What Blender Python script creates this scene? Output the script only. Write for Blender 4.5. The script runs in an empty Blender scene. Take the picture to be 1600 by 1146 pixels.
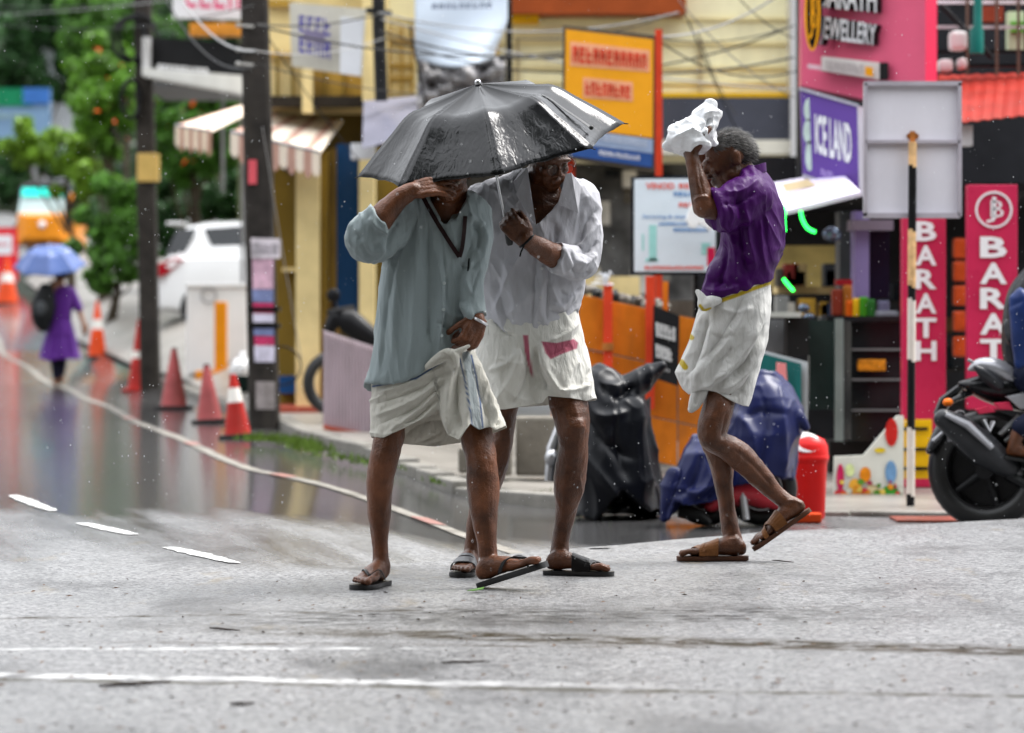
import bpy, bmesh, math, random
import numpy as np
from mathutils import Vector, Matrix, noise as mnoise
random.seed(7); np.random.seed(7)
scene = bpy.context.scene
COL = scene.collection
R = math.radians

# ------------------------------------------------------------------ camera
F = 5600.0; CX = 800.0; HY = 485.0; CH = 1.04        # pixels of focal length, horizon row, eye height
cam = bpy.data.cameras.new('camera'); camo = bpy.data.objects.new('camera', cam); COL.objects.link(camo)
cam.sensor_width = 36; cam.lens = F / 1600 * 36
camo.location = (0, 0, CH); camo.rotation_euler = (R(90), 0, 0)
cam.shift_y = -(573 - HY) / 1600
cam.clip_start = 0.5; cam.clip_end = 3000
cam.dof.use_dof = True; cam.dof.focus_distance = 14.0; cam.dof.aperture_fstop = 3.1
scene.camera = camo

# ------------------------------------------------------------------ overcast sky and soft sun
SUN_EL, SUN_AZ = 58, 62
world = bpy.data.worlds.new('World'); scene.world = world; world.use_nodes = True
wn = world.node_tree.nodes; wl = world.node_tree.links; wn.clear()
sky = wn.new('ShaderNodeTexSky'); sky.sky_type = 'NISHITA'; sky.sun_disc = False
sky.sun_elevation = R(SUN_EL); sky.sun_rotation = R(SUN_AZ); sky.dust_density = 4; sky.air_density = 1
hs = wn.new('ShaderNodeHueSaturation'); hs.inputs['Saturation'].default_value = 0.18; hs.inputs['Value'].default_value = 0.55
ov = wn.new('ShaderNodeMixRGB'); ov.inputs[0].default_value = 0.72; ov.inputs[2].default_value = (9.6, 9.9, 10.4, 1)
bg = wn.new('ShaderNodeBackground'); bg.inputs[1].default_value = 0.095
wo = wn.new('ShaderNodeOutputWorld')
wl.new(sky.outputs[0], hs.inputs['Color']); wl.new(hs.outputs[0], ov.inputs[1])
wt = wn.new('ShaderNodeTexCoord'); wsep = wn.new('ShaderNodeSeparateXYZ'); wmr = wn.new('ShaderNodeMapRange'); wmul = wn.new('ShaderNodeMixRGB'); wmul.blend_type = 'MULTIPLY'; wmul.inputs[0].default_value = 1
wl.new(wt.outputs['Generated'], wsep.inputs[0]); wl.new(wsep.outputs[2], wmr.inputs[0])      # overcast sky: dimmer at the horizon, brightest overhead
wmr.inputs[1].default_value = 0; wmr.inputs[2].default_value = 1; wmr.inputs[3].default_value = .22; wmr.inputs[4].default_value = 1.5
wl.new(ov.outputs[0], wmul.inputs[1]); wl.new(wmr.outputs[0], wmul.inputs[2]); wl.new(wmul.outputs[0], bg.inputs[0]); wl.new(bg.outputs[0], wo.inputs[0])
sl = bpy.data.lights.new('sun', 'SUN'); sl.energy = 1.5; sl.angle = R(25); sl.color = (1, .97, .93)
so = bpy.data.objects.new('sun', sl); COL.objects.link(so)
so.rotation_euler = (R(90 - SUN_EL), 0, R(180 - SUN_AZ))
scene.view_settings.view_transform = 'Standard'; scene.view_settings.look = 'None'
scene.view_settings.gamma = 1; scene.view_settings.exposure = 1.75; scene.view_settings.use_curve_mapping = False
scene.cycles.max_bounces = 6; scene.cycles.diffuse_bounces = 3; scene.cycles.glossy_bounces = 3
scene.cycles.transmission_bounces = 4; scene.cycles.transparent_max_bounces = 6
scene.cycles.caustics_reflective = False; scene.cycles.caustics_refractive = False
scene.cycles.sample_clamp_indirect = 4

# ------------------------------------------------------------------ helpers: place
def U(x, y, Y):
    "the point at photo position (x, y) at depth Y"
    return Vector(((x - CX) * Y / F, Y, CH - (y - HY) * Y / F))
def lerp(a, b, t): return a + (b - a) * t
def sst(a, b, x):
    t = min(1, max(0, (x - a) / (b - a))); return t * t * (3 - 2 * t)
_LY = [8, 12, 16.4, 23.3, 30, 48, 62, 90, 140, 260]; _LX = [2.6, 1.4, .2, -1.67, -2.9, -6.0, -8.8, -14, -24, -48]
def lineX(Y): return float(np.interp(Y, _LY, _LX))
_CXs = [-1.2, -.52, .14, 1.2, 2.6, 6, 12]; _CYs = [13.6, 14.56, 15.45, 16.8, 17.9, 19.0, 19.2]
_ZY = [0, 50, 62, 72, 97, 150, 300]; _ZZ = [0, 0, .3, 1.1, 2.3, 4.5, 10]
def ground(X, Y):
    e = Y - float(np.interp(X, _CXs, _CYs))
    z = -0.12 * sst(0, .9, e) * sst(-1.3, .2, X)
    z += float(np.interp(Y, _ZY, _ZZ))
    d = X - lineX(Y)
    z += .72 * sst(37, 47, Y) * sst(.7, 2.6, d)
    return z
def gp(x, y, lift=0.0):
    "the point of the ground seen at photo position (x, y)"
    Y = 7.0; p = U(x, y, Y)
    while Y < 200:
        p = U(x, y, Y)
        if p.z <= ground(p.x, p.y) + lift: break
        Y *= 1.004
    return Vector((p.x, p.y, ground(p.x, p.y) + lift))

# ------------------------------------------------------------------ helpers: meshes
class MB:
    def __init__(s): s.v = []; s.f = []
    def add(s, vs, fs):
        o = len(s.v); s.v += [tuple(v) for v in vs]; s.f += [tuple(i + o for i in f) for f in fs]; return s
    def box(s, c, d, rot=None):
        c = Vector(c); hx, hy, hz = d[0] / 2, d[1] / 2, d[2] / 2
        vs = [Vector((x, y, z)) for x in (-hx, hx) for y in (-hy, hy) for z in (-hz, hz)]
        if rot is not None: vs = [rot @ v for v in vs]
        return s.add([c + v for v in vs], [(0, 1, 3, 2), (4, 6, 7, 5), (0, 4, 5, 1), (2, 3, 7, 6), (0, 2, 6, 4), (1, 5, 7, 3)])
    def prism(s, pts, vec):
        n = len(pts); vec = Vector(vec); a = [Vector(p) for p in pts]
        return s.add(a + [p + vec for p in a], [tuple(range(n)), tuple(range(2 * n - 1, n - 1, -1))] + [(i, n + i, n + (i + 1) % n, (i + 1) % n) for i in range(n)])
    def slab(s, x0, y0, x1, y1, Y, depth):
        "box whose front face fills the photo rectangle at depth Y"
        return s.prism([U(x0, y0, Y), U(x1, y0, Y), U(x1, y1, Y), U(x0, y1, Y)], (0, depth, 0))
    def panel(s, q, Ys, th, back=(0, 1, 0)):
        pts = [U(x, y, Yk) for (x, y), Yk in zip(q, Ys)]
        return s.prism(pts, Vector(back) * th)
    def tube(s, pts, r, n=10, cap=True):
        pts = [Vector(p) for p in pts]; m = len(pts)
        rs = r if isinstance(r, (list, tuple)) else [r] * m
        rings = []; prev = None
        for i, p in enumerate(pts):
            t = (pts[min(i + 1, m - 1)] - pts[max(i - 1, 0)])
            t = t.normalized() if t.length > 1e-9 else Vector((0, 0, 1))
            if prev is None:
                a = Vector((0, 0, 1)) if abs(t.z) < .9 else Vector((0, 1, 0))
                a = (a - t * a.dot(t)).normalized()
            else:
                a = prev - t * prev.dot(t)
                a = a.normalized() if a.length > 1e-6 else t.orthogonal().normalized()
            prev = a; b = t.cross(a)
            rings.append([p + (a * math.cos(k * 2 * math.pi / n) + b * math.sin(k * 2 * math.pi / n)) * rs[i] for k in range(n)])
        return s.loft(rings, cap)
    def loft(s, rings, cap=True, closed=True):
        n = len(rings[0]); m = len(rings); vs = [v for r in rings for v in r]; fs = []
        for i in range(m - 1):
            for k in range(n if closed else n - 1):
                k2 = (k + 1) % n
                fs.append((i * n + k, i * n + k2, (i + 1) * n + k2, (i + 1) * n + k))
        if cap: fs += [tuple(range(n - 1, -1, -1)), tuple(range((m - 1) * n, m * n))]
        return s.add(vs, fs)
    def cyl(s, p0, p1, r0, r1=None, n=14): return s.tube([p0, p1], [r0, r0 if r1 is None else r1], n)
    def lathe(s, c, prof, n=20, M=None):
        c = Vector(c); rings = []
        for r, z in prof:
            ring = [Vector((r * math.cos(k * 2 * math.pi / n), r * math.sin(k * 2 * math.pi / n), z)) for k in range(n)]
            rings.append([c + (M @ v if M is not None else v) for v in ring])
        return s.loft(rings)
    def ball(s, c, rad, M=None, n=12, m=8):
        c = Vector(c); rad = rad if isinstance(rad, (tuple, list)) else (rad,) * 3; rings = []
        for i in range(m + 1):
            a = -math.pi / 2 + math.pi * (i + .02) / (m + .04)
            ring = [Vector((rad[0] * math.cos(a) * math.cos(k * 2 * math.pi / n), rad[1] * math.cos(a) * math.sin(k * 2 * math.pi / n), rad[2] * math.sin(a))) for k in range(n)]
            rings.append([c + (M @ v if M is not None else v) for v in ring])
        return s.loft(rings)
    def torus(s, c, Rr, r, M=None, n=28, m=10):
        c = Vector(c); rings = []
        for i in range(n):
            a = i * 2 * math.pi / n
            ring = [Vector(((Rr + r * math.cos(k * 2 * math.pi / m)) * math.cos(a), (Rr + r * math.cos(k * 2 * math.pi / m)) * math.sin(a), r * math.sin(k * 2 * math.pi / m))) for k in range(m)]
            rings.append([c + (M @ v if M is not None else v) for v in ring])
        rings.append(rings[0]); return s.loft(rings, cap=False)

ORG = {}
def link(o): COL.objects.link(o)
def tomesh(name, mb, org=(0, 0, 0), smooth=False, bevel=0.0, recalc=True):
    me = bpy.data.meshes.new(name); org = Vector(org)
    me.from_pydata([tuple(Vector(v) - org) for v in mb.v], [], mb.f)
    if recalc or bevel:
        bm = bmesh.new(); bm.from_mesh(me)
        bmesh.ops.remove_doubles(bm, verts=bm.verts, dist=1e-6)
        bmesh.ops.recalc_face_normals(bm, faces=bm.faces)
        if bevel:
            es = [e for e in bm.edges if e.is_manifold and len(e.link_faces) == 2 and e.calc_face_angle(0) > .6]
            try: bmesh.ops.bevel(bm, geom=es, offset=bevel, segments=2, affect='EDGES', profile=.6)
            except Exception: pass
        bm.to_mesh(me); bm.free()
    if smooth:
        me.polygons.foreach_set('use_smooth', [True] * len(me.polygons))
        try: me.set_sharp_from_angle(angle=R(40))
        except Exception: pass
    return me
def tag(o, label=None, cat=None, group=None, kind=None):
    if label: o['label'] = label
    if cat: o['category'] = cat
    if group: o['group'] = group
    if kind: o['kind'] = kind
    return o
def thing(name, label, cat, loc=(0, 0, 0), group=None):
    o = bpy.data.objects.new(name, None); o.empty_display_size = .1; link(o)
    o.location = loc; ORG[o] = Vector(loc); return tag(o, label, cat, group)
def part(name, mb, mat, parent, smooth=False, bevel=0.0, label=None):
    org = ORG.get(parent, Vector((0, 0, 0)))
    me = mb if isinstance(mb, bpy.types.Mesh) else tomesh(name, mb, org, smooth, bevel)
    if isinstance(mb, bpy.types.Mesh): me.transform(Matrix.Translation(-org))
    if mat: me.materials.append(mat)
    o = bpy.data.objects.new(name, me); link(o); o.parent = parent; ORG[o] = org
    if label: o['label'] = label
    return o
def solo(name, mb, mat, label, cat, group=None, loc=None, smooth=False, bevel=0.0, kind=None):
    loc = Vector(loc) if loc is not None else Vector((0, 0, 0))
    me = mb if isinstance(mb, bpy.types.Mesh) else tomesh(name, mb, loc, smooth, bevel)
    if mat: me.materials.append(mat)
    o = bpy.data.objects.new(name, me); link(o); o.location = loc; ORG[o] = loc
    return tag(o, label, cat, group, kind)
def struct(name, mb, mat, smooth=False, parent=None):
    me = mb if isinstance(mb, bpy.types.Mesh) else tomesh(name, mb, (0, 0, 0), smooth)
    me.materials.append(mat); o = bpy.data.objects.new(name, me); link(o); ORG[o] = Vector((0, 0, 0))
    if parent: o.parent = parent
    else: o['kind'] = 'structure'
    return o
def copy_tree(o, parent=None, loc=None):
    c = o.copy(); link(c); c.parent = parent
    if loc is not None: c.location = loc
    for ch in list(o.children): copy_tree(ch, c)
    return c

# ------------------------------------------------------------------ helpers: lettering
_DG = None
def text_vf(s, bold=0.0):
    cu = bpy.data.curves.new('lettering', 'FONT'); cu.body = s; cu.resolution_u = 2; cu.offset = bold
    o = bpy.data.objects.new('lettering', cu); link(o)
    dg = bpy.context.evaluated_depsgraph_get(); dg.update()
    me = bpy.data.meshes.new_from_object(o.evaluated_get(dg))
    vs = [v.co.copy() for v in me.vertices]; fs = [tuple(p.vertices) for p in me.polygons]
    bpy.data.objects.remove(o); bpy.data.meshes.remove(me); bpy.data.curves.remove(cu)
    return vs, fs
def quad_map(q, Ys, out=.004):
    P = [U(x, y, Yk) for (x, y), Yk in zip(q, Ys)]           # TL TR BR BL
    nrm = (P[1] - P[0]).cross(P[3] - P[0]).normalized()
    if nrm.y > 0: nrm = -nrm
    def m(u, v, k=0.0): return (P[3] * (1 - u) + P[2] * u) * (1 - v) + (P[0] * (1 - u) + P[1] * u) * v + nrm * (out + k)
    return m
def letters(s, q, Ys, bold=.01, depth=.004, out=.003, backvec=None):
    vs, fs = text_vf(s, bold); mb = MB()
    if not vs: return mb
    x0 = min(v.x for v in vs); x1 = max(v.x for v in vs); y0 = min(v.y for v in vs); y1 = max(v.y for v in vs)
    m = quad_map(q, Ys, out)
    fr = [m((v.x - x0) / (x1 - x0), (v.y - y0) / (y1 - y0), depth) for v in vs]
    if backvec is None: mb.add(fr, fs); return mb
    bk = [p + Vector(backvec) for p in fr]
    n = len(fr); edges = {}
    for f in fs:
        for i in range(len(f)):
            e = (f[i], f[(i + 1) % len(f)]); edges[e] = edges.get(e, 0) + 1
    sd = MB(); side = [(a, b, b + n, a + n) for (a, b) in edges if (b, a) not in edges]
    sd.add(fr + bk, side); mb.add(fr, fs); return mb, sd
def strokes(q, Ys, n, rows=1, out=.003, seed=1, th=.16):
    "illegible blurred lettering: upright and cross strokes"
    rnd = random.Random(seed); m = quad_map(q, Ys, out); mb = MB()
    for r in range(rows):
        v0 = 1 - (r + .92) / rows; v1 = 1 - (r + .12) / rows
        for i in range(n):
            u0 = (i + .08) / n; w = .84 / n
            def rect(a, b, c, d): mb.add([m(u0 + a * w, lerp(v0, v1, c)), m(u0 + b * w, lerp(v0, v1, c)), m(u0 + b * w, lerp(v0, v1, d)), m(u0 + a * w, lerp(v0, v1, d))], [(0, 1, 2, 3)])
            rect(0, th * 1.4, 0, 1)
            k = rnd.random()
            if k < .8: rect(th * 1.4, .9, 1 - th, 1)
            if k > .3: rect(th * 1.4, .85, .45, .45 + th)
            if k > .5: rect(th * 1.4, .9, 0, th)
            if k < .5: rect(.9 - th * 1.4, .9, 0, 1 - th)
    return mb

# ------------------------------------------------------------------ helpers: materials
def nd(nt, typ, **kw):
    n = nt.nodes.new(typ)
    for k, v in kw.items():
        if k.startswith('i_'):
            key = k[2:]; key = int(key) if key.isdigit() else key.replace('_', ' ')
            n.inputs[key].default_value = v
        else: setattr(n, k, v)
    return n
_MATS = {}
def M(name, rgb, rough=.5, var=.18, scale=4.0, bump=.0, bscale=60.0, metal=0.0, coat=0.0, spec=.16, stretch=(1, 1, 1), grime=0.0, emit=0.0, trans=0.0, sss=0.0):
    if name in _MATS: return _MATS[name]
    if max(rgb) < .06 and not name.startswith('leaf'): rgb = tuple(c * .5 for c in rgb)
    m = bpy.data.materials.new(name); m.use_nodes = True; nt = m.node_tree; b = nt.nodes['Principled BSDF']; L = nt.links.new
    tc = nd(nt, 'ShaderNodeTexCoord'); mp = nd(nt, 'ShaderNodeMapping'); mp.inputs['Scale'].default_value = stretch
    L(tc.outputs['Object'], mp.inputs[0])
    n1 = nd(nt, 'ShaderNodeTexNoise', i_Scale=scale, i_Detail=6.0, i_Roughness=.6); L(mp.outputs[0], n1.inputs['Vector'])
    mx = nd(nt, 'ShaderNodeMixRGB'); mx.inputs[1].default_value = tuple(c * (1 - var) for c in rgb) + (1,)
    mx.inputs[2].default_value = tuple(min(1, c * (1 + var)) for c in rgb) + (1,)
    cr = nd(nt, 'ShaderNodeMapRange'); cr.inputs[1].default_value = .3; cr.inputs[2].default_value = .7
    L(n1.outputs[0], cr.inputs[0]); L(cr.outputs[0], mx.inputs[0]); out = mx.outputs[0]
    if grime:
        n2 = nd(nt, 'ShaderNodeTexNoise', i_Scale=scale * .45, i_Detail=8.0, i_Roughness=.7)
        mp2 = nd(nt, 'ShaderNodeMapping'); mp2.inputs['Scale'].default_value = (1.6, 1.6, .35); L(tc.outputs['Object'], mp2.inputs[0]); L(mp2.outputs[0], n2.inputs['Vector'])
        c2 = nd(nt, 'ShaderNodeMapRange'); c2.inputs[1].default_value = .5; c2.inputs[2].default_value = .75; c2.inputs[4].default_value = grime
        m2 = nd(nt, 'ShaderNodeMixRGB'); m2.inputs[2].default_value = (.07, .06, .045, 1)
        L(n2.outputs[0], c2.inputs[0]); L(c2.outputs[0], m2.inputs[0]); L(out, m2.inputs[1]); out = m2.outputs[0]
    L(out, b.inputs['Base Color'])
    rr = nd(nt, 'ShaderNodeMapRange'); rr.inputs[3].default_value = max(.02, rough * .8); rr.inputs[4].default_value = min(1, rough * 1.2)
    L(n1.outputs[0], rr.inputs[0]); L(rr.outputs[0], b.inputs['Roughness'])
    b.inputs['Metallic'].default_value = metal; b.inputs['Coat Weight'].default_value = coat; b.inputs['Specular IOR Level'].default_value = spec
    b.inputs['Coat Roughness'].default_value = .08
    if sss: b.inputs['Subsurface Weight'].default_value = sss; b.inputs['Subsurface Radius'].default_value = (.01, .004, .002); b.inputs['Subsurface Scale'].default_value = 1
    if bump:
        n3 = nd(nt, 'ShaderNodeTexNoise', i_Scale=bscale, i_Detail=5.0); L(mp.outputs[0], n3.inputs['Vector'])
        bp = nd(nt, 'ShaderNodeBump', i_Strength=bump, i_Distance=.01); L(n3.outputs[0], bp.inputs['Height']); L(bp.outputs[0], b.inputs['Normal'])
    if emit: b.inputs['Emission Color'].default_value = tuple(rgb) + (1,); b.inputs['Emission Strength'].default_value = emit
    if trans: b.inputs['Transmission Weight'].default_value = trans
    _MATS[name] = m; return m
def srgb(r, g, b):
    f = lambda c: (c / 255 / 12.92) if c / 255 <= .04045 else ((c / 255 + .055) / 1.055) ** 2.4
    return (f(r), f(g), f(b))
# ================================================================== THE SETTING
def road_material():
    m = bpy.data.materials.new('wet_asphalt'); m.use_nodes = True; nt = m.node_tree; b = nt.nodes['Principled BSDF']; L = nt.links.new
    tc = nd(nt, 'ShaderNodeTexCoord'); P = tc.outputs['Object']
    def noise(scale, detail=5.0, st=(1, 1, 1), dist=0.0):
        mp = nd(nt, 'ShaderNodeMapping'); mp.inputs['Scale'].default_value = st; L(P, mp.inputs[0])
        n = nd(nt, 'ShaderNodeTexNoise', i_Scale=scale, i_Detail=detail, i_Roughness=.62, i_Distortion=dist); L(mp.outputs[0], n.inputs['Vector']); return n.outputs[0]
    def rng(s, a, bb, c=0.0, d=1.0):
        n = nd(nt, 'ShaderNodeMapRange'); n.inputs[1].default_value = a; n.inputs[2].default_value = bb; n.inputs[3].default_value = c; n.inputs[4].default_value = d; L(s, n.inputs[0]); return n.outputs[0]
    def mth(op, a, bb=None, v=None):
        n = nd(nt, 'ShaderNodeMath', operation=op); L(a, n.inputs[0])
        if bb is not None: L(bb, n.inputs[1])
        elif v is not None: n.inputs[1].default_value = v
        return n.outputs[0]
    def mix(f, a, c2):
        n = nd(nt, 'ShaderNodeMixRGB'); L(f, n.inputs[0])
        if isinstance(a, tuple): n.inputs[1].default_value = a
        else: L(a, n.inputs[1])
        if isinstance(c2, tuple): n.inputs[2].default_value = c2
        else: L(c2, n.inputs[2])
        return n.outputs[0]
    def streak(scale):
        mp = nd(nt, 'ShaderNodeMapping'); mp.inputs['Rotation'].default_value = (0, 0, R(-14)); L(P, mp.inputs[0])
        m2 = nd(nt, 'ShaderNodeMapping'); m2.inputs['Scale'].default_value = (1.6, .14, 1); L(mp.outputs[0], m2.inputs[0])
        n = nd(nt, 'ShaderNodeTexNoise', i_Scale=scale, i_Detail=6.0, i_Roughness=.6); L(m2.outputs[0], n.inputs['Vector']); return n.outputs[0]
    wet = nd(nt, 'ShaderNodeAttribute', attribute_name='wet').outputs['Fac']
    vor = nd(nt, 'ShaderNodeTexVoronoi', i_Scale=80.0); L(P, vor.inputs['Vector'])
    grain = vor.outputs['Color']; gs = nd(nt, 'ShaderNodeSeparateColor'); L(grain, gs.inputs[0])
    stones = rng(gs.outputs[0], 0, 1, 0, 1)
    c = mix(stones, (.022, .022, .024, 1), (.30, .298, .30, 1))
    big = noise(.55, 6.0); c = mix(rng(big, .35, .65, 0, .45), c, (.15, .15, .15, 1))
    # dark damp blotches
    bl = noise(1.3, 7.0, (1, .5, 1)); c = mix(rng(bl, .52, .68, 0, .8), c, (.035, .034, .034, 1))
    # worn paint, silt seams and the walkers' painted-in shade on the near carriageway
    sp = nd(nt, 'ShaderNodeSeparateXYZ'); L(P, sp.inputs[0]); X, Yc = sp.outputs[0], sp.outputs[1]
    wob = mth('ADD', mth('MULTIPLY', mth('SUBTRACT', noise(1.6, 6.0), v=.5), v=.16), mth('MULTIPLY', mth('SUBTRACT', noise(11.0, 6.0, (.35, 1, 1)), v=.5), v=.13))
    fine = noise(9.0, 6.0)
    def seam(y0, slope, w, x0, x1, x2, x3, lo=.42, hi=.6):
        d = mth('ABSOLUTE', mth('SUBTRACT', mth('ADD', mth('ADD', Yc, wob), mth('MULTIPLY', X, v=-slope)), v=y0))
        s = rng(d, w * .4, w, 1, 0)
        s = mth('MULTIPLY', s, rng(X, x0, x1)); s = mth('MULTIPLY', s, rng(X, x2, x3, 1, 0))
        return mth('MULTIPLY', s, rng(fine, lo, hi))
    dirt_and_shade = []
    def dmix(m_, c_, col): dirt_and_shade.append(m_); return mix(m_, c_, col)
    silt = (.035, .028, .018, 1); pale = (.50, .50, .50, 1)
    c = dmix(seam(11.40, -.30, .22, -1.4, -.2, 2.0, 4.5, .34, .54), c, silt); c = dmix(seam(12.2, .1, .5, -1.4, -.6, .8, 2.0, .38, .62), c, (.045, .044, .043, 1))  # second seam: damp patch with the walkers' reflection and shade painted in
    c = dmix(seam(11.10, -.10, .05, -1.6, -.9, 3, 4, .4, .6), c, (.05, .04, .03, 1))
    c = dmix(seam(9.86, -.158, .05, -2.5, -1.5, 3, 4, .36, .55), c, (.05, .045, .03, 1))
    c = dmix(seam(12.5, .25, .05, -2.5, -1.8, -.4, -.1, .4, .6), c, silt)
    c = mix(seam(11.00, .0, .05, -2.6, -2.0, -.45, -.15, .42, .60), c, pale)
    c = mix(seam(9.98, -.158, .075, -3, -2.5, -.2, .5, .40, .56), c, pale)
    oil = noise(3.2, 5.0, (1, .3, 1)); c = mix(mth('MULTIPLY', rng(oil, .62, .72, 0, .6), rng(Yc, 9, 9.6)), c, (.16, .12, .06, 1))
    WETCOL = True
    wn2 = mth('ADD', wet, mth('MULTIPLY', mth('SUBTRACT', streak(.9), v=.5), v=1.3))
    w01 = rng(wn2, .35, .75)
    c = mix(mth('MULTIPLY', w01, v=.85), c, (.035, .034, .034, 1)); L(c, b.inputs['Base Color'])
    film = rng(noise(2.2, 5.0, (1, .5, 1)), .3, .7, .30, .46)
    n = nd(nt, 'ShaderNodeMix'); n.data_type = 'FLOAT'; L(w01, n.inputs[0]); L(film, n.inputs[2]); n.inputs[3].default_value = .13
    L(n.outputs[0], b.inputs['Roughness'])
    dm = dirt_and_shade[0]
    for k_ in dirt_and_shade[1:]: dm = mth('MAXIMUM', dm, k_)
    dm = mth('MAXIMUM', dm, rng(bl, .54, .70, 0, .45)); dm = mth('MULTIPLY', dm, rng(w01, 0, .6, 1, 0))
    L(rng(dm, 0, 1, .5, .04), b.inputs['Specular IOR Level']); b.inputs['IOR'].default_value = 1.4
    hgt = mth('ADD', mth('MULTIPLY', vor.outputs['Distance'], v=-1.0), mth('MULTIPLY', noise(30.0, 4.0), v=.8))
    bp = nd(nt, 'ShaderNodeBump', i_Distance=.004); L(hgt, bp.inputs['Height']); L(rng(w01, 0, 1, .75, .03), bp.inputs['Strength'])
    L(bp.outputs[0], b.inputs['Normal'])
    return m
def sheet(name, rows, mat, smooth=True, attr=None):
    n = len(rows[0]); vs = [v for r in rows for v in r]
    fs = [(i * n + k, i * n + k + 1, (i + 1) * n + k + 1, (i + 1) * n + k) for i in range(len(rows) - 1) for k in range(n - 1)]
    me = bpy.data.meshes.new(name); me.from_pydata([tuple(v) for v in vs], [], fs)
    me.polygons.foreach_set('use_smooth', [smooth] * len(me.polygons))
    if attr:
        a = me.attributes.new(attr, 'FLOAT', 'POINT')
        def wetness(v):
            d = v[0] - lineX(v[1]); w = sst(-4.6, -1.1, d) * (1 - sst(1.4, 2.2, d)) * sst(14.5, 20, v[1])
            w = max(w, .58 * sst(12.0, 16.5, v[1]) * (1 - sst(-1.2, 0, d)) * sst(.4, -.6, v[0]))
            e = v[1] - float(np.interp(v[0], _CXs, _CYs))
            return max(w, .55 * sst(.5, 1.2, e) * sst(-.4, .4, v[0]))
        a.data.foreach_set('value', [wetness(v) for v in vs])
    if me.polygons[0].normal.z < 0: me.flip_normals()
    return struct(name, me, mat)
ROAD = road_material()
ys = [5.5]
while ys[-1] < 290: ys.append(ys[-1] + max(.18, ys[-1] * .011))
ts = np.linspace(-1, 1, 141); rows = []
for Y in ys:
    rows.append([(float(t * (3 + abs(t) * 1) * (1.6 + Y * .16)), Y, 0) for t in ts])
rows = [[(x, y, ground(x, y)) for (x, y, z) in r] for r in rows]
sheet('road', rows, ROAD, attr='wet')
# far ground reaching to the horizon, well below the road
gm = M('far_soil', (.08, .09, .05), .9, .3, .3)
mb = MB(); mb.add([(-1500, -300, -1.2), (1500, -300, -1.2), (1500, 2500, -1.2), (-1500, 2500, -1.2)], [(0, 1, 2, 3)]); struct('ground', mb, gm)

# the raised pavement behind the kerb
KERB = [(12, 19.9), (6, 19.9), (2.6, 20.0), (1.2, 20.3), (.3, 20.9), (-.35, 21.8), (-.75, 23.8), (-1.05, 25.6), (-1.7, 28.8)]
for Y in (32, 36, 40, 46, 54, 62, 70, 80): KERB.append((lineX(Y) + 1.15, Y))
def resample(pl, step):
    out = [Vector(pl[0])]
    for a, b in zip(pl[:-1], pl[1:]):
        a = Vector(a); b = Vector(b); n = max(1, int((b - a).length / step))
        out += [a.lerp(b, k / n) for k in range(1, n + 1)]
    return out
kp = resample(KERB, .5)
pv = M('wet_pavement', (.20, .185, .165), .34, .35, 1.1, bump=.35, bscale=35, grime=.5)
def plift(x, y): return .075 - .05 * sst(.2, 1.2, x) * (1 - sst(22, 24, y))
offs = [0.14, .4, .8, 1.4, 2.2, 3.2, 4.6, 6.5, 9, 13, 18, 26]
rows = []
for p in kp:
    r = []
    for o in offs:
        x = p.x + o * .72; y = p.y + o * .69; r.append((x, y, ground(x, y) + plift(x, y)))
    rows.append(r)
sheet('pavement', rows, pv)
# kerb stones, each laid on its own
kroot = bpy.data.objects.new('kerb', None); link(kroot); kroot['kind'] = 'structure'; ORG[kroot] = Vector((0, 0, 0))
ks = M('kerb_concrete', (.19, .18, .16), .5, .3, 5, bump=.4, bscale=40, grime=.7)
kk = resample([k for k in KERB if k[1] < 48], .62)
for a, b in zip(kk[:-1], kk[1:]):
    d = (b - a); L_ = d.length - .012
    if L_ < .1: continue
    c = (a + b) / 2; ang = math.atan2(d.y, d.x); rot = Matrix.Rotation(ang + random.uniform(-.015, .015), 3, 'Z')
    off = rot @ Vector((0, -.06, 0)); z = ground(c.x, c.y)
    mb = MB(); mb.box((c.x + off.x, c.y + off.y, z + plift(c.x, c.y) - .095 + random.uniform(-.008, .006)), (L_, .15, .2), rot)
    part('kerb_stone', mb, ks, kroot, bevel=.012)
# painted edge line, lane dashes
paint = M('road_paint', (.20, .185, .16), .6, .45, 7, grime=1.0, bump=.2, bscale=90)
paintr = M('road_paint_red', (.30, .15, .13), .35, .25, 6)
def ribbon(pts, w, lift=.005):
    mb = MB(); n = len(pts); L1 = []
    for i, p in enumerate(pts):
        t = (Vector(pts[min(i + 1, n - 1)]) - Vector(pts[max(i - 1, 0)])).normalized(); nn = Vector((-t.y, t.x)) * (w[i] if isinstance(w, list) else w * random.uniform(.82, 1.1)) / 2
        L1.append([(p[0] + nn.x, p[1] + nn.y, ground(p[0] + nn.x, p[1] + nn.y) + lift), (p[0] - nn.x, p[1] - nn.y, ground(p[0] - nn.x, p[1] - nn.y) + lift)])
    vs = [v for r in L1 for v in r]; mb.add(vs, [(2 * i, 2 * i + 1, 2 * i + 3, 2 * i + 2) for i in range(n - 1)]); return mb
struct('edge_line', ribbon([(lineX(Y) + .03 * math.sin(Y * .7), Y) for Y in np.linspace(15.6, 120, 260)], .10), paint)
for Ya, Yb in ((18.6, 19.05), (22.2, 22.65), (27.5, 28.1), (34, 34.8)):
    struct('edge_line_red_patch', ribbon([(lineX(Y) + .03 * math.sin(Y * .7), Y) for Y in np.linspace(Ya, Yb, 4)], .104, .009), paintr)
bright = M('lane_paint', (.5, .5, .49), .6, .25, 12, grime=.8)
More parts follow.
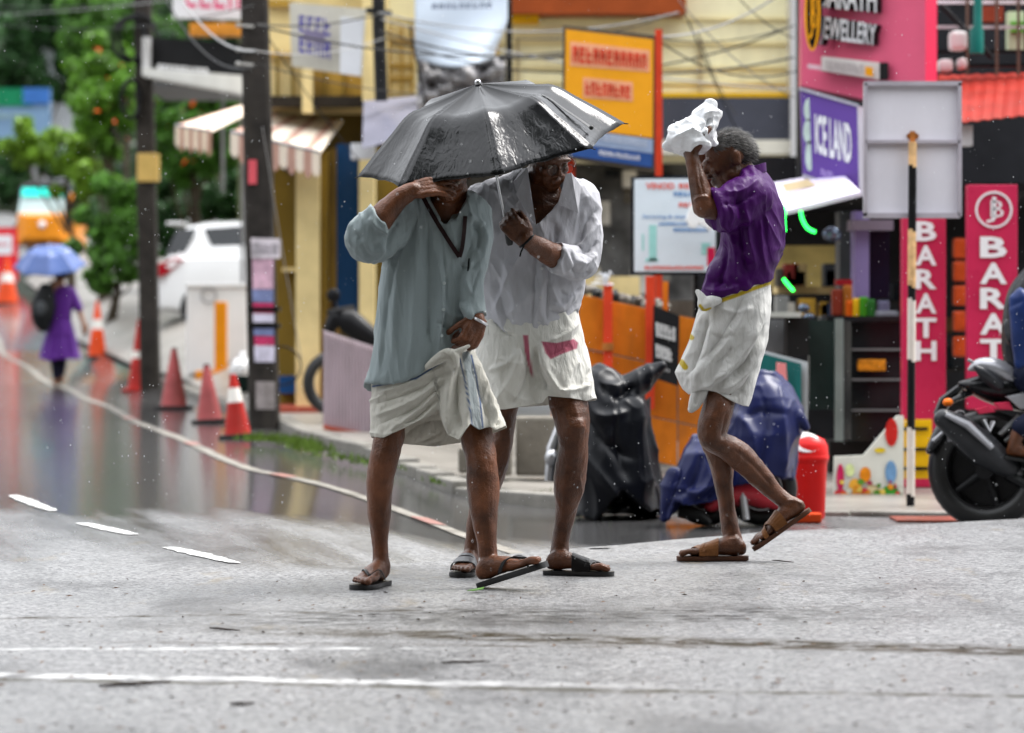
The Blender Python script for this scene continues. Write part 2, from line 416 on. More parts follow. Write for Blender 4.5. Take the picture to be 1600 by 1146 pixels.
for (xa, ya), (xb, yb) in (((20, 776), (83, 800)), ((128, 819), (207, 837)), ((264, 857), (366, 882)), ((-70, 741), (-30, 755))):
    a = gp(xa, ya); b = gp(xb, yb); struct('lane_dash', ribbon([(lerp(a.x, b.x, t) + random.uniform(-.006, .006), lerp(a.y, b.y, t)) for t in np.linspace(0, 1, 25)], [(.035 + .055 * math.sin(math.pi * min(1, .08 + t)) ** .5) * random.uniform(.82, 1.12) for t in np.linspace(0, .88, 25)], .004), bright)
faint = M('worn_lane_paint', (.20, .20, .20), .4, .4, 6)
0 and struct('worn_lane_line', ribbon([(lineX(Y) - 1.05, Y) for Y in np.linspace(16.0, 60, 90)], .09, .003), faint)
# ================================================================== FIGURES: tools
def catmull(P, sub):
    P = np.array(P, float); n = len(P); out = []
    for i in range(n - 1):
        p0 = P[max(i - 1, 0)]; p1 = P[i]; p2 = P[i + 1]; p3 = P[min(i + 2, n - 1)]
        for k in range(sub):
            t = k / sub
            out.append(.5 * ((2 * p1) + (-p0 + p2) * t + (2 * p0 - 5 * p1 + 4 * p2 - p3) * t * t + (-p0 + 3 * p1 - 3 * p2 + p3) * t ** 3))
    out.append(P[-1]); return np.array(out)
def limb(Y0, st, n=20, sub=5, mb=None, caps=True):
    "tapered limb: stations (x, y, depth offset, half width px, half depth px)"
    mb = mb or MB(); C = catmull(st, sub); m = len(C); rings = []
    pts = [U(c[0], c[1], Y0 + c[2]) for c in C]
    k = Y0 / F
    for i in range(m):
        T = (pts[min(i + 1, m - 1)] - pts[max(i - 1, 0)]).normalized()
        ref = Vector((0, 1, 0)) if abs(T.y) < .88 else Vector((0, 0, 1))
        A = (ref - T * ref.dot(T)).normalized(); B = A.cross(T)
        rw, rd = max(C[i][3], .5) * k, max(C[i][4], .5) * k
        ring = lambda c, s: [c + B * (rw * s * math.cos(a * 2 * math.pi / n)) + A * (rd * s * math.sin(a * 2 * math.pi / n)) for a in range(n)]
        if caps and i == 0:
            for s, o in ((.35, .93), (.75, .66), (.94, .34)): rings.append(ring(pts[0] - T * min(rw, rd) * o, s))
        rings.append(ring(pts[i], 1))
        if caps is True and i == m - 1:
            for s, o in ((.94, .34), (.75, .66), (.35, .93)): rings.append(ring(pts[i] + T * min(rw, rd) * o, s))
    return mb.loft(rings)
def fuse(mb, voxel, smooth=3, factor=.5):
    me = tomesh('fuse', mb); o = bpy.data.objects.new('fuse', me); link(o)
    r = o.modifiers.new('r', 'REMESH'); r.mode = 'VOXEL'; r.voxel_size = voxel; r.use_smooth_shade = True
    if smooth: s = o.modifiers.new('s', 'SMOOTH'); s.factor = factor; s.iterations = smooth
    dg = bpy.context.evaluated_depsgraph_get(); dg.update()
    res = bpy.data.meshes.new_from_object(o.evaluated_get(dg))
    bpy.data.objects.remove(o); bpy.data.meshes.remove(me)
    res.polygons.foreach_set('use_smooth', [True] * len(res.polygons)); return res
def coords(me):
    a = np.empty(len(me.vertices) * 3); me.vertices.foreach_get('co', a); a = a.reshape(-1, 3)
    nn = np.empty(len(me.vertices) * 3); me.vertex_normals.foreach_get('vector', nn); return a, nn.reshape(-1, 3)
def topx(a): return np.stack([CX + a[:, 0] * F / a[:, 1], HY + (CH - a[:, 2]) * F / a[:, 1]], 1)
def linedist(px, pl):
    "distance and position along for a polyline"
    best = np.full(len(px), 1e9); pos = np.zeros(len(px)); pl = np.array(pl, float)
    seg = np.linalg.norm(pl[1:] - pl[:-1], axis=1); tot = seg.sum(); acc = 0
    for i in range(len(pl) - 1):
        a = pl[i]; ab = pl[i + 1] - a; t = np.clip(((px - a) @ ab) / (ab @ ab + 1e-9), 0, 1)
        d = np.linalg.norm(px - (a + t[:, None] * ab), axis=1); k = d < best
        best[k] = d[k]; pos[k] = (acc + t[k] * seg[i]) / tot; acc += seg[i]
    return best, pos
def folds(me, lines, Y0, back=False, noisefn=None):
    "raise and sink folds along drawn lines: (points, half width px, height px)"
    a, nn = coords(me); px = topx(a); k = Y0 / F
    face = np.clip((nn[:, 1] if back else -nn[:, 1]) * 1.8 + .1, 0, 1); disp = np.zeros(len(a))
    for pl, w, h in lines:
        c = catmull(pl, 5) if len(pl) > 2 else np.array(pl, float)
        d, t = linedist(px, c); end = np.clip(np.minimum(t, 1 - t) * 5, 0, 1); end = end * end * (3 - 2 * end)
        if len(pl) == 2 and w < 3: end = 1
        disp += h * k * np.exp(-(d / (w * .9)) ** 1.5) * end
    disp *= face
    if noisefn is not None: disp += noisefn(a, px, nn) * k
    a = a + nn * disp[:, None]; me.vertices.foreach_set('co', a.ravel()); me.update(); return me
def vnoise(p, seed=0):
    p = np.asarray(p, float); i = np.floor(p).astype(np.int64); f = p - i; f = f * f * (3 - 2 * f); out = 0
    for dx in (0, 1):
        for dy in (0, 1):
            for dz in (0, 1):
                h = (i[:, 0] + dx) * 374761393 + (i[:, 1] + dy) * 668265263 + (i[:, 2] + dz) * 2147483647 + seed * 144665
                h = (h ^ (h >> 13)) * 1274126177; h = ((h ^ (h >> 16)) & 0xffff) / 65535.0
                out = out + h * (f[:, 0] if dx else 1 - f[:, 0]) * (f[:, 1] if dy else 1 - f[:, 1]) * (f[:, 2] if dz else 1 - f[:, 2])
    return out * 2 - 1
def ridge(p, seed=0): return (1 - np.abs(vnoise(p, seed))) ** 3 - .35
def paintattr(me, name, items, back=True):
    a, nn = coords(me); px = topx(a); val = np.zeros(len(a))
    for pl, w in items:
        d, t = linedist(px, pl); v = np.clip((w + .8 - d) / 1.6, 0, 1) * (1 if back else (nn[:, 1] < .25)); val = np.maximum(val, v)
    at = me.attributes.new(name, 'FLOAT', 'POINT'); at.data.foreach_set('value', val.astype(float))
def skinlump(a, px, nn): return vnoise(a * np.array([26, 26, 15]), 81) * 1.1 + vnoise(a * 48, 82) * .55 + ridge(a * np.array([22, 22, 7]), 83) * .9
def tuck(me, poly, dy=.05):
    "draw the skin back where cloth covers it"
    a, nn = coords(me); px = topx(a); k = inpoly(px, poly); w = np.where(nn[:, 1] < .45, dy, 0) * k; a[:, 1] += w; me.vertices.foreach_set('co', a.ravel()); me.update()
def paintpoly(me, name, polys):
    a, nn = coords(me); px = topx(a); v = np.zeros(len(a))
    for p in polys:
        d, _ = linedist(px, list(p) + [p[0]]); ins = inpoly(px, p); v = np.maximum(v, np.clip(.5 + np.where(ins, d, -d) / 2.2, 0, 1) * (nn[:, 1] < .35))
    at = me.attributes.new(name, 'FLOAT', 'POINT'); at.data.foreach_set('value', v.astype(float))
def inpoly(px, poly):
    x, y = px[:, 0], px[:, 1]; c = np.zeros(len(px), bool); n = len(poly); j = n - 1
    for i in range(n):
        xi, yi = poly[i]; xj, yj = poly[j]
        c ^= ((yi > y) != (yj > y)) & (x < (xj - xi) * (y - yi) / (yj - yi + 1e-9) + xi); j = i
    return c
def cutout(me, poly, maxY):
    "open the cloth where the drawn outline lies on its front"
    a, nn = coords(me); px = topx(a); k = inpoly(px, poly) & (nn[:, 1] < .3) & (a[:, 1] < maxY)
    bm = bmesh.new(); bm.from_mesh(me); bm.verts.ensure_lookup_table()
    bmesh.ops.delete(bm, geom=[bm.verts[i] for i in np.nonzero(k)[0]], context='VERTS'); bm.to_mesh(me); bm.free(); me.update()
def interp(tab):
    xs = [t[0] for t in tab]; vs = [t[1] for t in tab]
    return lambda y: float(np.interp(y, xs, vs))
def form(Y0, L, Rr, D, top, hemF, hemB=None, dc=None, n=96, rows=60, p=.85, closed=True, mod=None, lift=.0, topB=None):
    """garment body: left and right edges L(y), R(y), half depth D(y) px, centre depth dc(y) m; top y; hem as a function of x.
    closed: a solid to be fused; open: a hanging sheet"""
    l, r, dd = interp(L), interp(Rr), interp(D); dcf = interp(dc) if dc else (lambda y: 0.0)
    hf = interp(hemF); hb = interp(hemB) if hemB else hf
    tf = interp(top) if isinstance(top, list) else (lambda x: top)
    tb = interp(topB) if isinstance(topB, list) else tf
    cols = []
    for k in range(n):
        a = 2 * math.pi * k / n; c, s_ = math.cos(a), math.sin(a)
        u = math.copysign(abs(c) ** p, c); v = math.copysign(abs(s_) ** p, s_); wb = sst(-.25, .25, v)
        def solve(fn, y):
            for _ in range(8):
                x = (l(y) + r(y)) / 2 + u * (r(y) - l(y)) / 2; y = .5 * y + .5 * fn(x)
            return y
        yt = lerp(solve(tf, tf(0)), solve(tb, tb(0)), wb)
        yh = lerp(solve(hf, hf((l(yt) + r(yt)) / 2)), solve(hb, hb((l(yt) + r(yt)) / 2)), wb)
        col = []
        for i in range(rows + 1):
            t = i / rows; y = lerp(yt, yh, t); x = (l(y) + r(y)) / 2 + u * (r(y) - l(y)) / 2; de = v * dd(y)
            if mod:
                mx, md = mod(t, a, x, y, v); x += mx; de += md
            col.append(U(x, y, Y0 + dcf(y) + de * Y0 / F))
        cols.append(col)
    rings = [[cols[k][i] for k in range(n)] for i in range(rows + 1)]
    mb = MB()
    if closed:
        for g in range(1, 5):
            f = 1 - g * .2; base = rings[rows]; c = sum(base, Vector()) / n + Vector((0, 0, lift * g / 4))
            rings.append([c + (q - sum(base, Vector()) / n) * f for q in base])
        mb.loft(rings)
    else: mb.loft(rings, cap=False)
    return mb
def sheetmesh(name, mb, thick=.004):
    me = tomesh(name, mb, smooth=True); me.polygons.foreach_set('use_smooth', [True] * len(me.polygons)); return me
def solidify(o, t=.004):
    s = o.modifiers.new('thickness', 'SOLIDIFY'); s.thickness = t; s.offset = 0; return o
def basis(f, up):
    f = Vector(f).normalized(); up = Vector(up); r = f.cross(up).normalized(); u = r.cross(f).normalized(); return f, r, u
def head(mb, c, f, up, s=1.0, beard=0.0):
    "cranium, face, jaw, nose, brows, lips and ears; c is the head centre, f where the face looks"
    f, r, u = basis(f, up); c = Vector(c); Mx = Matrix((r, f, u)).transposed()
    P = lambda a, b, d: c + (r * a + f * b + u * d) * s
    E = lambda a, b, d, ra, rb, rd: mb.ball(P(a, b, d), (ra * s, rb * s, rd * s), Mx, 18, 12)
    E(0, -.012, .035, .077, .097, .083); E(0, .018, .0, .070, .080, .085); E(0, .040, -.050, .056, .056, .058); E(0, .062, -.082, .032, .030, .028)
    E(0, .085, .032, .056, .020, .014)
    for k in (-1, 1):
        E(.036 * k, .074, -.012, .024, .022, .020); E(.031 * k, .093, .034, .024, .012, .009); E(.045 * k, .02, -.055, .026, .045, .036)
        E(.077 * k, -.012, .0, .009, .020, .033); E(.082 * k, -.020, .010, .006, .017, .022); E(.016 * k, .104, -.022, .010, .011, .009)
        E(.031 * k, .081, .012, .015, .013, .010)
    mb.tube([P(0, .090, .03), P(0, .106, .002), P(0, .116, -.020)], [.011 * s, .012 * s, .014 * s], 10)
    E(0, .096, -.046, .024, .010, .007); E(0, .094, -.058, .022, .011, .008)
    mb.tube([P(0, -.02, -.03), P(0, -.035, -.10), P(0, -.05, -.17)], [.056 * s, .054 * s, .062 * s], 16)
    return P
def hand(mb, w, d, nrm, side=1, curl=(.4, .5, .4), spread=.14, thumb=(.6, .3), s=1.0, curls=None):
    "w wrist, d towards the knuckles, nrm out of the back of the hand; side +1 puts the thumb to d x nrm"
    d, b, n = basis(d, nrm); b = b * side; w = Vector(w)
    P = lambda a, c, e: w + (d * a + b * c + n * e) * s
    for c, ra in ((-.030, .012), (-.010, .013), (.010, .0135), (.030, .013)):
        mb.tube([P(-.01, c * .6, 0), P(.04, c * .9, .002), P(.088, c, .001)], [.014 * s, .0145 * s, ra * s], 10)
    mb.ball(P(.045, 0, -.004), (.05 * s, .040 * s, .014 * s), Matrix((d, b, n)).transposed(), 14, 8)
    mb.ball(P(.03, .03, -.010), (.032 * s, .018 * s, .015 * s), Matrix((d, b, n)).transposed(), 12, 8)
    for i, (c, ln) in enumerate(((-.030, .75), (-.010, .93), (.010, 1.0), (.030, .92))):
        cu = (curls[i] if curls else curl); ang = 0; p = P(.088, c, .001); yaw = (c / .03) * -spread * -1
        dirv = (d * math.cos(yaw) + b * math.sin(yaw)); pts = [p]; rad = [.0098 * s]
        for j, L_ in enumerate((.044, .027, .021)):
            ang += cu[j]; p = p + (dirv * math.cos(ang) - n * math.sin(ang)) * L_ * ln * s; pts.append(p); rad.append((.0086, .0078, .0066)[j] * s)
        mb.tube(pts, rad, 10); mb.ball(pts[-1], .0070 * s, None, 8, 6)
    a1, a2 = thumb; p = P(.012, .032, -.004); pts = [p]; rad = [.015 * s]
    dv = (d * math.cos(a1) + b * math.sin(a1) - n * .35).normalized()
    p = p + dv * .042 * s; pts.append(p); rad.append(.0125 * s)
    for L_ in (.032, .026):
        dv = (dv - n * a2 * .8 - b * a2 * .5).normalized(); p = p + dv * L_ * s; pts.append(p); rad.append(.0108 * s)
    mb.tube(pts, rad, 10); mb.ball(pts[-1], .0105 * s, None, 8, 6)
    return P
def foot(mb, heel, f, up, s=1.0, inner=1):
    "bare foot: heel on the sole, f towards the toes; inner +1 puts the big toe at f x up"
    f, r, u = basis(f, up); r = r * inner; heel = Vector(heel); P = lambda a, b, c: heel + (f * a + r * b + u * c) * s
    rings = []; n = 18
    for x, cy, hw, z0, z1 in ((-.004, 0, .016, .012, .040), (.008, 0, .027, .003, .060), (.035, 0, .033, 0, .082), (.075, -.001, .034, .003, .078), (.115, -.002, .036, .005, .062), (.15, .0, .042, .002, .046), (.18, .002, .046, 0, .034), (.205, .003, .044, .001, .026), (.222, .004, .036, .004, .020)):
        zc = (z0 + z1) / 2; hz = (z1 - z0) / 2
        rings.append([P(x, cy + hw * math.cos(a * 2 * math.pi / n), zc + hz * math.sin(a * 2 * math.pi / n)) for a in range(n)])
    mb.loft(rings)
    for b, x0, L_, rr in ((.033, .195, .058, .0135), (.012, .205, .048, .0098), (-.006, .203, .042, .0092), (-.022, .196, .036, .0088), (-.036, .185, .032, .0085)):
        mb.tube([P(x0 - .02, b * .9, .018), P(x0 + L_ * .55, b, .019), P(x0 + L_, b * .98, .011)], [rr * s, rr * .95 * s, rr * .9 * s], 10)
        mb.ball(P(x0 + L_, b * .98, .0115), rr * .93 * s, None, 10, 6)
    return P
def ankle(P): return P(.035, 0, .085)
def sandal(root, P, matS, matT, kind, th=.018):
    "sole and straps under and over a foot with frame P"
    out = [(-.014, 0), (-.008, .026), (.03, .038), (.09, .037), (.15, .045), (.20, .052), (.245, .046), (.268, .026), (.272, .0), (.262, -.03), (.235, -.048), (.19, -.05), (.13, -.042), (.07, -.037), (.02, -.036), (-.008, -.024)]
    C = catmull([(a, b, 0) for a, b in out + out[:1]], 3)[:-1]
    rings = [[P(a * 1.0, b * k, z) for a, b, _ in C] for k, z in ((.97, -th), (1.0, -th * .8), (1.0, -th * .25), (.98, -.001))]
    mb = MB(); mb.loft(rings); so_ = part('sandal_sole', mb, matS, root, smooth=True)
    for b_, x_, r_ in ((.033, .252, .0088), (.012, .252, .0062), (-.006, .244, .0058), (-.022, .231, .0055), (-.036, .216, .0052)):
        nb_ = MB(); o0 = P(x_, b_ * .98, .0215); ex = (P(1, 0, 0) - P(0, 0, 0)); ey = P(0, 1, 0) - P(0, 0, 0); ez = P(0, 0, 1) - P(0, 0, 0); s__ = ex.length
        nb_.ball(o0, (r_ * .8 * s__, r_ * .75 * s__, .0025 * s__), Matrix((ex.normalized(), ey.normalized(), ez.normalized())).transposed(), 8, 6); part('toe_nail', nb_, NAIL, root, smooth=True)
    def band(pts_w, name='strap', th_=.004):
        # pts_w: list of (centre point local, width direction local half vector)
        rg = []
        for (a, b, c), (wa, wb, wc) in pts_w:
            rg.append([P(a - wa, b - wb, c - wc), P(a + wa, b + wb, c + wc), P(a + wa, b * 1.03 + wb, c + wc + th_), P(a - wa, b * 1.03 - wb, c - wc + th_)])
        m2 = MB(); m2.loft(rg); return part(name, m2, matT, root, smooth=False, bevel=.0015)
    def arch(x, w, zt, hw, n=11, xs=0.0, z0=.0, skew=0.0):
        L_ = []
        for i in range(n):
            a = math.pi * i / (n - 1); L_.append(((x + xs * math.sin(a) + skew * math.cos(a), hw * math.copysign(abs(math.cos(a)) ** .75, math.cos(a)), z0 + zt * math.sin(a) ** .7), (w, 0, -.38 * w * math.sin(a))))
        return L_
    if kind == 'thong':
        for k in (-1, 1):
            L_ = [];
            for t in np.linspace(0, 1, 9):
                x = lerp(.105, .205, t); b = lerp(.044 * k, .020, t ** 1.3); z = .006 + .062 * math.sin(min(1, t * 1.6) * math.pi / 2) * (1 - .62 * t) + .0
                L_.append(((x, b, z), (.009, .002 * k, .0)))
            band(L_)
        m2 = MB(); m2.cyl(P(.208, .020, -.002), P(.205, .020, .034), .004, .005, 8); part('toe_post', m2, matT, root)
    elif kind == 'bands':
        band(arch(.135, .030, .056, .047, skew=.006)); band(arch(.188, .011, .036, .053, skew=-.014)); band(arch(.165, .008, .046, .051, skew=.016))
    else:
        band(arch(.165, .022, .046, .052)); band(arch(.122, .010, .062, .045, skew=.012))
    return so_
def hairs(name, P, root, mat, spots, n, length, seed=3, w=.0012, sweep=(0, -.4, -.5)):
    "short hair strands growing from patches (a,b,c centre, ra,rb,rc) of the head frame"
    rnd = random.Random(seed); mb = MB()
    c0 = P(0, -.012, .035)
    ex = P(1, 0, 0) - P(0, 0, 0); ey = P(0, 1, 0) - P(0, 0, 0); ez = P(0, 0, 1) - P(0, 0, 0); sc = ex.length
    made = 0
    while made < n:
        v = Vector((rnd.gauss(0, 1), rnd.gauss(0, 1), rnd.gauss(0, 1))).normalized()
        if not spots(v): continue
        made += 1
        base = Vector((v.x * .0785, -.012 + v.y * .0985, .035 + v.z * .0845)); sw = Vector(sweep)
        d = (v * .55 + (sw - v * sw.dot(v)) * .8 + Vector((rnd.gauss(0, .16), rnd.gauss(0, .16), rnd.gauss(0, .16)))).normalized()
        L_ = length * rnd.uniform(.6, 1.25); side = d.cross(v).normalized() * w * rnd.uniform(.7, 1.4)
        q = [base - v * .004]; dd = d.copy()
        for j in range(3):
            q.append(q[-1] + dd * L_ / 3); dd = (dd + sw * .25 - v * .12).normalized()
        ww = [1, .9, .7, .15]; W = lambda t: P(t.x, t.y, t.z)
        vs = []
        for j in range(4): vs += [W(q[j] - side * ww[j]), W(q[j] + side * ww[j])]
        mb.add(vs, [(0, 1, 3, 2), (2, 3, 5, 4), (4, 5, 7, 6)])
    me = tomesh(name, mb, ORG.get(root, (0, 0, 0)), recalc=False); me.materials.append(mat)
    o = bpy.data.objects.new(name, me); link(o); o.parent = root; ORG[o] = ORG.get(root); return o
def cloth_mat(name, rgb, rough=.75, stripes=(), spec=.2, wr=.35, sheen=.2, wscale=22.0, stretch=(1, 1, .35), trans=.12, rot=0.0):
    m = bpy.data.materials.new(name); m.use_nodes = True; nt = m.node_tree; b = nt.nodes['Principled BSDF']; L = nt.links.new; out = nt.nodes['Material Output']
    tc = nd(nt, 'ShaderNodeTexCoord'); n1 = nd(nt, 'ShaderNodeTexNoise', i_Scale=7.0, i_Detail=6.0); L(tc.outputs['Object'], n1.inputs['Vector'])
    mx = nd(nt, 'ShaderNodeMixRGB'); mx.inputs[1].default_value = tuple(c * .88 for c in rgb) + (1,); mx.inputs[2].default_value = tuple(min(1, c * 1.08) for c in rgb) + (1,)
    L(n1.outputs[0], mx.inputs[0]); col = mx.outputs[0]
    for an, rg in stripes:
        at = nd(nt, 'ShaderNodeAttribute', attribute_name=an); mm = nd(nt, 'ShaderNodeMixRGB'); mm.inputs[2].default_value = tuple(rg) + (1,)
        L(at.outputs['Fac'], mm.inputs[0]); L(col, mm.inputs[1]); col = mm.outputs[0]
    L(col, b.inputs['Base Color']); b.inputs['Roughness'].default_value = rough; b.inputs['Sheen Weight'].default_value = sheen; b.inputs['Specular IOR Level'].default_value = spec
    mp = nd(nt, 'ShaderNodeMapping'); mp.inputs['Scale'].default_value = stretch; mp.inputs['Rotation'].default_value = (0, rot, 0); L(tc.outputs['Object'], mp.inputs[0])
    n2 = nd(nt, 'ShaderNodeTexNoise', i_Scale=wscale, i_Detail=3.0, i_Distortion=.6); L(mp.outputs[0], n2.inputs['Vector'])
    n3 = nd(nt, 'ShaderNodeTexNoise', i_Scale=900.0, i_Detail=1.0); L(tc.outputs['Object'], n3.inputs['Vector'])
    n4 = nd(nt, 'ShaderNodeTexNoise', i_Scale=wscale * .42, i_Detail=2.5, i_Distortion=.5); n4.noise_type = 'RIDGED_MULTIFRACTAL'; L(mp.outputs[0], n4.inputs['Vector'])
    b0 = nd(nt, 'ShaderNodeBump', i_Strength=wr * .8, i_Distance=.012); L(n4.outputs[0], b0.inputs['Height'])
    b1 = nd(nt, 'ShaderNodeBump', i_Strength=wr, i_Distance=.02); L(n2.outputs[0], b1.inputs['Height']); L(b0.outputs[0], b1.inputs['Normal'])
    b2 = nd(nt, 'ShaderNodeBump', i_Strength=.12, i_Distance=.001); L(n3.outputs[0], b2.inputs['Height']); L(b1.outputs[0], b2.inputs['Normal']); L(b2.outputs[0], b.inputs['Normal'])
    if trans:
        tr = nd(nt, 'ShaderNodeBsdfTranslucent'); L(col, tr.inputs[0]); ms = nd(nt, 'ShaderNodeMixShader', i_0=trans)
        L(b.outputs[0], ms.inputs[1]); L(tr.outputs[0], ms.inputs[2]); L(ms.outputs[0], out.inputs[0])
    return m
NAIL = M('toe_nail', (.22, .12, .09), .3, .2, 30)
SKIN = M('wet_brown_skin', (.13, .046, .019), .32, .6, 9, bump=.4, bscale=150, spec=.34, sss=.04)
SKIN2 = M('wet_dark_brown_skin', (.095, .034, .0145), .30, .6, 9, bump=.4, bscale=150, spec=.34, sss=.04)
# ================================================================== FIGURES: the three men
from mathutils.bvhtree import BVHTree
def bvh_of(me):
    return BVHTree.FromPolygons([v.co.copy() for v in me.vertices], [tuple(p.vertices) for p in me.polygons])
def on_surf(bv, x, y, off, fallback):
    o = Vector((0, 0, CH)); d = (U(x, y, 14) - o).normalized(); h = bv.ray_cast(o, d)
    if h[0] is None or h[0].y > fallback + .25: return U(x, y, fallback - off)
    return h[0] - d * off
def strap_on(bv, pts, w, off, fb, th=.003, sub=5):
    C = catmull([(a, b, 0) for a, b in pts], sub); mb = MB(); rg = []; n = len(C)
    for i in range(n):
        t = C[min(i + 1, n - 1)] - C[max(i - 1, 0)]; t = t / (np.linalg.norm(t) + 1e-9); nx, ny = -t[1] * w, t[0] * w
        a = on_surf(bv, C[i][0] + nx, C[i][1] + ny, off, fb); b = on_surf(bv, C[i][0] - nx, C[i][1] - ny, off, fb); k = Vector((0, -th, 0))
        rg.append([a, b, b + k, a + k])
    return mb.loft(rg)
def patch_on(bv, poly, offs, fb, th=.004):
    P3 = [on_surf(bv, x, y, o, fb) for (x, y), o in zip(poly, offs)]; mb = MB(); return mb.prism(P3, (0, -th, 0))
def stitched(me, root, name, mat):
    return part(name, me, mat, root)
def heel_at(ax, ay, Y, f, s, z):
    p = U(ax, ay, Y); f = Vector(f).normalized(); return Vector((p.x - f.x * .035 * s, p.y - f.y * .035 * s, z))

black_rubber = M('black_rubber', (.014, .014, .014), .38, .3, 20, spec=.5)
black_strap = M('black_strap', (.018, .017, .017), .3, .2, 20)
brown_leather = M('tan_sandal_leather', (.15, .06, .02), .42, .3, 16, bump=.2, bscale=150)
brown_sole = M('brown_sandal_sole', (.07, .03, .017), .5, .3, 16)
metal = M('brushed_metal', (.6, .6, .62), .3, .1, 10, metal=1.0)

# ---------------------------------------------------------------- man in the pale blue shirt
Y1 = 13.5
man1 = thing('person', 'person in long pale blue shirt and lifted white cloth, hand raised under the black umbrella', 'person', (U(660, 900, Y1).x, Y1, 0), group='people crossing the wet road')
b = MB()
limb(Y1, [(700, 320, .0, 34, 36), (690, 360, 0, 56, 36), (676, 450, .0, 54, 36), (668, 540, .0, 54, 36), (664, 600, 0, 56, 36)], mb=b)
limb(Y1, [(626, 590, 0, 32, 34), (610, 650, -.01, 24, 26), (608, 680, -.02, 24, 27), (599, 720, -.03, 22.5, 25), (593, 760, -.0, 21, 24), (593, 800, .02, 18.5, 22), (594, 840, .03, 13.5, 17), (595, 868, .03, 12.5, 16), (595, 885, .03, 15, 17)], mb=b)
limb(Y1, [(706, 590, 0.02, 32, 34), (738, 650, -.01, 24, 26), (746, 690, -.05, 25, 27), (752, 720, -.08, 24, 26), (755, 760, -.08, 25, 28), (756, 800, -.08, 22, 25), (760, 840, -.08, 16.5, 20), (762, 862, -.08, 15, 18), (764, 874, -.08, 14, 15)], mb=b)
limb(Y1, [(650, 328, .0, 20, 22), (612, 352, -.08, 19, 20), (578, 374, -.16, 18, 18)], mb=b)
limb(Y1, [(574, 378, -.16, 20, 20), (592, 346, -.2, 21, 21), (622, 312, -.2, 16.5, 16), (646, 297, -.2, 12.5, 12)], mb=b)
limb(Y1, [(740, 340, 0, 18, 20), (742, 380, -.03, 12, 13), (736, 432, -.07, 10.5, 11), (740, 475, -.10, 11, 12), (747, 502, -.13, 11.5, 12.5)], mb=b)
hand(b, U(645, 298, Y1 - .2), (1, 0, .18), (0.1, -.8, .6), side=-1, spread=.26, curls=[(.35, .5, .4), (.3, .5, .4), (.25, .45, .4), (.3, .5, .4)], thumb=(.5, .3), s=1.02)
hand(b, U(748, 500, Y1 - .13), (-.42, -.15, -.85), (.55, -.8, .1), side=1, curls=[(1.15, 1.4, .9)] * 4, thumb=(.5, .5), s=1.08)
P1 = head(b, U(701, 272, Y1 - .05), (.05, -.86, -.50), (0, -.50, .86), 1.0)
f1a = (-.32, -.95, 0); f1b = (.84, -.44, .30)
FA = foot(b, heel_at(595, 885, Y1 + .03, f1a, 1.0, .02), f1a, (0, 0, 1), 1.02, inner=-1)
hb_ = U(751, 905, Y1 - .08); hb_.z = .024
FB = foot(b, hb_, f1b, (-.2, 0, 1), 1.06, inner=1)
bm_ = fuse(b, .0044, 3); folds(bm_, [], Y1, noisefn=skinlump); tuck(bm_, [(575, 560), (770, 545), (786, 655), (740, 655), (700, 650), (650, 640), (615, 662), (575, 668)], .06); part('body', bm_, SKIN, man1)
sandal(man1, FA, black_rubber, black_strap, 'thong'); sandal(man1, FB, black_rubber, black_strap, 'thong', th=.022)

blue_cloth = cloth_mat('pale_blue_cotton', srgb(146, 158, 160), .8, wr=.4, stretch=(1, 1, .22), wscale=26)
s_ = form(Y1, [(285, 682), (292, 668), (300, 652), (314, 634), (345, 620), (400, 601), (470, 591), (530, 584), (580, 575), (600, 568), (650, 566)],
          [(285, 706), (292, 722), (302, 742), (318, 760), (345, 764), (380, 756), (430, 744), (480, 736), (520, 736), (650, 745)],
          [(285, 30), (300, 44), (340, 54), (420, 58), (520, 58), (620, 58)], 284,
          [(560, 598), (568, 598), (610, 603), (650, 590), (690, 562), (715, 534), (745, 516)], [(560, 606), (650, 612), (745, 575)], lift=.05)
limb(Y1, [(656, 322, .0, 34, 36), (616, 350, -.07, 38, 38), (582, 374, -.14, 37, 35), (570, 370, -.17, 31, 31), (587, 348, -.195, 27, 27), (596, 340, -.2, 27, 27)], mb=s_, caps='start')
limb(Y1, [(736, 336, 0, 32, 38), (745, 372, -.03, 25, 30), (736, 430, -.07, 21, 24), (739, 474, -.1, 18, 20), (746, 496, -.12, 17, 18)], mb=s_, caps='start')
sh1 = fuse(s_, .0050, 3)
def n1(a, px, nn):
    low = np.clip((px[:, 1] - 330) / 200, 0, 1)
    q = vnoise(np.stack([px[:, 0] / 16, px[:, 1] / 150, a[:, 1] * 14], 1), 3) * 3.4 * low + vnoise(np.stack([px[:, 0] / 8 + px[:, 1] / 40, px[:, 1] / 60, a[:, 1] * 20], 1), 5) * 1.3
    q += ridge(np.stack([px[:, 0] / 30 + px[:, 1] / 300, px[:, 1] / 260, a[:, 1] * 8], 1), 61) * 4.5 * low + ridge(np.stack([px[:, 0] / 17 - px[:, 1] / 90, px[:, 1] / 110, a[:, 1] * 12], 1), 62) * 2.0 + ridge(np.stack([px[:, 0] / 10 - px[:, 1] / 120, px[:, 1] / 90, a[:, 1] * 16], 1), 84) * 1.3
    q += vnoise(np.stack([px[:, 0] / 9, px[:, 1] / 11, a[:, 1] * 30], 1), 9) * 1.8 * ((px[:, 0] < 618) & (px[:, 1] < 420))
    return q
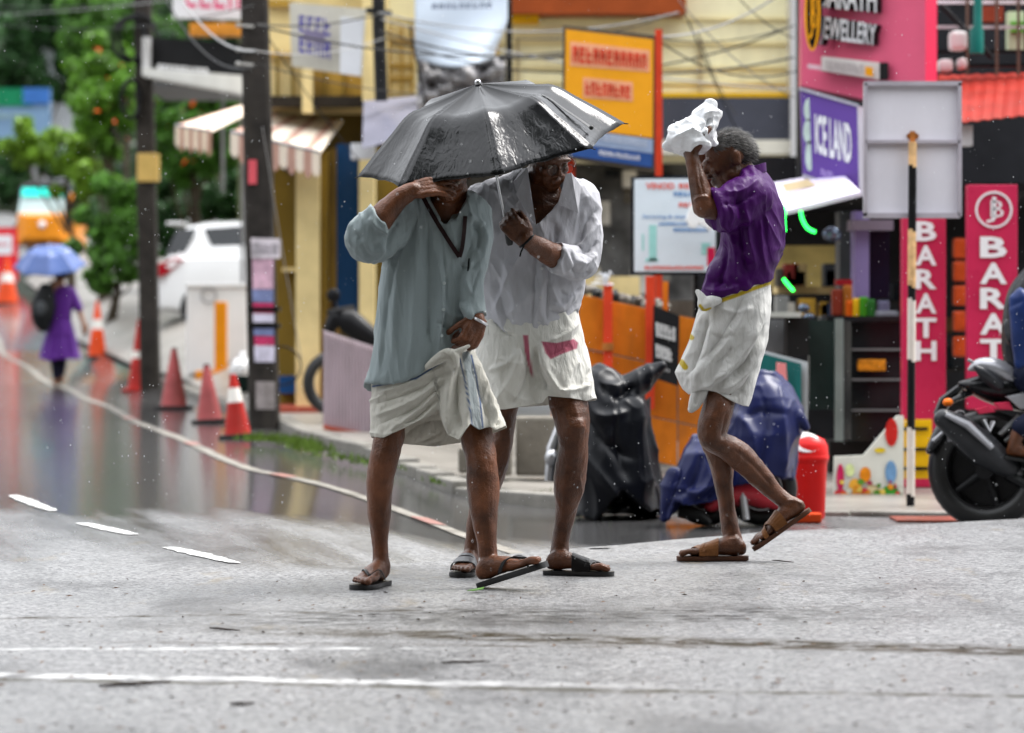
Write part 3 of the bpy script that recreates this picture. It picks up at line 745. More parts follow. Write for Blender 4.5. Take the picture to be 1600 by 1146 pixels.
folds(sh1, [([(655, 320), (650, 400), (645, 520), (640, 590)], 7, 5), ([(672, 330), (668, 420), (672, 560)], 5, -5), ([(640, 340), (622, 430), (612, 580)], 7, 5), ([(628, 380), (606, 470), (595, 585)], 5, -4),
             ([(700, 395), (688, 470), (660, 580)], 7, 4), ([(684, 380), (690, 470), (684, 555)], 3.5, 3.5), ([(692, 380), (697, 470), (690, 552)], 3, -4), ([(706, 400), (710, 470), (700, 545)], 3, 2.5),
             ([(718, 410), (735, 420), (752, 405)], 3, -4), ([(720, 470), (738, 500), (722, 520)], 6, 7), ([(735, 500), (700, 490), (690, 470)], 5, 4), ([(735, 512), (705, 515), (680, 500)], 4, -4),
             ([(735, 345), (748, 365), (742, 395)], 6, -6), ([(755, 350), (760, 375), (750, 410)], 5, 5), ([(730, 335), (760, 352)], 4, 4), ([(738, 405), (730, 440), (742, 468)], 4, 5), ([(750, 420), (740, 450), (735, 470)], 3.5, -4),
             ([(560, 372), (580, 392), (606, 388)], 6, 5), ([(552, 360), (566, 380), (580, 404)], 5, -5), ([(576, 338), (590, 356), (612, 364)], 4, 5), ([(600, 370), (596, 395), (584, 408)], 5, 4), ([(622, 340), (610, 372), (604, 400)], 5, -6)], Y1, noisefn=n1)
cutout(sh1, [(660, 255), (672, 318), (694, 350), (712, 340), (728, 318), (732, 255)], Y1 + .02)
bv1 = bvh_of(sh1)
so1 = part('shirt', sh1, blue_cloth, man1); so1.modifiers.new('thickness', 'SOLIDIFY').thickness = .003
mb = patch_on(bv1, [(664, 302), (672, 300), (690, 322), (697, 350), (688, 345), (670, 330)], [.012, .02, .02, .012, .004, .006], Y1 - .12); part('collar', mb, blue_cloth, man1, bevel=.001)
mb = patch_on(bv1, [(726, 304), (734, 306), (731, 340), (712, 346), (700, 348), (718, 326)], [.02, .012, .004, .004, .012, .02], Y1 - .12); part('collar', mb, blue_cloth, man1, bevel=.001)
lany = M('dark_maroon_strap', (.035, .013, .014), .45, .2, 30)
part('lanyard', strap_on(bv1, [(660, 306), (676, 336), (700, 375), (718, 402)], 3.4, .006, Y1 - .12), lany, man1)
part('lanyard', strap_on(bv1, [(727, 338), (725, 365), (722, 388), (718, 402)], 3.2, .008, Y1 - .12), lany, man1)
pin = M('black_thread', (.01, .01, .012), .5)
part('pen_clip', strap_on(bv1, [(733, 404), (732, 412), (731, 424)], 1.2, .004, Y1 - .12), pin, man1)
for bx, by in ((694, 443), (693, 484), (690, 525)):
    c = on_surf(bv1, bx, by, .002, Y1 - .13); mb = MB(); mb.cyl(c, c + Vector((0, -.004, 0)), .0062, .0055, 12); part('button', mb, M('pale_button', (.45, .5, .5), .3), man1)
off_white = (.70, .68, .61)
m1c = cloth_mat('off_white_cotton_blue_border', off_white, .85, [('band', srgb(150, 158, 160)), ('edge', srgb(66, 96, 140))], wr=.6, wscale=44, stretch=(1, 1, .4), rot=.6, trans=.25)
def mod1(t, a, x, y, v):
    if v > .1: return (0, 3 * math.sin(9 * a) * t)
    k = sst(686, 705, x)
    return (0, k * t * (9 * math.sin(x / 8.5 + .6) - 16) + (1 - k) * t * 4)
mu = form(Y1, [(540, 592), (600, 582), (640, 578), (680, 580), (700, 584)], [(540, 735), (555, 743), (600, 764), (650, 784), (668, 790), (700, 792)], [(540, 50), (600, 56), (700, 60)],
          [(570, 585), (640, 575), (700, 548), (745, 545)], [(578, 682), (600, 684), (632, 669), (660, 655), (686, 640), (691, 655), (700, 680), (717, 688), (735, 662), (748, 672), (765, 667), (775, 673), (792, 664)],
          [(578, 684), (630, 694), (680, 698), (720, 692), (760, 682), (792, 668)], n=300, rows=110, closed=False, mod=mod1, topB=[(570, 575), (745, 560)])
mu1 = sheetmesh('waist_cloth', mu)
folds(mu1, [([(705, 568), (640, 598), (583, 618)], 4, 5), ([(705, 576), (645, 612), (581, 634)], 3.5, -4), ([(702, 584), (645, 626), (580, 652)], 4.5, 5), ([(700, 592), (650, 636), (583, 668)], 4, -4), ([(696, 600), (655, 640), (600, 680)], 5, 5), ([(690, 612), (660, 645), (628, 666)], 4, -4),
            ([(690, 625), (640, 668), (590, 682)], 4, 4), ([(708, 575), (700, 625), (700, 680)], 6, 8), ([(716, 575), (712, 630), (722, 680)], 4, -7), ([(726, 565), (730, 615), (738, 660)], 5, 5), ([(742, 560), (762, 610), (780, 660)], 5, 6), ([(733, 560), (750, 610), (764, 664)], 4, -6), ([(770, 625), (780, 650), (772, 670)], 4, -5)], Y1,
      noisefn=lambda a, px, nn: vnoise(np.stack([px[:, 0] / 9 + px[:, 1] / 16, px[:, 1] / 22, a[:, 1] * 25], 1), 12) * 1.0 + ridge(np.stack([px[:, 0] / 50 + px[:, 1] / 17, px[:, 0] / 60, a[:, 1] * 6], 1), 67) * 3.2 * (px[:, 0] < 690) + ridge(np.stack([px[:, 0] / 15, px[:, 1] / 90, a[:, 1] * 9], 1), 68) * 2.4 * (px[:, 0] > 690))
paintattr(mu1, 'band', [([(728, 556), (735, 590), (741, 630), (746, 668)], 6.5)], back=False)
paintattr(mu1, 'edge', [([(718, 560), (726, 592), (733, 632), (738, 672)], 1.1), ([(736, 556), (744, 590), (750, 630), (754, 668)], 1.3), ([(706, 556), (650, 592), (583, 604)], 1.4)], back=False)
solidify(part('waist_cloth', mu1, m1c, man1), .003)
kn = limb(Y1, [(668, 573, -.135, 5, 6), (682, 563, -.155, 8, 9), (698, 554, -.17, 9.5, 9), (709, 557, -.17, 9, 9), (712, 570, -.165, 6, 7)]); limb(Y1, [(708, 552, -.165, 5, 6), (722, 546, -.17, 4, 5), (732, 541, -.165, 3, 4)], mb=kn)
knm = fuse(kn, .004, 2); folds(knm, [([(672, 575), (690, 562), (712, 560)], 2.5, -3), ([(690, 550), (704, 562), (708, 578)], 2.5, -4)], Y1); part('waist_knot', knm, m1c, man1)
mb = MB(); w_ = U(748, 500, Y1 - .13); Mw = Matrix.Rotation(.5, 3, 'Y'); mb.torus(w_ + Vector((.004, 0, -.004)), .031, .006, Mw, 28, 8); part('wrist_watch', mb, metal, man1, smooth=True)

# ---------------------------------------------------------------- man in the white shirt holding the umbrella
Y2 = 14.05
man2 = thing('person', 'person in white rolled-sleeve shirt and glasses gripping the umbrella shaft', 'person', (U(830, 900, Y2).x, Y2, 0), group='people crossing the wet road')
b = MB()
limb(Y2, [(842, 290, .03, 34, 36), (835, 340, .0, 62, 38), (832, 430, 0, 58, 36), (828, 520, 0, 54, 36), (828, 580, 0, 56, 38)], mb=b)
limb(Y2, [(872, 560, 0, 36, 38), (884, 600, -.02, 30, 32), (888, 625, -.03, 31, 33), (893, 650, -.06, 28, 30), (895, 670, -.07, 26.5, 30), (896, 700, -.05, 23, 27), (893, 725, -.02, 25, 30), (889, 760, 0, 24.5, 30), (884, 800, .03, 16.5, 22), (876, 840, .05, 13.5, 17), (874, 862, .05, 15, 17), (872, 878, .05, 15, 17)], mb=b)
mb_kn = b.ball(U(898, 666, Y2 - .115), (.045, .034, .052))
limb(Y2, [(788, 580, .05, 40, 42), (787, 645, .06, 21, 28), (783, 690, .05, 19, 26), (768, 740, .06, 22, 27), (752, 790, .08, 19, 23), (740, 840, .1, 13, 16), (736, 866, .1, 12.5, 15), (735, 882, .1, 13, 15)], mb=b)
limb(Y2, [(904, 318, .0, 20, 22), (912, 360, -.03, 14, 16), (910, 408, -.1, 14, 14)], mb=b)
limb(Y2, [(908, 414, -.11, 14, 14), (885, 408, -.16, 17, 17), (872, 403, -.20, 20, 19), (842, 387, -.27, 16, 15), (819, 373, -.335, 12.5, 12)], mb=b)
limb(Y2, [(750, 318, .02, 24, 28), (742, 380, .06, 18, 22), (748, 450, .1, 15, 17), (768, 520, .12, 12, 12)], mb=b)
hand(b, U(820, 374, Y2 - .335), (-.66, -.12, .70), (-.10, -.95, -.2), side=1, curls=[(1.25, 1.45, .9), (1.2, 1.45, .9), (1.15, 1.4, .9), (1.1, 1.4, .9)], thumb=(.35, .75), s=1.06)
hand(b, U(768, 520, Y2 + .12), (.1, 0, -1), (-.6, -.7, 0), side=1, s=1.0)
P2 = head(b, U(856, 247, Y2 - .05), (.38, -.79, -.48), (.14, -.50, .86), 1.03)
f2a = (.965, -.26, 0); f2b = (-.18, -.98, 0)
FC = foot(b, heel_at(868, 880, Y2 + .02, f2a, 1.0, .02), f2a, (0, 0, 1), 1.0, inner=1)
FD = foot(b, heel_at(735, 882, Y2 + .1, f2b, 1.0, .02), f2b, (0, 0, 1), .98, inner=-1)
bm_ = fuse(b, .0048, 4)
folds(bm_, [([(885, 648), (905, 652), (918, 648)], 5, -1.5), ([(884, 662), (900, 668), (915, 664)], 5, 1.5), ([(905, 745), (908, 770), (902, 790)], 3, 2)], Y2, noisefn=skinlump)
tuck(bm_, [(740, 520), (905, 500), (926, 600), (926, 612), (850, 608), (800, 628), (740, 630)], .06); part('body', bm_, SKIN2, man2)
sandal(man2, FC, black_rubber, black_strap, 'bands'); sandal(man2, FD, black_rubber, M('grey_strap', (.12, .12, .125), .35), 'other')
white_cloth = cloth_mat('white_cotton', (.54, .54, .58), .72, wr=.4, stretch=(1, 1, .4), wscale=24, trans=.15)
s_ = form(Y2, [(268, 806), (276, 790), (284, 765), (292, 742), (306, 728), (340, 722), (420, 735), (500, 748), (540, 752)],
          [(268, 866), (276, 885), (284, 902), (292, 916), (302, 926), (320, 932), (350, 926), (420, 918), (460, 914), (490, 902), (540, 885)],
          [(268, 34), (284, 46), (300, 52), (350, 56), (450, 60), (540, 56)], 267,
          [(740, 488), (755, 497), (790, 520), (820, 528), (850, 519), (885, 498), (915, 474)], [(740, 505), (920, 500)], lift=.04)
limb(Y2, [(902, 314, 0, 36, 40), (914, 350, -.02, 28, 33), (917, 390, -.06, 25, 29), (910, 415, -.1, 24, 27), (893, 411, -.14, 25, 25), (876, 404, -.19, 25, 25), (867, 401, -.205, 25.5, 25.5)], mb=s_, caps='start')
limb(Y2, [(752, 316, .02, 32, 38), (742, 370, .05, 24, 30), (745, 430, .08, 22, 26), (756, 480, .1, 18, 20)], mb=s_)
sh2 = fuse(s_, .0050, 3)
def n2(a, px, nn):
    q = vnoise(np.stack([px[:, 0] / 20 + px[:, 1] / 60, px[:, 1] / 60, a[:, 1] * 14], 1), 21) * 2.2 + vnoise(np.stack([px[:, 0] / 9 - px[:, 1] / 30, px[:, 1] / 26, a[:, 1] * 20], 1), 25) * 1.2
    return q + ridge(np.stack([px[:, 0] / 34 + px[:, 1] / 70, px[:, 1] / 110, a[:, 1] * 8], 1), 63) * 3.5 + ridge(np.stack([px[:, 0] / 18 - px[:, 1] / 34, px[:, 1] / 60, a[:, 1] * 12], 1), 64) * 2.0 + ridge(np.stack([px[:, 0] / 11 + px[:, 1] / 60, px[:, 1] / 50, a[:, 1] * 16], 1), 85) * 1.2
folds(sh2, [([(935, 325), (912, 352), (905, 385)], 5, -6), ([(938, 345), (918, 372), (905, 395)], 5, 6), ([(936, 375), (918, 392), (898, 392)], 4.5, -6), ([(934, 395), (915, 412), (900, 405)], 4.5, 6), ([(925, 425), (905, 428), (890, 418)], 4, -5), ([(890, 345), (905, 315), (925, 305)], 5, 4),
             ([(868, 383), (874, 405), (880, 432)], 3, 4), ([(892, 390), (897, 412), (898, 436)], 3, -4), ([(845, 330), (847, 420), (842, 515)], 6.5, 3.5), ([(836, 352), (836, 430), (830, 522)], 2.5, -4), ([(858, 352), (858, 420), (852, 512)], 2.5, -3.5),
             ([(868, 345), (868, 375), (864, 395)], 4, -4), ([(900, 455), (875, 480), (862, 470)], 5, 5), ([(905, 470), (880, 490), (855, 480)], 4, -4), ([(912, 448), (890, 462), (872, 452)], 4, -4), ([(885, 490), (870, 470), (858, 440)], 4, 4),
             ([(790, 400), (800, 460), (820, 520)], 7, 4), ([(775, 430), (785, 480), (800, 515)], 6, -4), ([(735, 300), (755, 315), (770, 345)], 5, 6), ([(730, 320), (745, 340), (750, 370)], 5, -5), ([(800, 300), (785, 330), (775, 370)], 6, -4), ([(760, 290), (790, 310), (815, 335)], 5, 4), ([(725, 310), (738, 350), (735, 390)], 4, 4)], Y2, noisefn=n2)
cutout(sh2, [(818, 240), (824, 300), (836, 352), (858, 332), (874, 312), (888, 280), (888, 240)], Y2 + .02)
bv2 = bvh_of(sh2)
so2 = part('shirt', sh2, white_cloth, man2); so2.modifiers.new('thickness', 'SOLIDIFY').thickness = .003
mb = patch_on(bv2, [(816, 264), (824, 262), (829, 300), (838, 354), (828, 340), (806, 304), (800, 286)], [.03, .03, .03, .010, .008, .008, .012], Y2 - .13); part('collar', mb, white_cloth, man2, bevel=.001)
mb = patch_on(bv2, [(884, 272), (893, 270), (908, 292), (904, 334), (872, 318)], [.03, .03, .012, .008, .012], Y2 - .13); part('collar', mb, white_cloth, man2, bevel=.001)
for bx, by in ((848, 375), (847, 420), (845, 465), (842, 505)):
    c = on_surf(bv2, bx, by, .002, Y2 - .14); mb = MB(); mb.cyl(c, c + Vector((0, -.004, 0)), .006, .0055, 12); part('button', mb, M('white_button', (.6, .6, .6), .3), man2)
m2c = cloth_mat('white_cotton_pink_border', (.74, .73, .68), .85, [('band', srgb(176, 92, 112))], wr=.55, wscale=38, stretch=(1, 1, .4), rot=-.6, trans=.22)
def mod2(t, a, x, y, v):
    return (0, t * (7 * math.sin(x / 13 + .4 * t) + 3 * math.sin(x / 6 + 1)) if v < 0 else 5 * t * math.sin(8 * a))
mu = form(Y2, [(470, 752), (560, 745), (650, 742)], [(470, 896), (495, 904), (520, 911), (560, 919), (595, 928), (650, 931)], [(470, 52), (560, 62), (650, 66)],
          [(740, 485), (820, 505), (910, 480)], [(740, 640), (790, 640), (848, 630), (855, 619), (890, 622), (915, 627), (931, 622)], [(740, 642), (850, 634), (931, 626)], n=300, rows=110, closed=False, mod=mod2, topB=[(740, 480), (910, 475)])
mu2 = sheetmesh('waist_cloth', mu)
folds(mu2, [([(845, 530), (850, 570), (870, 605), (895, 620)], 6, 8), ([(838, 540), (842, 580), (858, 612)], 5, -8), ([(906, 560), (890, 585), (880, 612)], 5, 4), ([(922, 575), (912, 600), (890, 618)], 4, -4), ([(908, 500), (880, 525), (855, 535)], 5, 5), ([(905, 515), (880, 545), (850, 560)], 4, -3),
            ([(818, 540), (800, 590), (770, 635)], 6, 5), ([(830, 560), (820, 600), (795, 638)], 5, -5), ([(815, 545), (790, 570), (760, 580)], 5, 4), ([(925, 600), (900, 608), (870, 612)], 4, 5), ([(812, 535), (826, 575), (850, 612)], 4, -5), ([(768, 500), (790, 520), (808, 526)], 3, -4)], Y2,
      noisefn=lambda a, px, nn: vnoise(np.stack([px[:, 0] / 12 - px[:, 1] / 20, px[:, 1] / 22, a[:, 1] * 25], 1), 17) * 1.0 + ridge(np.stack([px[:, 0] / 26 - px[:, 1] / 40, px[:, 1] / 60, a[:, 1] * 8], 1), 69) * 3.2)
paintpoly(mu2, 'band', [[(817, 524), (825, 524), (828, 560), (834, 594), (826, 576), (820, 550)], [(846, 534), (870, 536), (896, 530), (903, 536), (901, 545), (880, 553), (860, 562), (852, 552)]])
solidify(part('waist_cloth', mu2, m2c, man2), .003)
wr = U(823, 376, Y2 - .325); mb = MB(); Mw = basis((-.66, -.12, .70), (0, -1, 0)); Mw = Matrix((Mw[1], Mw[2], Mw[0])).transposed()
mb.torus(wr, .034, .0055, Mw, 28, 8); mb.tube([wr + Vector((-.01, -.035, -.02)), wr + Vector((-.022, -.04, -.045)), wr + Vector((-.026, -.036, -.062))], .0035, 6); part('thread_bracelet', mb, black_strap, man2, smooth=True)
mb = MB(); Fr = basis((.38, -.79, -.48), (.14, -.50, .86)); Mg = Matrix((Fr[1], Fr[2], Fr[0])).transposed()
for k in (-1, 1):
    mb.torus(P2(.034 * k, .121, .010), .021, .0011, Mg, 24, 6); mb.tube([P2(.056 * k, .118, .016), P2(.080 * k, .08, .016), P2(.083 * k, -.02, .012)], .0014, 6)
mb.tube([P2(-.011, .122, .014), P2(0, .128, .017), P2(.011, .122, .014)], .0014, 6); gl = part('glasses', mb, M('dark_wire', (.05, .04, .035), .35, metal=.6), man2, smooth=True)
glass = bpy.data.materials.new('clear_lens'); glass.use_nodes = True; _nt = glass.node_tree; _t = nd(_nt, 'ShaderNodeBsdfTransparent'); _g = nd(_nt, 'ShaderNodeBsdfGlossy'); _g.inputs['Roughness'].default_value = .05; _m = nd(_nt, 'ShaderNodeMixShader', i_0=.012)
_nt.links.new(_t.outputs[0], _m.inputs[1]); _nt.links.new(_g.outputs[0], _m.inputs[2]); _nt.links.new(_m.outputs[0], _nt.nodes['Material Output'].inputs[0])
for k in (-1, 1): mb = MB(); mb.lathe(P2(.034 * k, .121, .010), [(.0205, -.0006), (.0205, .0006)], 20, Mg); part('lens', mb, glass, gl)
eyew = M('eye_white', (.22, .18, .15), .4)
for hd, rt in ((P1, man1), (P2, man2)):
    for k in (-1, 1): mb = MB(); mb.ball(hd(.031 * k, .0905, .012), .0095); part('eye', mb, eyew, rt, smooth=True)
dark_hair = M('black_grey_hair', (.022, .02, .02), .5, .6, 30); grey_hair = M('grey_hair', (.135, .128, .122), .5, .8, 40)
scalp = lambda v: v.z > .15 or (v.y < .15 and v.z > -.55)
hairs('hair', P1, man1, dark_hair, scalp, 1600, .030, 4); hairs('hair', P2, man2, grey_hair, scalp, 1600, .028, 5)

# ---------------------------------------------------------------- man in the purple shirt
Y3 = 14.85
man3 = thing('person', 'person in purple shirt walking with a plastic bag held over the head', 'person', (U(1150, 860, Y3).x, Y3, 0), group='people crossing the wet road')
b = MB()
limb(Y3, [(1165, 290, .0, 30, 40), (1172, 340, 0, 40, 58), (1166, 420, 0, 36, 46), (1158, 480, 0, 36, 44), (1148, 560, 0, 34, 42)], mb=b)
limb(Y3, [(1146, 560, -.05, 28, 30), (1128, 610, -.07, 24, 26), (1121, 640, -.09, 24, 26), (1112, 668, -.1, 22, 24), (1114, 687, -.1, 20, 22), (1130, 696, -.09, 18.5, 20), (1156, 713, -.05, 21, 22), (1184, 742, -.02, 18, 19), (1210, 770, 0, 14, 15), (1228, 784, .0, 13, 14), (1240, 790, 0, 13, 14)], mb=b)
limb(Y3, [(1146, 570, .06, 28, 30), (1128, 615, .05, 24, 26), (1120, 650, .03, 23, 25), (1113, 680, .02, 21, 22), (1119, 702, .02, 19.5, 21), (1128, 730, .03, 18, 21), (1131, 760, .04, 14.5, 17), (1137, 800, .05, 12.5, 15), (1142, 830, .05, 14, 16), (1147, 846, .05, 14, 16)], mb=b)
limb(Y3, [(1165, 318, -.12, 20, 20), (1130, 326, -.19, 19, 18), (1101, 322, -.22, 18.5, 18.5)], mb=b)
limb(Y3, [(1101, 323, -.22, 19, 19), (1094, 297, -.22, 17, 17), (1085, 266, -.21, 12.5, 14), (1079, 238, -.2, 10, 11)], mb=b)
limb(Y3, [(1160, 315, .15, 26, 26), (1122, 322, .2, 20, 20), (1108, 318, .2, 17, 17)], mb=b)
limb(Y3, [(1106, 318, .2, 17, 17), (1100, 285, .16, 15, 15), (1096, 240, .1, 11, 11)], mb=b)
hand(b, U(1079, 240, Y3 - .2), (-.08, .1, 1), (-.75, -.65, 0), side=1, curls=[(.7, .8, .5), (.6, .8, .5), (.5, .7, .5), (.5, .7, .5)], thumb=(.5, .3), s=1.05)
hand(b, U(1096, 240, Y3 + .1), (-.05, -.3, 1), (-.5, .85, 0), side=-1, curls=[(.5, .6, .5)] * 4, s=1.0)
P3 = head(b, U(1140, 252, Y3 - .02), (-.90, -.12, -.42), (-.42, 0, .90), 1.04)
f3a = (-.998, -.06, -.0); f3b = (-.82, -.06, -.57)
h3 = U(1164, 860, Y3 + .02); h3.z = .022
FE = foot(b, h3, f3a, (0, 0, 1), 1.05, inner=-1)
FG = foot(b, U(1260, 796, Y3 - .0), f3b, (-.57, 0, .82), 1.02, inner=1)
bm_ = fuse(b, .0048, 4)
folds(bm_, [([(1136, 640), (1130, 670), (1128, 690)], 3, -3), ([(1145, 700), (1180, 730), (1210, 765)], 4, -2.5), ([(1128, 735), (1138, 780), (1142, 815)], 3.5, -2), ([(1090, 250), (1094, 280), (1100, 310)], 3, -2), ([(1082, 316), (1095, 308), (1110, 310)], 3, 3), ([(1225, 785), (1240, 782), (1256, 790)], 3, 2)], Y3, noisefn=skinlump)
tuck(bm_, [(1120, 480), (1200, 460), (1190, 560), (1168, 622), (1150, 618), (1122, 604), (1085, 600), (1075, 560)], .05); part('body', bm_, SKIN2, man3)
sandal(man3, FE, brown_sole, brown_leather, 'bands'); sandal(man3, FG, brown_sole, brown_leather, 'bands')
purple = cloth_mat('purple_satin_cotton', srgb(60, 7, 80), .46, spec=.14, wr=.4, sheen=.0, stretch=(1, 1, .5), wscale=18, trans=0)
s_ = form(Y3, [(262, 1160), (270, 1150), (282, 1138), (300, 1126), (350, 1124), (385, 1123), (400, 1120), (430, 1104), (458, 1094), (480, 1096)],
          [(262, 1186), (270, 1194), (290, 1207), (325, 1220), (360, 1224), (390, 1222), (415, 1214), (435, 1210), (480, 1206)],
          [(262, 26), (276, 52), (300, 68), (350, 68), (430, 62), (480, 62)], 261, [(1090, 465), (1130, 464), (1165, 452), (1212, 435)], lift=.03)
limb(Y3, [(1172, 312, -.12, 40, 36), (1145, 322, -.18, 36, 32), (1124, 330, -.21, 34, 30), (1116, 332, -.22, 34, 30)], mb=s_, caps='start')
limb(Y3, [(1168, 312, .12, 38, 34), (1140, 320, .18, 34, 30), (1122, 328, .2, 30, 26)], mb=s_)
sh3 = fuse(s_, .0050, 3)
def n3(a, px, nn):
    return vnoise(np.stack([px[:, 0] / 16 - px[:, 1] / 40, px[:, 1] / 70, a[:, 1] * 12], 1), 31) * 2.8 + vnoise(np.stack([px[:, 0] / 8 - px[:, 1] / 22, px[:, 1] / 30, a[:, 1] * 20], 1), 35) * 1.3 + ridge(np.stack([px[:, 0] / 26 - px[:, 1] / 70, px[:, 1] / 120, a[:, 1] * 8], 1), 65) * 4 + ridge(np.stack([px[:, 0] / 15 - px[:, 1] / 30, px[:, 1] / 60, a[:, 1] * 12], 1), 66) * 2
folds(sh3, [([(1185, 280), (1160, 300), (1125, 300)], 5, 5), ([(1180, 300), (1150, 318), (1125, 318)], 5, -5), ([(1165, 325), (1172, 380), (1182, 425)], 5, 6), ([(1155, 340), (1160, 390), (1172, 435)], 4, -6), ([(1140, 360), (1150, 400), (1150, 445)], 5, 5), ([(1128, 375), (1132, 420), (1118, 455)], 5, -7), ([(1120, 400), (1112, 435), (1100, 458)], 5, 6),
             ([(1150, 300), (1160, 330), (1160, 360)], 6, -8), ([(1132, 365), (1155, 355), (1168, 335)], 4, 5), ([(1200, 300), (1195, 350), (1205, 410)], 6, -4), ([(1190, 340), (1190, 390), (1196, 430)], 4, 4), ([(1145, 375), (1165, 400), (1180, 412)], 4, 4), ([(1110, 445), (1125, 440), (1145, 452)], 4, -4), ([(1098, 452), (1125, 456), (1160, 446)], 4, 4), ([(1135, 310), (1145, 340), (1130, 362)], 4, 4)], Y3, noisefn=n3)
bv3 = bvh_of(sh3)
so3 = part('shirt', sh3, purple, man3)
mb = MB(); C = [(1152, 274), (1160, 266), (1172, 262), (1184, 263), (1190, 268)]
rg = []
for a in range(17):
    t = a / 16 * 2 * math.pi; x = 1172 + 22 * math.cos(t); d = math.sin(t) * 26 * Y3 / F; y = 268 + (1172 - x) * .28
    rg.append([U(x, y + 8, Y3 + d), U(x - 1, y - 7, Y3 + d * .92), U(x + 3, y - 8, Y3 + d * 1.06), U(x + 4, y + 6, Y3 + d * 1.15)])
mb.loft(rg, cap=False); part('collar', mb, purple, man3, smooth=True)
m3c = cloth_mat('off_white_cotton_gold_border', (.68, .675, .65), .85, [('band', srgb(190, 165, 40))], wr=.6, wscale=38, stretch=(1, 1, .35), rot=.5, trans=.2)
def mod3(t, a, x, y, v):
    return (0, t * (6 * math.sin(x / 15 + 2 * t) + 3 * math.sin(x / 7)) if v < 0 else 4 * t * math.sin(7 * a))
mu = form(Y3, [(435, 1128), (455, 1108), (470, 1097), (480, 1093), (520, 1082), (560, 1066), (582, 1056), (600, 1063), (616, 1070), (650, 1076)], [(435, 1204), (490, 1204), (530, 1199), (580, 1186), (615, 1176), (634, 1169), (650, 1166)], [(435, 58), (520, 64), (650, 58)],
          [(1090, 468), (1120, 466), (1165, 450), (1206, 434)], [(1050, 580), (1056, 586), (1066, 606), (1076, 617), (1086, 612), (1098, 609), (1106, 610), (1120, 613), (1145, 628), (1160, 634), (1172, 636)], [(1056, 598), (1110, 612), (1170, 632)], n=300, rows=120, closed=False, mod=mod3)
mu3 = sheetmesh('waist_cloth', mu)
folds(mu3, [([(1100, 485), (1084, 540), (1064, 584)], 4, 7), ([(1108, 490), (1094, 545), (1072, 592)], 4, -8), ([(1114, 500), (1104, 550), (1082, 600)], 5, 5), ([(1200, 460), (1165, 550), (1095, 606)], 7, 7), ([(1198, 495), (1165, 565), (1110, 608)], 5, -7), ([(1194, 525), (1165, 585), (1122, 614)], 6, 7), ([(1180, 455), (1140, 530), (1085, 590)], 7, 5), ([(1165, 460), (1125, 530), (1080, 580)], 5, -5), ([(1182, 565), (1160, 605), (1135, 620)], 4, -5), ([(1165, 608), (1148, 618), (1122, 612)], 4, -5),
            ([(1108, 520), (1130, 530), (1150, 520)], 5, -2.5), ([(1120, 480), (1150, 488), (1180, 480)], 4, 3), ([(1112, 570), (1128, 560), (1146, 540)], 4, -4), ([(1196, 450), (1180, 500), (1175, 540)], 5, 3), ([(1090, 608), (1110, 600), (1140, 580)], 4, 6)], Y3,
      noisefn=lambda a, px, nn: vnoise(np.stack([px[:, 0] / 12 + px[:, 1] / 16, px[:, 1] / 20, a[:, 1] * 25], 1), 41) * 1.0 + ridge(np.stack([px[:, 0] / 28 + px[:, 1] / 24, px[:, 1] / 80 - px[:, 0] / 90, a[:, 1] * 8], 1), 70) * 1.4)
paintattr(mu3, 'band', [([(1122, 472), (1150, 462), (1175, 452), (1206, 441)], 3.2), ([(1074, 522), (1081, 528)], 4.0), ([(1065, 566), (1071, 574)], 4.5)], back=True)
solidify(part('waist_cloth', mu3, m3c, man3), .003)
kn = limb(Y3, [(1122, 470, -.15, 6, 8), (1110, 472, -.165, 10, 11), (1099, 478, -.165, 9, 10), (1097, 466, -.16, 7, 8), (1090, 456, -.15, 4, 5)]); knm = fuse(kn, .004, 2)
paintattr(knm, 'band', [([(1094, 478), (1100, 486), (1110, 483)], 2.5)]); part('waist_knot', knm, m3c, man3)
tl = limb(Y3, [(1098, 590, -.10, 12, 9), (1093, 612, -.12, 13, 10), (1085, 632, -.12, 10, 8), (1080, 640, -.12, 6, 6)]); tlm = fuse(tl, .005, 2); folds(tlm, [([(1094, 600), (1086, 636)], 3, -4)], Y3); part('hanging_cloth_end', tlm, m3c, man3)
scalp3 = lambda v: (v.z > .30 and v.y < .62) or (v.y < -.05 and v.z > -.72 and not (abs(v.x) > .8 and v.z < .05 and v.y > -.3))
hairs('hair', P3, man3, grey_hair, scalp3, 4200, .036, 6, sweep=(0, -.9, -.75), w=.0009)
dk = M('dark_hair_streaks', (.03, .028, .027), .5, .5, 40); hairs('hair', P3, man3, dk, lambda v: scalp3(v) and v.y < .3, 2600, .034, 8, sweep=(0, -.9, -.75), w=.0009)

# white plastic bag held over his head
plastic = M('white_plastic_film', (.80, .81, .83), .25, .06, 9, bump=.5, bscale=30, spec=.5, sss=.0)
b = limb(Y3 - .16, [(1046, 226, 0, 10, 20), (1062, 218, 0, 24, 40), (1085, 212, .02, 30, 46), (1104, 210, .03, 24, 40), (1116, 222, .02, 6, 16)])
limb(Y3 - .16, [(1094, 205, .02, 14, 20), (1100, 188, .02, 19, 24), (1108, 174, .02, 16, 20), (1112, 166, .02, 8, 10)], mb=b)
limb(Y3 - .16, [(1112, 196, .02, 14, 20), (1117, 184, .02, 12, 16)], mb=b)
bag = fuse(b, .0038, 1)
def nb(a, px, nn):
    q = a * np.array([13, 10, 16]); r1 = np.abs(vnoise(q, 51)); r2 = np.abs(vnoise(q * 2.3, 52)); return (-(r1 ** .8) * 10 - (r2 ** .8) * 2.5 + ridge(a * np.array([17, 12, 24]), 55) * 4 + 5)
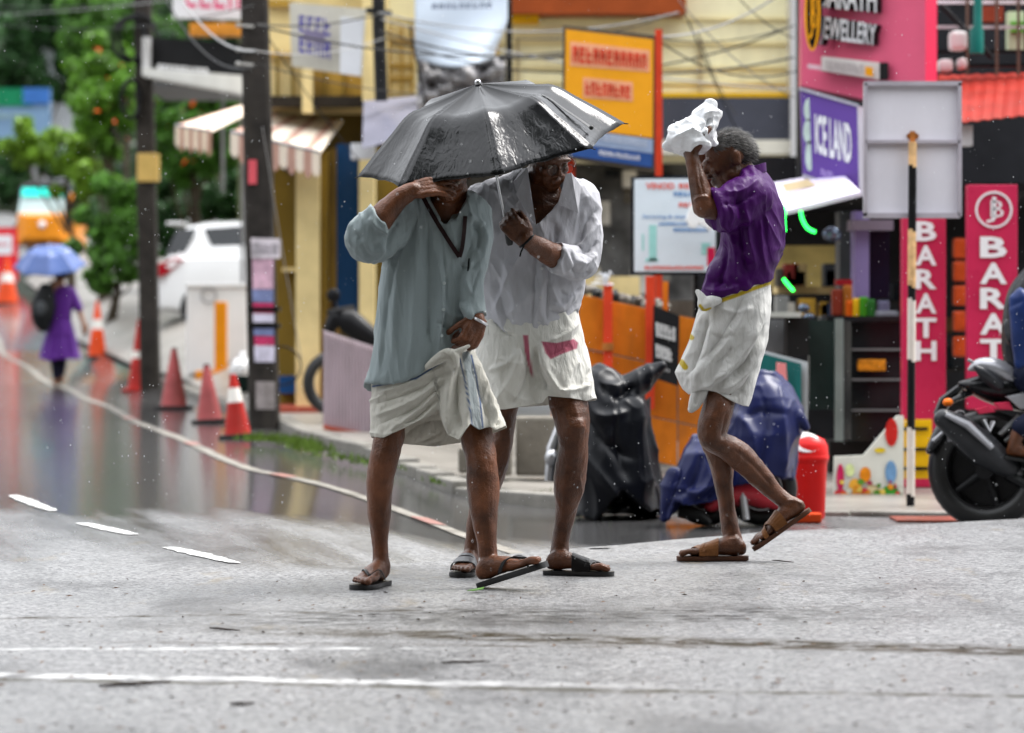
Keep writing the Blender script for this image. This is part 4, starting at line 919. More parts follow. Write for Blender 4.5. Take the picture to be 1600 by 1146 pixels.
folds(bag, [([(1108, 190), (1098, 200), (1112, 222)], 4, -7), ([(1045, 236), (1080, 246), (1112, 226)], 4, 4), ([(1098, 195), (1070, 205), (1045, 222)], 4, 4), ([(1110, 182), (1108, 196), (1114, 204)], 3, -8)], Y3, noisefn=nb)
bag.polygons.foreach_set('use_smooth', [True] * len(bag.polygons))
solo('plastic_bag', bag, plastic, 'crumpled white plastic bag held over the head of the person in purple shirt', 'bag')

# ---------------------------------------------------------------- the black umbrella
def umbrella(name, label, apexpx, Yap, Cpx, ppx, qpx, npx, H, Rm, mat, shaftL, parts=True, group=None, matS=None):
    """canopy from its rim axes p, q (world vectors) and normal n; apex height H"""
    ap = U(*apexpx, Yap); n_ = Vector(npx).normalized(); p = Vector(ppx); p = (p - n_ * p.dot(n_)).normalized(); q = n_.cross(p).normalized()
    if q.dot(Vector(qpx)) < 0: q = -q
    C0 = ap - n_ * H
    end = ap - n_ * shaftL
    t = thing(name, label, 'umbrella', end, group)
    prof = lambda r: H * (1 - (.42 * r * (1 - sst(.38, .7, r)) + sst(.38, .7, r) * (.19 + 1.42 * max(0, r - .5) + .40 * max(0, r - .5) ** 2)))
    rib = lambda k: p * math.cos(k * math.pi / 4) + q * math.sin(k * math.pi / 4)
    NR, NA = 26, 14
    for k in range(8):
        a, b2 = rib(k), rib(k + 1); rings = []
        for i in range(NR + 1):
            r = i / NR; row = []
            for j in range(NA + 1):
                w = j / NA; m_ = 4 * w * (1 - w)
                rr = r * (1 - .055 * m_ * r ** 3); d = a * (1 - w) + b2 * w
                z = prof(r) - .020 * m_ * math.sin(math.pi * min(1, r * 1.02)) - .004 * m_ * math.sin(r * 9)
                wr_ = (mnoise.noise(Vector((k * 7.3 + w * 5, r * 9, .3))) * .0045 + math.sin(w * 22 + k) * .0018) * m_ * r
                row.append(C0 + d * (Rm * rr) + n_ * (z + wr_))
            rings.append(row)
        mb = MB(); mb.loft(rings, cap=False, closed=False); o = part('canopy_panel', mb, mat, t, smooth=True); o.modifiers.new('thickness', 'SOLIDIFY').thickness = .0012
        if not parts: continue
        pts = [C0 + a * (Rm * r * .995) + n_ * (prof(r) - .004) for r in np.linspace(.03, 1.0, 14)]
        mb = MB(); mb.tube(pts, .0022, 6); part('rib', mb, matS, t, smooth=True)
        mb = MB(); tip = C0 + a * Rm * 1.0; mb.tube([tip - a * .008, tip + a * .012 - n_ * .006], [.003, .002], 8); part('rib_tip', mb, black_strap, t)
        mb = MB(); mb.tube([ap - n_ * (H * .85), C0 + a * (Rm * .5) + n_ * (prof(.5) - .006)], .0018, 6); part('strut', mb, matS, t)
    mb = MB(); mb.cyl(ap - n_ * .01, end + n_ * .05, .0042, .0048, 10); part('shaft', mb, matS, t, smooth=True)
    mb = MB(); mb.tube([end + n_ * .09, end + n_ * .07, end, end - n_ * .01], [.010, .013, .014, .010], 12); part('handle', mb, black_rubber, t, smooth=True)
    mb = MB(); mb.tube([ap - n_ * .002, ap + n_ * .004, ap + n_ * .012, ap + n_ * .016], [.012, .013, .011, .006], 14); part('ferrule', mb, matS, t, smooth=True)
    return t, C0, p, q, n_, prof
def wet_black():
    m = bpy.data.materials.new('wet_black_nylon'); m.use_nodes = True; nt = m.node_tree; bb = nt.nodes['Principled BSDF']; L = nt.links.new
    bb.inputs['Base Color'].default_value = (.006, .006, .007, 1); bb.inputs['Roughness'].default_value = .14; bb.inputs['Specular IOR Level'].default_value = .32; bb.inputs['IOR'].default_value = 1.5
    bb.inputs['Coat Weight'].default_value = .0
    tc = nd(nt, 'ShaderNodeTexCoord'); mp = nd(nt, 'ShaderNodeMapping'); mp.inputs['Scale'].default_value = (1, .7, .45); L(tc.outputs['Object'], mp.inputs[0])
    n1_ = nd(nt, 'ShaderNodeTexNoise', i_Scale=30.0, i_Detail=3.0, i_Distortion=1.6); L(mp.outputs[0], n1_.inputs['Vector'])
    n2_ = nd(nt, 'ShaderNodeTexNoise', i_Scale=6.0, i_Detail=2.0); L(tc.outputs['Object'], n2_.inputs['Vector'])
    sp = nd(nt, 'ShaderNodeSeparateXYZ'); L(tc.outputs['Object'], sp.inputs[0])
    mr = nd(nt, 'ShaderNodeMapRange'); mr.inputs[1].default_value = .52; mr.inputs[2].default_value = .40; mr.inputs[3].default_value = .03; mr.inputs[4].default_value = .5; L(sp.outputs[2], mr.inputs[0])
    mu_ = nd(nt, 'ShaderNodeMath', operation='MULTIPLY'); L(mr.outputs[0], mu_.inputs[0]); L(n2_.outputs[0], mu_.inputs[1])
    bp = nd(nt, 'ShaderNodeBump', i_Distance=.012); L(n1_.outputs[0], bp.inputs['Height']); L(mu_.outputs[0], bp.inputs['Strength']); L(bp.outputs[0], bb.inputs['Normal'])
    return m
nylon = wet_black()
YA = 13.62; kpx = YA / F
um, C0, up_, uq_, un_, uprof = umbrella('umbrella', 'wet black folding umbrella shared by two people', (747, 131), YA, None, (209.5, 1.4, 42), (11, -208, -48), (-.19, -.23, .955), 107 * kpx, 214 * kpx, nylon, .63, matS=metal)
# closing strap lying on the panel
def can(th, r, lift=.004):
    k = int(math.floor(th)); w = th - k; rb = lambda k: up_ * math.cos(k * math.pi / 4) + uq_ * math.sin(k * math.pi / 4)
    return C0 + (rb(k) * (1 - w) + rb(k + 1) * w) * (214 * kpx * r) + un_ * (uprof(r) - .02 * 4 * w * (1 - w) * math.sin(math.pi * r) + lift)
mb = MB(); rg = []
for t_ in np.linspace(0, 1, 12):
    c = can(lerp(.55, .62, t_), lerp(.52, .90, t_)); d = can(lerp(.55, .62, t_) + .03, lerp(.52, .90, t_)) - c
    rg.append([c - d, c + d, c + d + un_ * .002, c - d + un_ * .002])
mb.loft(rg); mb.ball(can(.62, .90, .006), .009); part('closing_strap', mb, black_rubber, um)
# ================================================================== BUILDINGS AND SHOP FRONTS
cream = M('cream_plaster', srgb(243, 235, 196), .6, .14, 1.5, grime=.35)
paleyel = M('pale_yellow_plaster', srgb(226, 205, 148), .55, .2, 1.5, grime=.5)
ochre = M('ochre_plaster', srgb(176, 140, 60), .55, .25, 1.5, grime=.5)
mustard = M('mustard_paint', srgb(128, 104, 40), .5, .2, 1.5, grime=.4)
darkin = M('dark_interior', (.02, .02, .022), .6, .5, 2)
darkgrey = M('dark_grey_panel', srgb(70, 72, 82), .45, .2, 1.5, grime=.2)
greyl = M('light_grey_paint', srgb(190, 190, 192), .45, .1, 2, grime=.3)
brick_red = M('rust_red_beam', srgb(150, 70, 30), .55, .25, 2, grime=.3)
yellow = M('bright_yellow_paint', srgb(225, 175, 20), .4, .12, 3)
blue_d = M('deep_blue_paint', srgb(22, 58, 96), .4, .2, 2, grime=.2)
concrete = M('weathered_concrete', (.16, .145, .12), .6, .35, 3, bump=.4, bscale=25, grime=.7)
redstep = M('red_oxide_step', srgb(165, 80, 62), .4, .2, 3, grime=.3)
steel = M('grey_steel', (.28, .28, .29), .35, .2, 6, metal=.7)
white_s = M('white_sheet', srgb(226, 228, 232), .5, .08, 2, grime=.12)
blackp = M('black_paint', (.015, .015, .017), .4, .3, 4)
glassd = M('dark_window_glass', (.03, .035, .04), .08, .2, 2, spec=.7)

# ---- cream two-storey building behind the signs
YC = 36.0
B = thing('shop_building', 'long cream building with dark panel and rust red roof beam behind the orange sign', 'building', (U(920, 485, YC).x, YC, ground(U(920, 485, YC).x, YC) + .12))
mb = MB(); mb.slab(600, -420, 1246, 252, YC, 5.0); part('wall', mb, cream, B)
mb = MB(); mb.slab(640, 252, 1246, 470, YC + .6, 4.0); part('ground_floor_front', mb, M('grimy_shop_front', (.10, .10, .10), .5, .75, 3.0, grime=.3), B)
for y in (28, 66, 104, 128): mb = MB(); mb.slab(604, y, 1236, y + 4, YC - .04, .04); part('moulding', mb, M('ochre_cream_band', srgb(222, 208, 158), .6, .15, 2), B)  # mouldings in a slightly deeper ochre cream than the wall
mb = MB(); mb.slab(798, -60, 1072, 21, YC - .5, .5); part('roof_beam', mb, brick_red, B)
mb = MB(); mb.slab(798, 22, 842, 36, YC - .3, .3); part('trim', mb, yellow, B)
mb = MB(); mb.slab(1034, 145, 1240, 152, YC - .3, .3); part('trim', mb, yellow, B)
mb = MB(); mb.slab(900, 153, 1236, 219, YC - .35, .3); part('dark_fascia', mb, darkgrey, B)
mb = MB(); mb.slab(1000, 219, 1236, 241, YC - .4, .3); part('ledge', mb, M('dull_white_ledge', srgb(205, 202, 190), .5, .12, 2, grime=.3), B)
for x in (806, 1092): mb = MB(); mb.slab(x, 60, x + 5, 150, YC - .06, .06); part('downpipe', mb, M('tan_pipe', srgb(170, 155, 120), .5), B)
mb = MB(); mb.slab(1236, -300, 1252, 250, YC - .5, 1.0); part('corner_post', mb, greyl, B)
rnd = random.Random(11)
for i in range(16):
    x = rnd.uniform(890, 1235); y = rnd.uniform(262, 420); w = rnd.uniform(10, 34); h = rnd.uniform(10, 46)
    mb = MB(); mb.slab(x, y, x + w, y + h, YC + .6 - rnd.uniform(.05, .3), .25)
    part('stock_box', mb, M('stock_%d' % (i % 7), [srgb(190, 190, 185), srgb(60, 60, 62), srgb(120, 118, 112), srgb(170, 165, 150), srgb(40, 44, 50), srgb(205, 200, 190), srgb(90, 84, 74)][i % 7], .5, .3, 3), B)
mb = MB(); mb.slab(905, 432, 1000, 470, YC - 6, .3); part('low_wall', mb, paleyel, B)
# window mullions of the upper storey, right of the dark post
for (x0, x1) in ((606, 648), (700, 780)):
    mb = MB(); mb.slab(x0, 40, x1, 148, YC - .08, .08); w = part('window', mb, paleyel, B)
    for y in (62, 100, 120): m2 = MB(); m2.slab(x0, y, x1, y + 4, YC - .13, .05); part('sash_bar', m2, ochre, w)
    for x in (x0 + 2, (x0 + x1) / 2, x1 - 5): m2 = MB(); m2.slab(x, 40, x + 3, 148, YC - .12, .04); part('mullion', m2, ochre, w)

# ---- yellow shop building with columns beside the utility pole
YY = 34.0
B = thing('shop_building', 'yellow shop with tall columns and blue pillar beside the postered utility pole', 'building', (U(500, 485, YY).x, YY, ground(U(500, 485, YY).x, YY) + .12))
mb = MB(); mb.slab(412, -420, 602, 168, YY + .9, 5.0); part('upper_wall', mb, paleyel, B)
mb = MB(); mb.slab(486, 108, 568, 164, YY + .75, .15); part('ochre_panel', mb, ochre, B)
for x in (431, 455, 505, 535): mb = MB(); mb.slab(x, 78 if x < 480 else 112, x + 4, 150, YY + (.82 if x < 480 else .68), .06); part('batten', mb, mustard, B)
mb = MB(); mb.slab(412, 82, 470, 88, YY + .8, .08); part('sill_band', mb, ochre, B)
mb = MB(); mb.slab(418, 0, 458, 10, YY + .8, .08); part('sill_band', mb, ochre, B)
mb = MB(); mb.slab(472, 88, 488, 176, YY + .5, .4); part('column', mb, paleyel, B)
mb = MB(); mb.slab(566, -300, 590, 158, YY + .4, .5); part('column', mb, paleyel, B)
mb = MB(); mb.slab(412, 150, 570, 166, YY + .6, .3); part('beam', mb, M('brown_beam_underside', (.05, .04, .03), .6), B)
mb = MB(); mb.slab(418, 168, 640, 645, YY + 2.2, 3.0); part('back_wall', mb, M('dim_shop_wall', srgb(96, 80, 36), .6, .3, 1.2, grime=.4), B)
mb = MB(); mb.slab(428, 236, 470, 640, YY + .8, .3); part('wall', mb, mustard, B)
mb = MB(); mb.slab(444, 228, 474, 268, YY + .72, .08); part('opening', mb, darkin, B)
mb = MB(); mb.slab(462, 232, 499, 640, YY + .1, .35); part('column', mb, paleyel, B)
mb = MB(); mb.slab(499.5, 236, 513, 640, YY + .25, .3); part('column', mb, mustard, B)
mb = MB(); mb.slab(514, 232, 530, 520, YY + 1.0, .2); part('wall', mb, ochre, B)
mb = MB(); mb.slab(440, 418, 462, 425, YY + .6, .2); part('rail', mb, paleyel, B)
mb = MB(); mb.slab(526, 225, 560, 505, YY + .3, .5); part('blue_pillar', mb, blue_d, B)
mb = MB(); mb.slab(561, 240, 585, 640, YY + .1, .35); part('column', mb, paleyel, B)
mb = MB(); mb.slab(588, 232, 650, 640, YY + .7, .3); part('wall', mb, mustard, B)
mb = MB(); mb.slab(436, 588, 466, 615, YY + .55, .25); part('blue_box', mb, M('blue_plastic', srgb(25, 70, 125), .4), B)
mb = MB(); mb.slab(428, 636, 590, 646, YY - .25, 1.6); part('step', mb, redstep, B)
# awnings
stripe1 = M('awning_cream', srgb(236, 222, 204), .6, .08, 4, grime=.25); stripe2 = M('awning_rose', srgb(190, 150, 135), .6, .1, 4, grime=.2)
def awning(label, tl, tr, br, bl, Ya, Yb, val, n):
    o = thing('shop_awning', label, 'awning', U(*bl, Yb))
    mb = MB()
    for i in range(n):
        a = i / n; c = (i + 1) / n
        lp = lambda p, q, t, Y0, Y1: U(lerp(p[0], q[0], t), lerp(p[1], q[1], t), lerp(Y0, Y1, t))
        A, B_, C, D = U(lerp(tl[0], tr[0], a), lerp(tl[1], tr[1], a), Ya), U(lerp(tl[0], tr[0], c), lerp(tl[1], tr[1], c), Ya), U(lerp(bl[0], br[0], c), lerp(bl[1], br[1], c), Yb), U(lerp(bl[0], br[0], a), lerp(bl[1], br[1], a), Yb)
        m1 = MB(); m1.prism([A, B_, C, D], (0, .0, -.02)); part('fabric_strip', m1, stripe1 if i % 3 else stripe2, o)
        k = val * (1 + .15 * (i % 2)); m2 = MB(); E, G = D + Vector((0, -.012, -k)), C + Vector((0, -.012, -k)); mid = (E + G) / 2 + Vector((0, 0, -k * .22))
        m2.prism([D + Vector((0, -.012, 0)), C + Vector((0, -.012, 0)), G, mid, E], (0, .01, 0)); part('valance_scallop', m2, stripe2 if i % 2 else stripe1, o)
    fr = MB(); fr.tube([U(*bl, Yb), U(*br, Yb)], .018, 8); part('front_bar', fr, steel, o)
    return o
awning('small striped scalloped awning jutting out left of the utility pole', (372, 166), (420, 160), (330, 205), (274, 196), 43.5, 42.0, .22, 8)
awning('wide pale awning over the yellow shop, right of the utility pole', (430, 176), (536, 188), (500, 238), (360, 206), 35.6, 33.6, .20, 11)
m_ = M('grey_tarpaulin', srgb(118, 118, 132), .4, .15, 2)
mb = MB(); mb.panel([(568, 158), (652, 150), (652, 212), (566, 232)], [33.4, 33.4, 32.2, 32.2], .04); solo('tarpaulin_awning', mb, m_, 'plain grey tarpaulin awning left of the umbrella', 'awning')
mb = MB(); mb.slab(548, 224, 585, 248, 32.8, .3); solo('signboard', mb, white_s, 'small blank white board under the grey tarpaulin awning', 'board')
# white flex sheets on the upper storey
S = thing('fabric_sign', 'white sheet sign with purple blue lettering on the yellow building', 'sign', U(512, 118, 33.4))
mb = MB(); mb.panel([(452, 4), (572, 14), (566, 120), (456, 104)], [33.4, 33.2, 33.2, 33.4], .02); part('sheet', mb, M('aged_white_flex', srgb(206, 202, 188), .5, .1, 2, grime=.3), S)
mb = MB(); mb.panel([(532, 26), (569, 30), (563, 119), (531, 115)], [33.15, 33.1, 33.1, 33.15], .015); part('white_panel', mb, white_s, S)
vio = M('violet_blue_ink', srgb(62, 56, 150), .5, .25, 6)
part('lettering', strokes([(466, 20), (518, 26), (518, 96), (466, 84)], [33.17] * 4, 4, 2, .006, 5, .2), vio, S)
mb = MB(); mb.panel([(474, 46), (508, 50), (508, 70), (474, 64)], [33.16] * 4, .004); part('printed_band', mb, M('grey_violet_ink', srgb(130, 122, 150), .5), S)
S = thing('banner', 'large sagging white banner with a torn crumpled lower half above the umbrella', 'banner', U(720, 150, 33))
rows = []
for i in range(25):
    t = i / 24; row = []
    for j in range(33):
        u = j / 32; x = lerp(648, lerp(793, 772, sst(.5, 1, t)), u); sag = 26 * math.sin(math.pi * u) * t
        y = lerp(-40, 92, t) + sag * .5; dep = .12 * math.sin(u * 6 + t * 3) * t + .3 * t * t * math.sin(math.pi * u)
        row.append(U(x, y, 33 - dep))
    rows.append(row)
mb = MB(); mb.loft(rows, cap=False, closed=False); o = part('printed_sheet', mb, M('pale_blue_white_flex', srgb(205, 216, 228), .4, .07, 2, grime=.1), S, smooth=True); solidify(o, .006)
rows = []
for i in range(21):
    t = i / 20; row = []
    for j in range(33):
        u = j / 32; x = lerp(652, 790, u); y = lerp(84, 175, t) + 14 * math.sin(math.pi * u) * (1 - t)
        dep = .25 * mnoise.noise(Vector((u * 6, t * 5, 2))) + .10 * mnoise.noise(Vector((u * 15, t * 12, 5)))
        row.append(U(x, y, 33.2 + dep))
    rows.append(row)
mb = MB(); mb.loft(rows, cap=False, closed=False); o = part('crumpled_flap', mb, M('grey_flex_reverse', srgb(168, 166, 168), .4, .4, 3.5, grime=.6), S, smooth=True); solidify(o, .006)
part('lettering', strokes([(674, 5), (770, 3), (770, 14), (674, 16)], [32.55] * 4, 9, 1, .004, 9, .25), M('grey_ink', srgb(128, 138, 160), .5), S)
part('lettering', strokes([(715, -16), (768, -16), (768, 0), (715, 0)], [32.55] * 4, 6, 1, .004, 10, .2), M('mauve_ink', srgb(150, 140, 170), .5), S)

# corrugated sheet hoarding in front of the yellow shop
H = thing('hoarding', 'low pale corrugated metal sheet hoarding behind the person in pale blue shirt', 'hoarding', gp(545, 668, .12))
cor = M('pale_corrugated_metal', srgb(196, 182, 188), .4, .15, 3, grime=.4, stretch=(1, 1, .3))
rg = []
for i in range(81):
    t = i / 80; x = lerp(505, 640, t); d = .016 * math.sin(i * 2.1); rg.append([U(x, lerp(516, 560, t), 28.6 + d), U(x, lerp(664, 690, t), 28.6 + d), U(x, lerp(664, 690, t), 28.63 + d), U(x, lerp(516, 560, t), 28.63 + d)])
mb = MB(); mb.loft(rg); part('corrugated_sheet', mb, cor, H)
mb = MB(); mb.panel([(505, 664), (640, 690), (640, 697), (505, 671)], [28.55] * 4, .1); part('base_rail', mb, redstep, H)
# dark motorcycle parked behind it
K = thing('parked_motorcycle', 'dark motorcycle mostly hidden behind the corrugated hoarding', 'motorcycle', gp(535, 640, .12))
mb = MB(); mb.tube([U(512, 520, 31), U(522, 498, 31), U(545, 502, 31), U(580, 530, 31), U(600, 540, 31)], [.05, .09, .12, .1, .06], 10); mb.tube([U(520, 500, 31), U(522, 470, 30.9)], .02, 8); mb.ball(U(521, 462, 30.9), (.06, .02, .06)); part('upper_body', mb, blackp, K, smooth=True)
mb = MB(); mb.tube([U(512, 488, 30.8), U(530, 484, 30.9), U(552, 480, 31.2)], .018, 8); part('handlebar', mb, blackp, K, smooth=True)
for x in (525, 600):
    c = U(x, 590, 31); c.z = ground(c.x, c.y) + .12 + .29; mb = MB(); mb.torus(c, .24, .05, Matrix.Rotation(R(90), 3, 'X'), 24, 8); part('wheel', mb, black_rubber, K, smooth=True)

# ---- left: black shop sign, pink sign, above the car
S = thing('shop_sign', 'black fascia sign with white letters and white canopy beneath, left of the utility pole', 'sign', U(305, 140, 44))
mb = MB(); mb.panel([(230, 58), (404, 70), (404, 126), (230, 104)], [44.5, 44, 44, 44.5], .3); part('fascia', mb, blackp, S)
mb = MB(); mb.panel([(222, 106), (404, 120), (404, 152), (375, 146), (222, 118)], [44.2, 43.6, 43.6, 43.7, 44.2], .6); part('canopy_edge', mb, M('white_canopy_edge', srgb(216, 216, 212), .4, .1, 2, grime=.2), S)
part('lettering', strokes([(246, 99), (326, 106), (326, 119), (246, 111)], [43.5] * 4, 10, 1, .02, 21, .3), white_s, S)
mb = MB(); mb.panel([(222, 58), (234, 58), (234, 112), (222, 110)], [44.3] * 4, .2); part('end_trim', mb, greyl, S)
mb = MB(); mb.slab(222, 118, 420, 136, 45.5, 3); part('soffit', mb, M('grey_soffit', (.12, .12, .12), .6), S)
S = thing('shop_sign', 'white sign with crimson lettering cut by the top of the picture', 'sign', U(328, 30, 44))
mb = MB(); mb.panel([(270, -60), (388, -58), (388, 30), (270, 28)], [44, 43.8, 43.8, 44], .15); part('board', mb, white_s, S)
part('lettering', strokes([(288, -34), (378, -32), (378, 20), (288, 16)], [43.7] * 4, 4, 1, .01, 33, .17), M('crimson_ink', srgb(205, 60, 110), .5), S)
mb = MB(); mb.slab(296, 36, 384, 56, 44.4, .3); part('orange_strip', mb, M('orange_strip', srgb(225, 150, 60), .5), S)
mb = MB(); mb.slab(345, 24, 350, 300, 44.8, .1); mb.slab(376, 24, 381, 470, 44.6, .1); part('support_posts', mb, steel, S)
# house wall behind the car so the row of shops goes on
B = thing('shop_building', 'dim shop front behind the white parked car', 'building', (U(430, 400, 58).x, 58, ground(U(430, 400, 58).x, 58)))
mb = MB(); mb.slab(372, -200, 620, 470, 58, 5); part('wall', mb, M('dim_olive_wall', srgb(84, 88, 60), .6, .3, 1), B)
mb = MB(); mb.slab(380, 250, 470, 440, 57.9, .1); part('shutter', mb, darkin, B)

# ================================================================== RIGHT-HAND SHOPS
YR = 25.0
B = thing('shop_building', 'dark open-fronted shops with red roof under the pink jewellery sign', 'building', (U(1450, 600, YR).x, YR, ground(4, YR) + .12))
floorz = ground(4, 25) + .12
def shop_slab(name, x0, y0, x1, y1, Y, d, mat, bev=0): mb = MB(); mb.slab(x0, y0, x1, y1, Y, d); return part(name, mb, mat, B, bevel=bev)
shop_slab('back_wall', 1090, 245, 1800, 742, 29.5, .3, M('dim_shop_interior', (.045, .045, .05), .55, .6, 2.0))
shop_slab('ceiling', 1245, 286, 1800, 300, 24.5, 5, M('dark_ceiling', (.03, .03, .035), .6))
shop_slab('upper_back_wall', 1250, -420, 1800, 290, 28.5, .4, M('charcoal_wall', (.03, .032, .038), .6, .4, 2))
shop_slab('pillar', 1312, 330, 1334, 690, 24.8, .35, M('grey_pillar', (.07, .075, .08), .5, .2, 3))
shop_slab('pillar', 1336, 330, 1358, 466, 24.2, .3, M('lavender_pillar', srgb(132, 118, 166), .4, .1, 3))
shop_slab('beam', 1330, 344, 1396, 360, 24.1, .3, M('mauve_beam', srgb(120, 108, 122), .45, .1, 3))
shop_slab('door_panel', 1359, 360, 1390, 466, 24.4, .2, M('navy_panel', srgb(28, 24, 52), .35, .2, 3))
shop_slab('rear_shelf', 1215, 448, 1312, 459, 26.5, .5, M('cream_shelf', srgb(214, 192, 140), .5, .12, 3))
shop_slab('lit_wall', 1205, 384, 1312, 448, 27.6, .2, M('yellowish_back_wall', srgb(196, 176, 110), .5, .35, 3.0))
rnd = random.Random(4)
pal = [srgb(200, 196, 186), srgb(70, 66, 60), srgb(46, 60, 84), srgb(150, 130, 90), srgb(110, 40, 36), srgb(190, 150, 60), srgb(60, 64, 70), srgb(150, 152, 150)]
for i in range(14):
    x = rnd.uniform(1205, 1300); w = rnd.uniform(10, 26); h = rnd.uniform(14, 40); base = rnd.choice((448, 448, 494))
    shop_slab('stock', x, base - h, x + w, base, 26.3, .25, M('stock_b%d' % (i % 8), pal[i % 8], .4, .25, 5), .01)
for i in range(34):
    x = rnd.uniform(1370, 1790); r_ = rnd.choice((470, 520, 575, 630)); w = rnd.uniform(9, 20); h = rnd.uniform(16, 34)
    shop_slab('stock', x, r_ - h, x + w, r_, 27.6, .25, M('stock_c%d' % (i % 8), [srgb(90, 40, 30), srgb(150, 60, 30), srgb(70, 66, 62), srgb(46, 46, 52), srgb(120, 90, 60), srgb(40, 52, 60), srgb(140, 136, 130), srgb(60, 30, 28)][i % 8], .4, .25, 5), .01)
for y in (472, 522, 577, 632): shop_slab('shelf', 1365, y, 1800, y + 4, 27.4, .6, M('dark_shelf', (.05, .045, .04), .5))
for i, y in enumerate((372, 408, 446, 486, 526)): shop_slab('snack_packet', 1490, y, 1512, y + 32, 24.6, .1, M('orange_packet', srgb(196, 76, 34), .3, .3, 8), .02)
# snack packets on the counter
for i, (x, y, w, h, c) in enumerate(((1300, 452, 18, 42, (120, 48, 34)), (1318, 446, 14, 50, (150, 90, 36)), (1322, 470, 16, 28, (206, 90, 20)), (1333, 466, 12, 34, (216, 170, 30)), (1343, 464, 14, 34, (60, 128, 30)), (1356, 468, 12, 30, (40, 96, 40)), (1372, 470, 18, 22, (88, 88, 110)), (1368, 486, 36, 16, (110, 112, 120)))):
    shop_slab('snack_packet', x, y, x + w, y + h, 23.9 - i * .02, .1, M('packet_%d' % i, srgb(*c), .3, .25, 8), .015)
red_cap = shop_slab('jar_lid', 1306, 437, 1332, 446, 23.95, .12, M('red_lid', srgb(140, 28, 36), .35))
# counter, glass case and freezer
shop_slab('counter_top', 1292, 494, 1412, 502, 23.6, .7, M('black_counter', (.025, .025, .028), .25))
shop_slab('glass_case', 1330, 503, 1410, 690, 23.7, .6, M('smoked_glass_case', (.025, .03, .032), .12, .4, 3))
for y in (545, 592, 640): shop_slab('case_shelf', 1332, y, 1408, y + 3, 23.66, .03, M('case_shelf_edge', (.16, .17, .17), .3))
shop_slab('snack_tray', 1340, 562, 1384, 580, 23.64, .03, M('orange_snacks', srgb(190, 120, 26), .5, .5, 30), .01)
shop_slab('case_frame', 1305, 498, 1318, 690, 23.5, .05, M('grey_green_frame', srgb(112, 122, 118), .4))
shop_slab('glass_panel', 1264, 500, 1305, 640, 23.6, .05, M('greenish_glass', (.035, .055, .05), .12, .3, 3))
shop_slab('cabinet', 1186, 500, 1232, 552, 23.8, .5, M('grey_cabinet', (.12, .12, .125), .4, .3, 4)); shop_slab('loudspeaker', 1230, 496, 1264, 556, 23.4, .3, M('black_box', (.018, .018, .018), .5))
shop_slab('steel_top', 1196, 488, 1252, 496, 23.3, .4, M('steel_top', srgb(170, 170, 166), .25, .2, 5))
shop_slab('counter_base', 1296, 690, 1412, 790, 23.9, .5, M('dark_counter_base', (.03, .028, .026), .5))
# round pans hanging
for x, y, r_ in ((1300, 366, .065), (1256, 482, .04), (1264, 496, .04)):
    mb = MB(); mb.ball(U(x, y, 24.2), (r_, r_ * .6, r_ * .8)); part('steel_pan', mb, M('blue_steel_pan', srgb(110, 122, 140), .2, .2, 4, metal=.8), B, smooth=True)
# red corrugated roof
rm = M('red_corrugated_roof', srgb(150, 44, 34), .35, .2, 3, grime=.35); rg = []
for i in range(61):
    t = i / 60; x = lerp(1466, 1800, t); d = .005 * math.sin(i * 1.9)
    rg.append([U(x, 118 - (x - 1466) * .03, 25.8) + Vector((0, 0, d)), U(x - 8, 196 - (x - 1466) * .11, 23.8) + Vector((0, 0, d)), U(x - 8, 198 - (x - 1466) * .11, 23.82) + Vector((0, 0, d)), U(x, 120 - (x - 1466) * .03, 25.82) + Vector((0, 0, d))])
mb = MB(); mb.loft(rg); part('roof', mb, rm, B)
shop_slab('fascia_block', 1494, 196, 1520, 228, 23.9, .2, greyl)
# upper terrace with rails, teal post, cans
for y, c in ((1, white_s), (40, greyl), (78, blackp), (100, blackp)): shop_slab('rail', 1462, y, 1800, y + 5, 25.6, .05, c)
mb = MB(); mb.tube([U(1472, 10, 25.5), U(1550, 90, 25.5)], .02, 8); part('brace', mb, blackp, B)
for x in (1510, 1556, 1590, 1640): shop_slab('baluster', x, -10, x + 4, 118, 25.55, .04, M('rust_post', (.12, .08, .06), .5))
mb = MB(); mb.tube([U(1526, 84, 25.2), U(1526, 50, 25.2), U(1528, 40, 25.2), U(1528, -60, 25.2)], [.05, .05, .03, .03], 12); part('teal_post', mb, M('teal_plastic', srgb(20, 110, 100), .35), B, smooth=True)
for x0, y0, x1, y1 in ((1486, 48, 1512, 78), (1468, 92, 1490, 112), (1498, 90, 1512, 108)): shop_slab('white_can', x0, y0, x1, y1, 25.3, .2, M('white_plastic', srgb(210, 210, 208), .35, .08, 4), .03)
shop_slab('packet', 1576, 18, 1600, 80, 25.9, .15, M('white_green_packet', srgb(190, 205, 170), .4, .2, 6)); shop_slab('packet', 1580, 34, 1600, 50, 25.85, .1, M('green_label', srgb(90, 160, 50), .4))
shop_slab('packet', 1535, 10, 1568, 34, 26.2, .2, M('rust_stock', srgb(140, 60, 40), .5))
# pavement tiles and drain by the shops
mb = MB(); mb.box((2.35, 19.75, ground(2.35, 19.75) + .008), (.5, .4, .012)); part('red_tile', mb, M('dull_red_tile', srgb(120, 62, 50), .4, .3, 5, grime=.4), B)
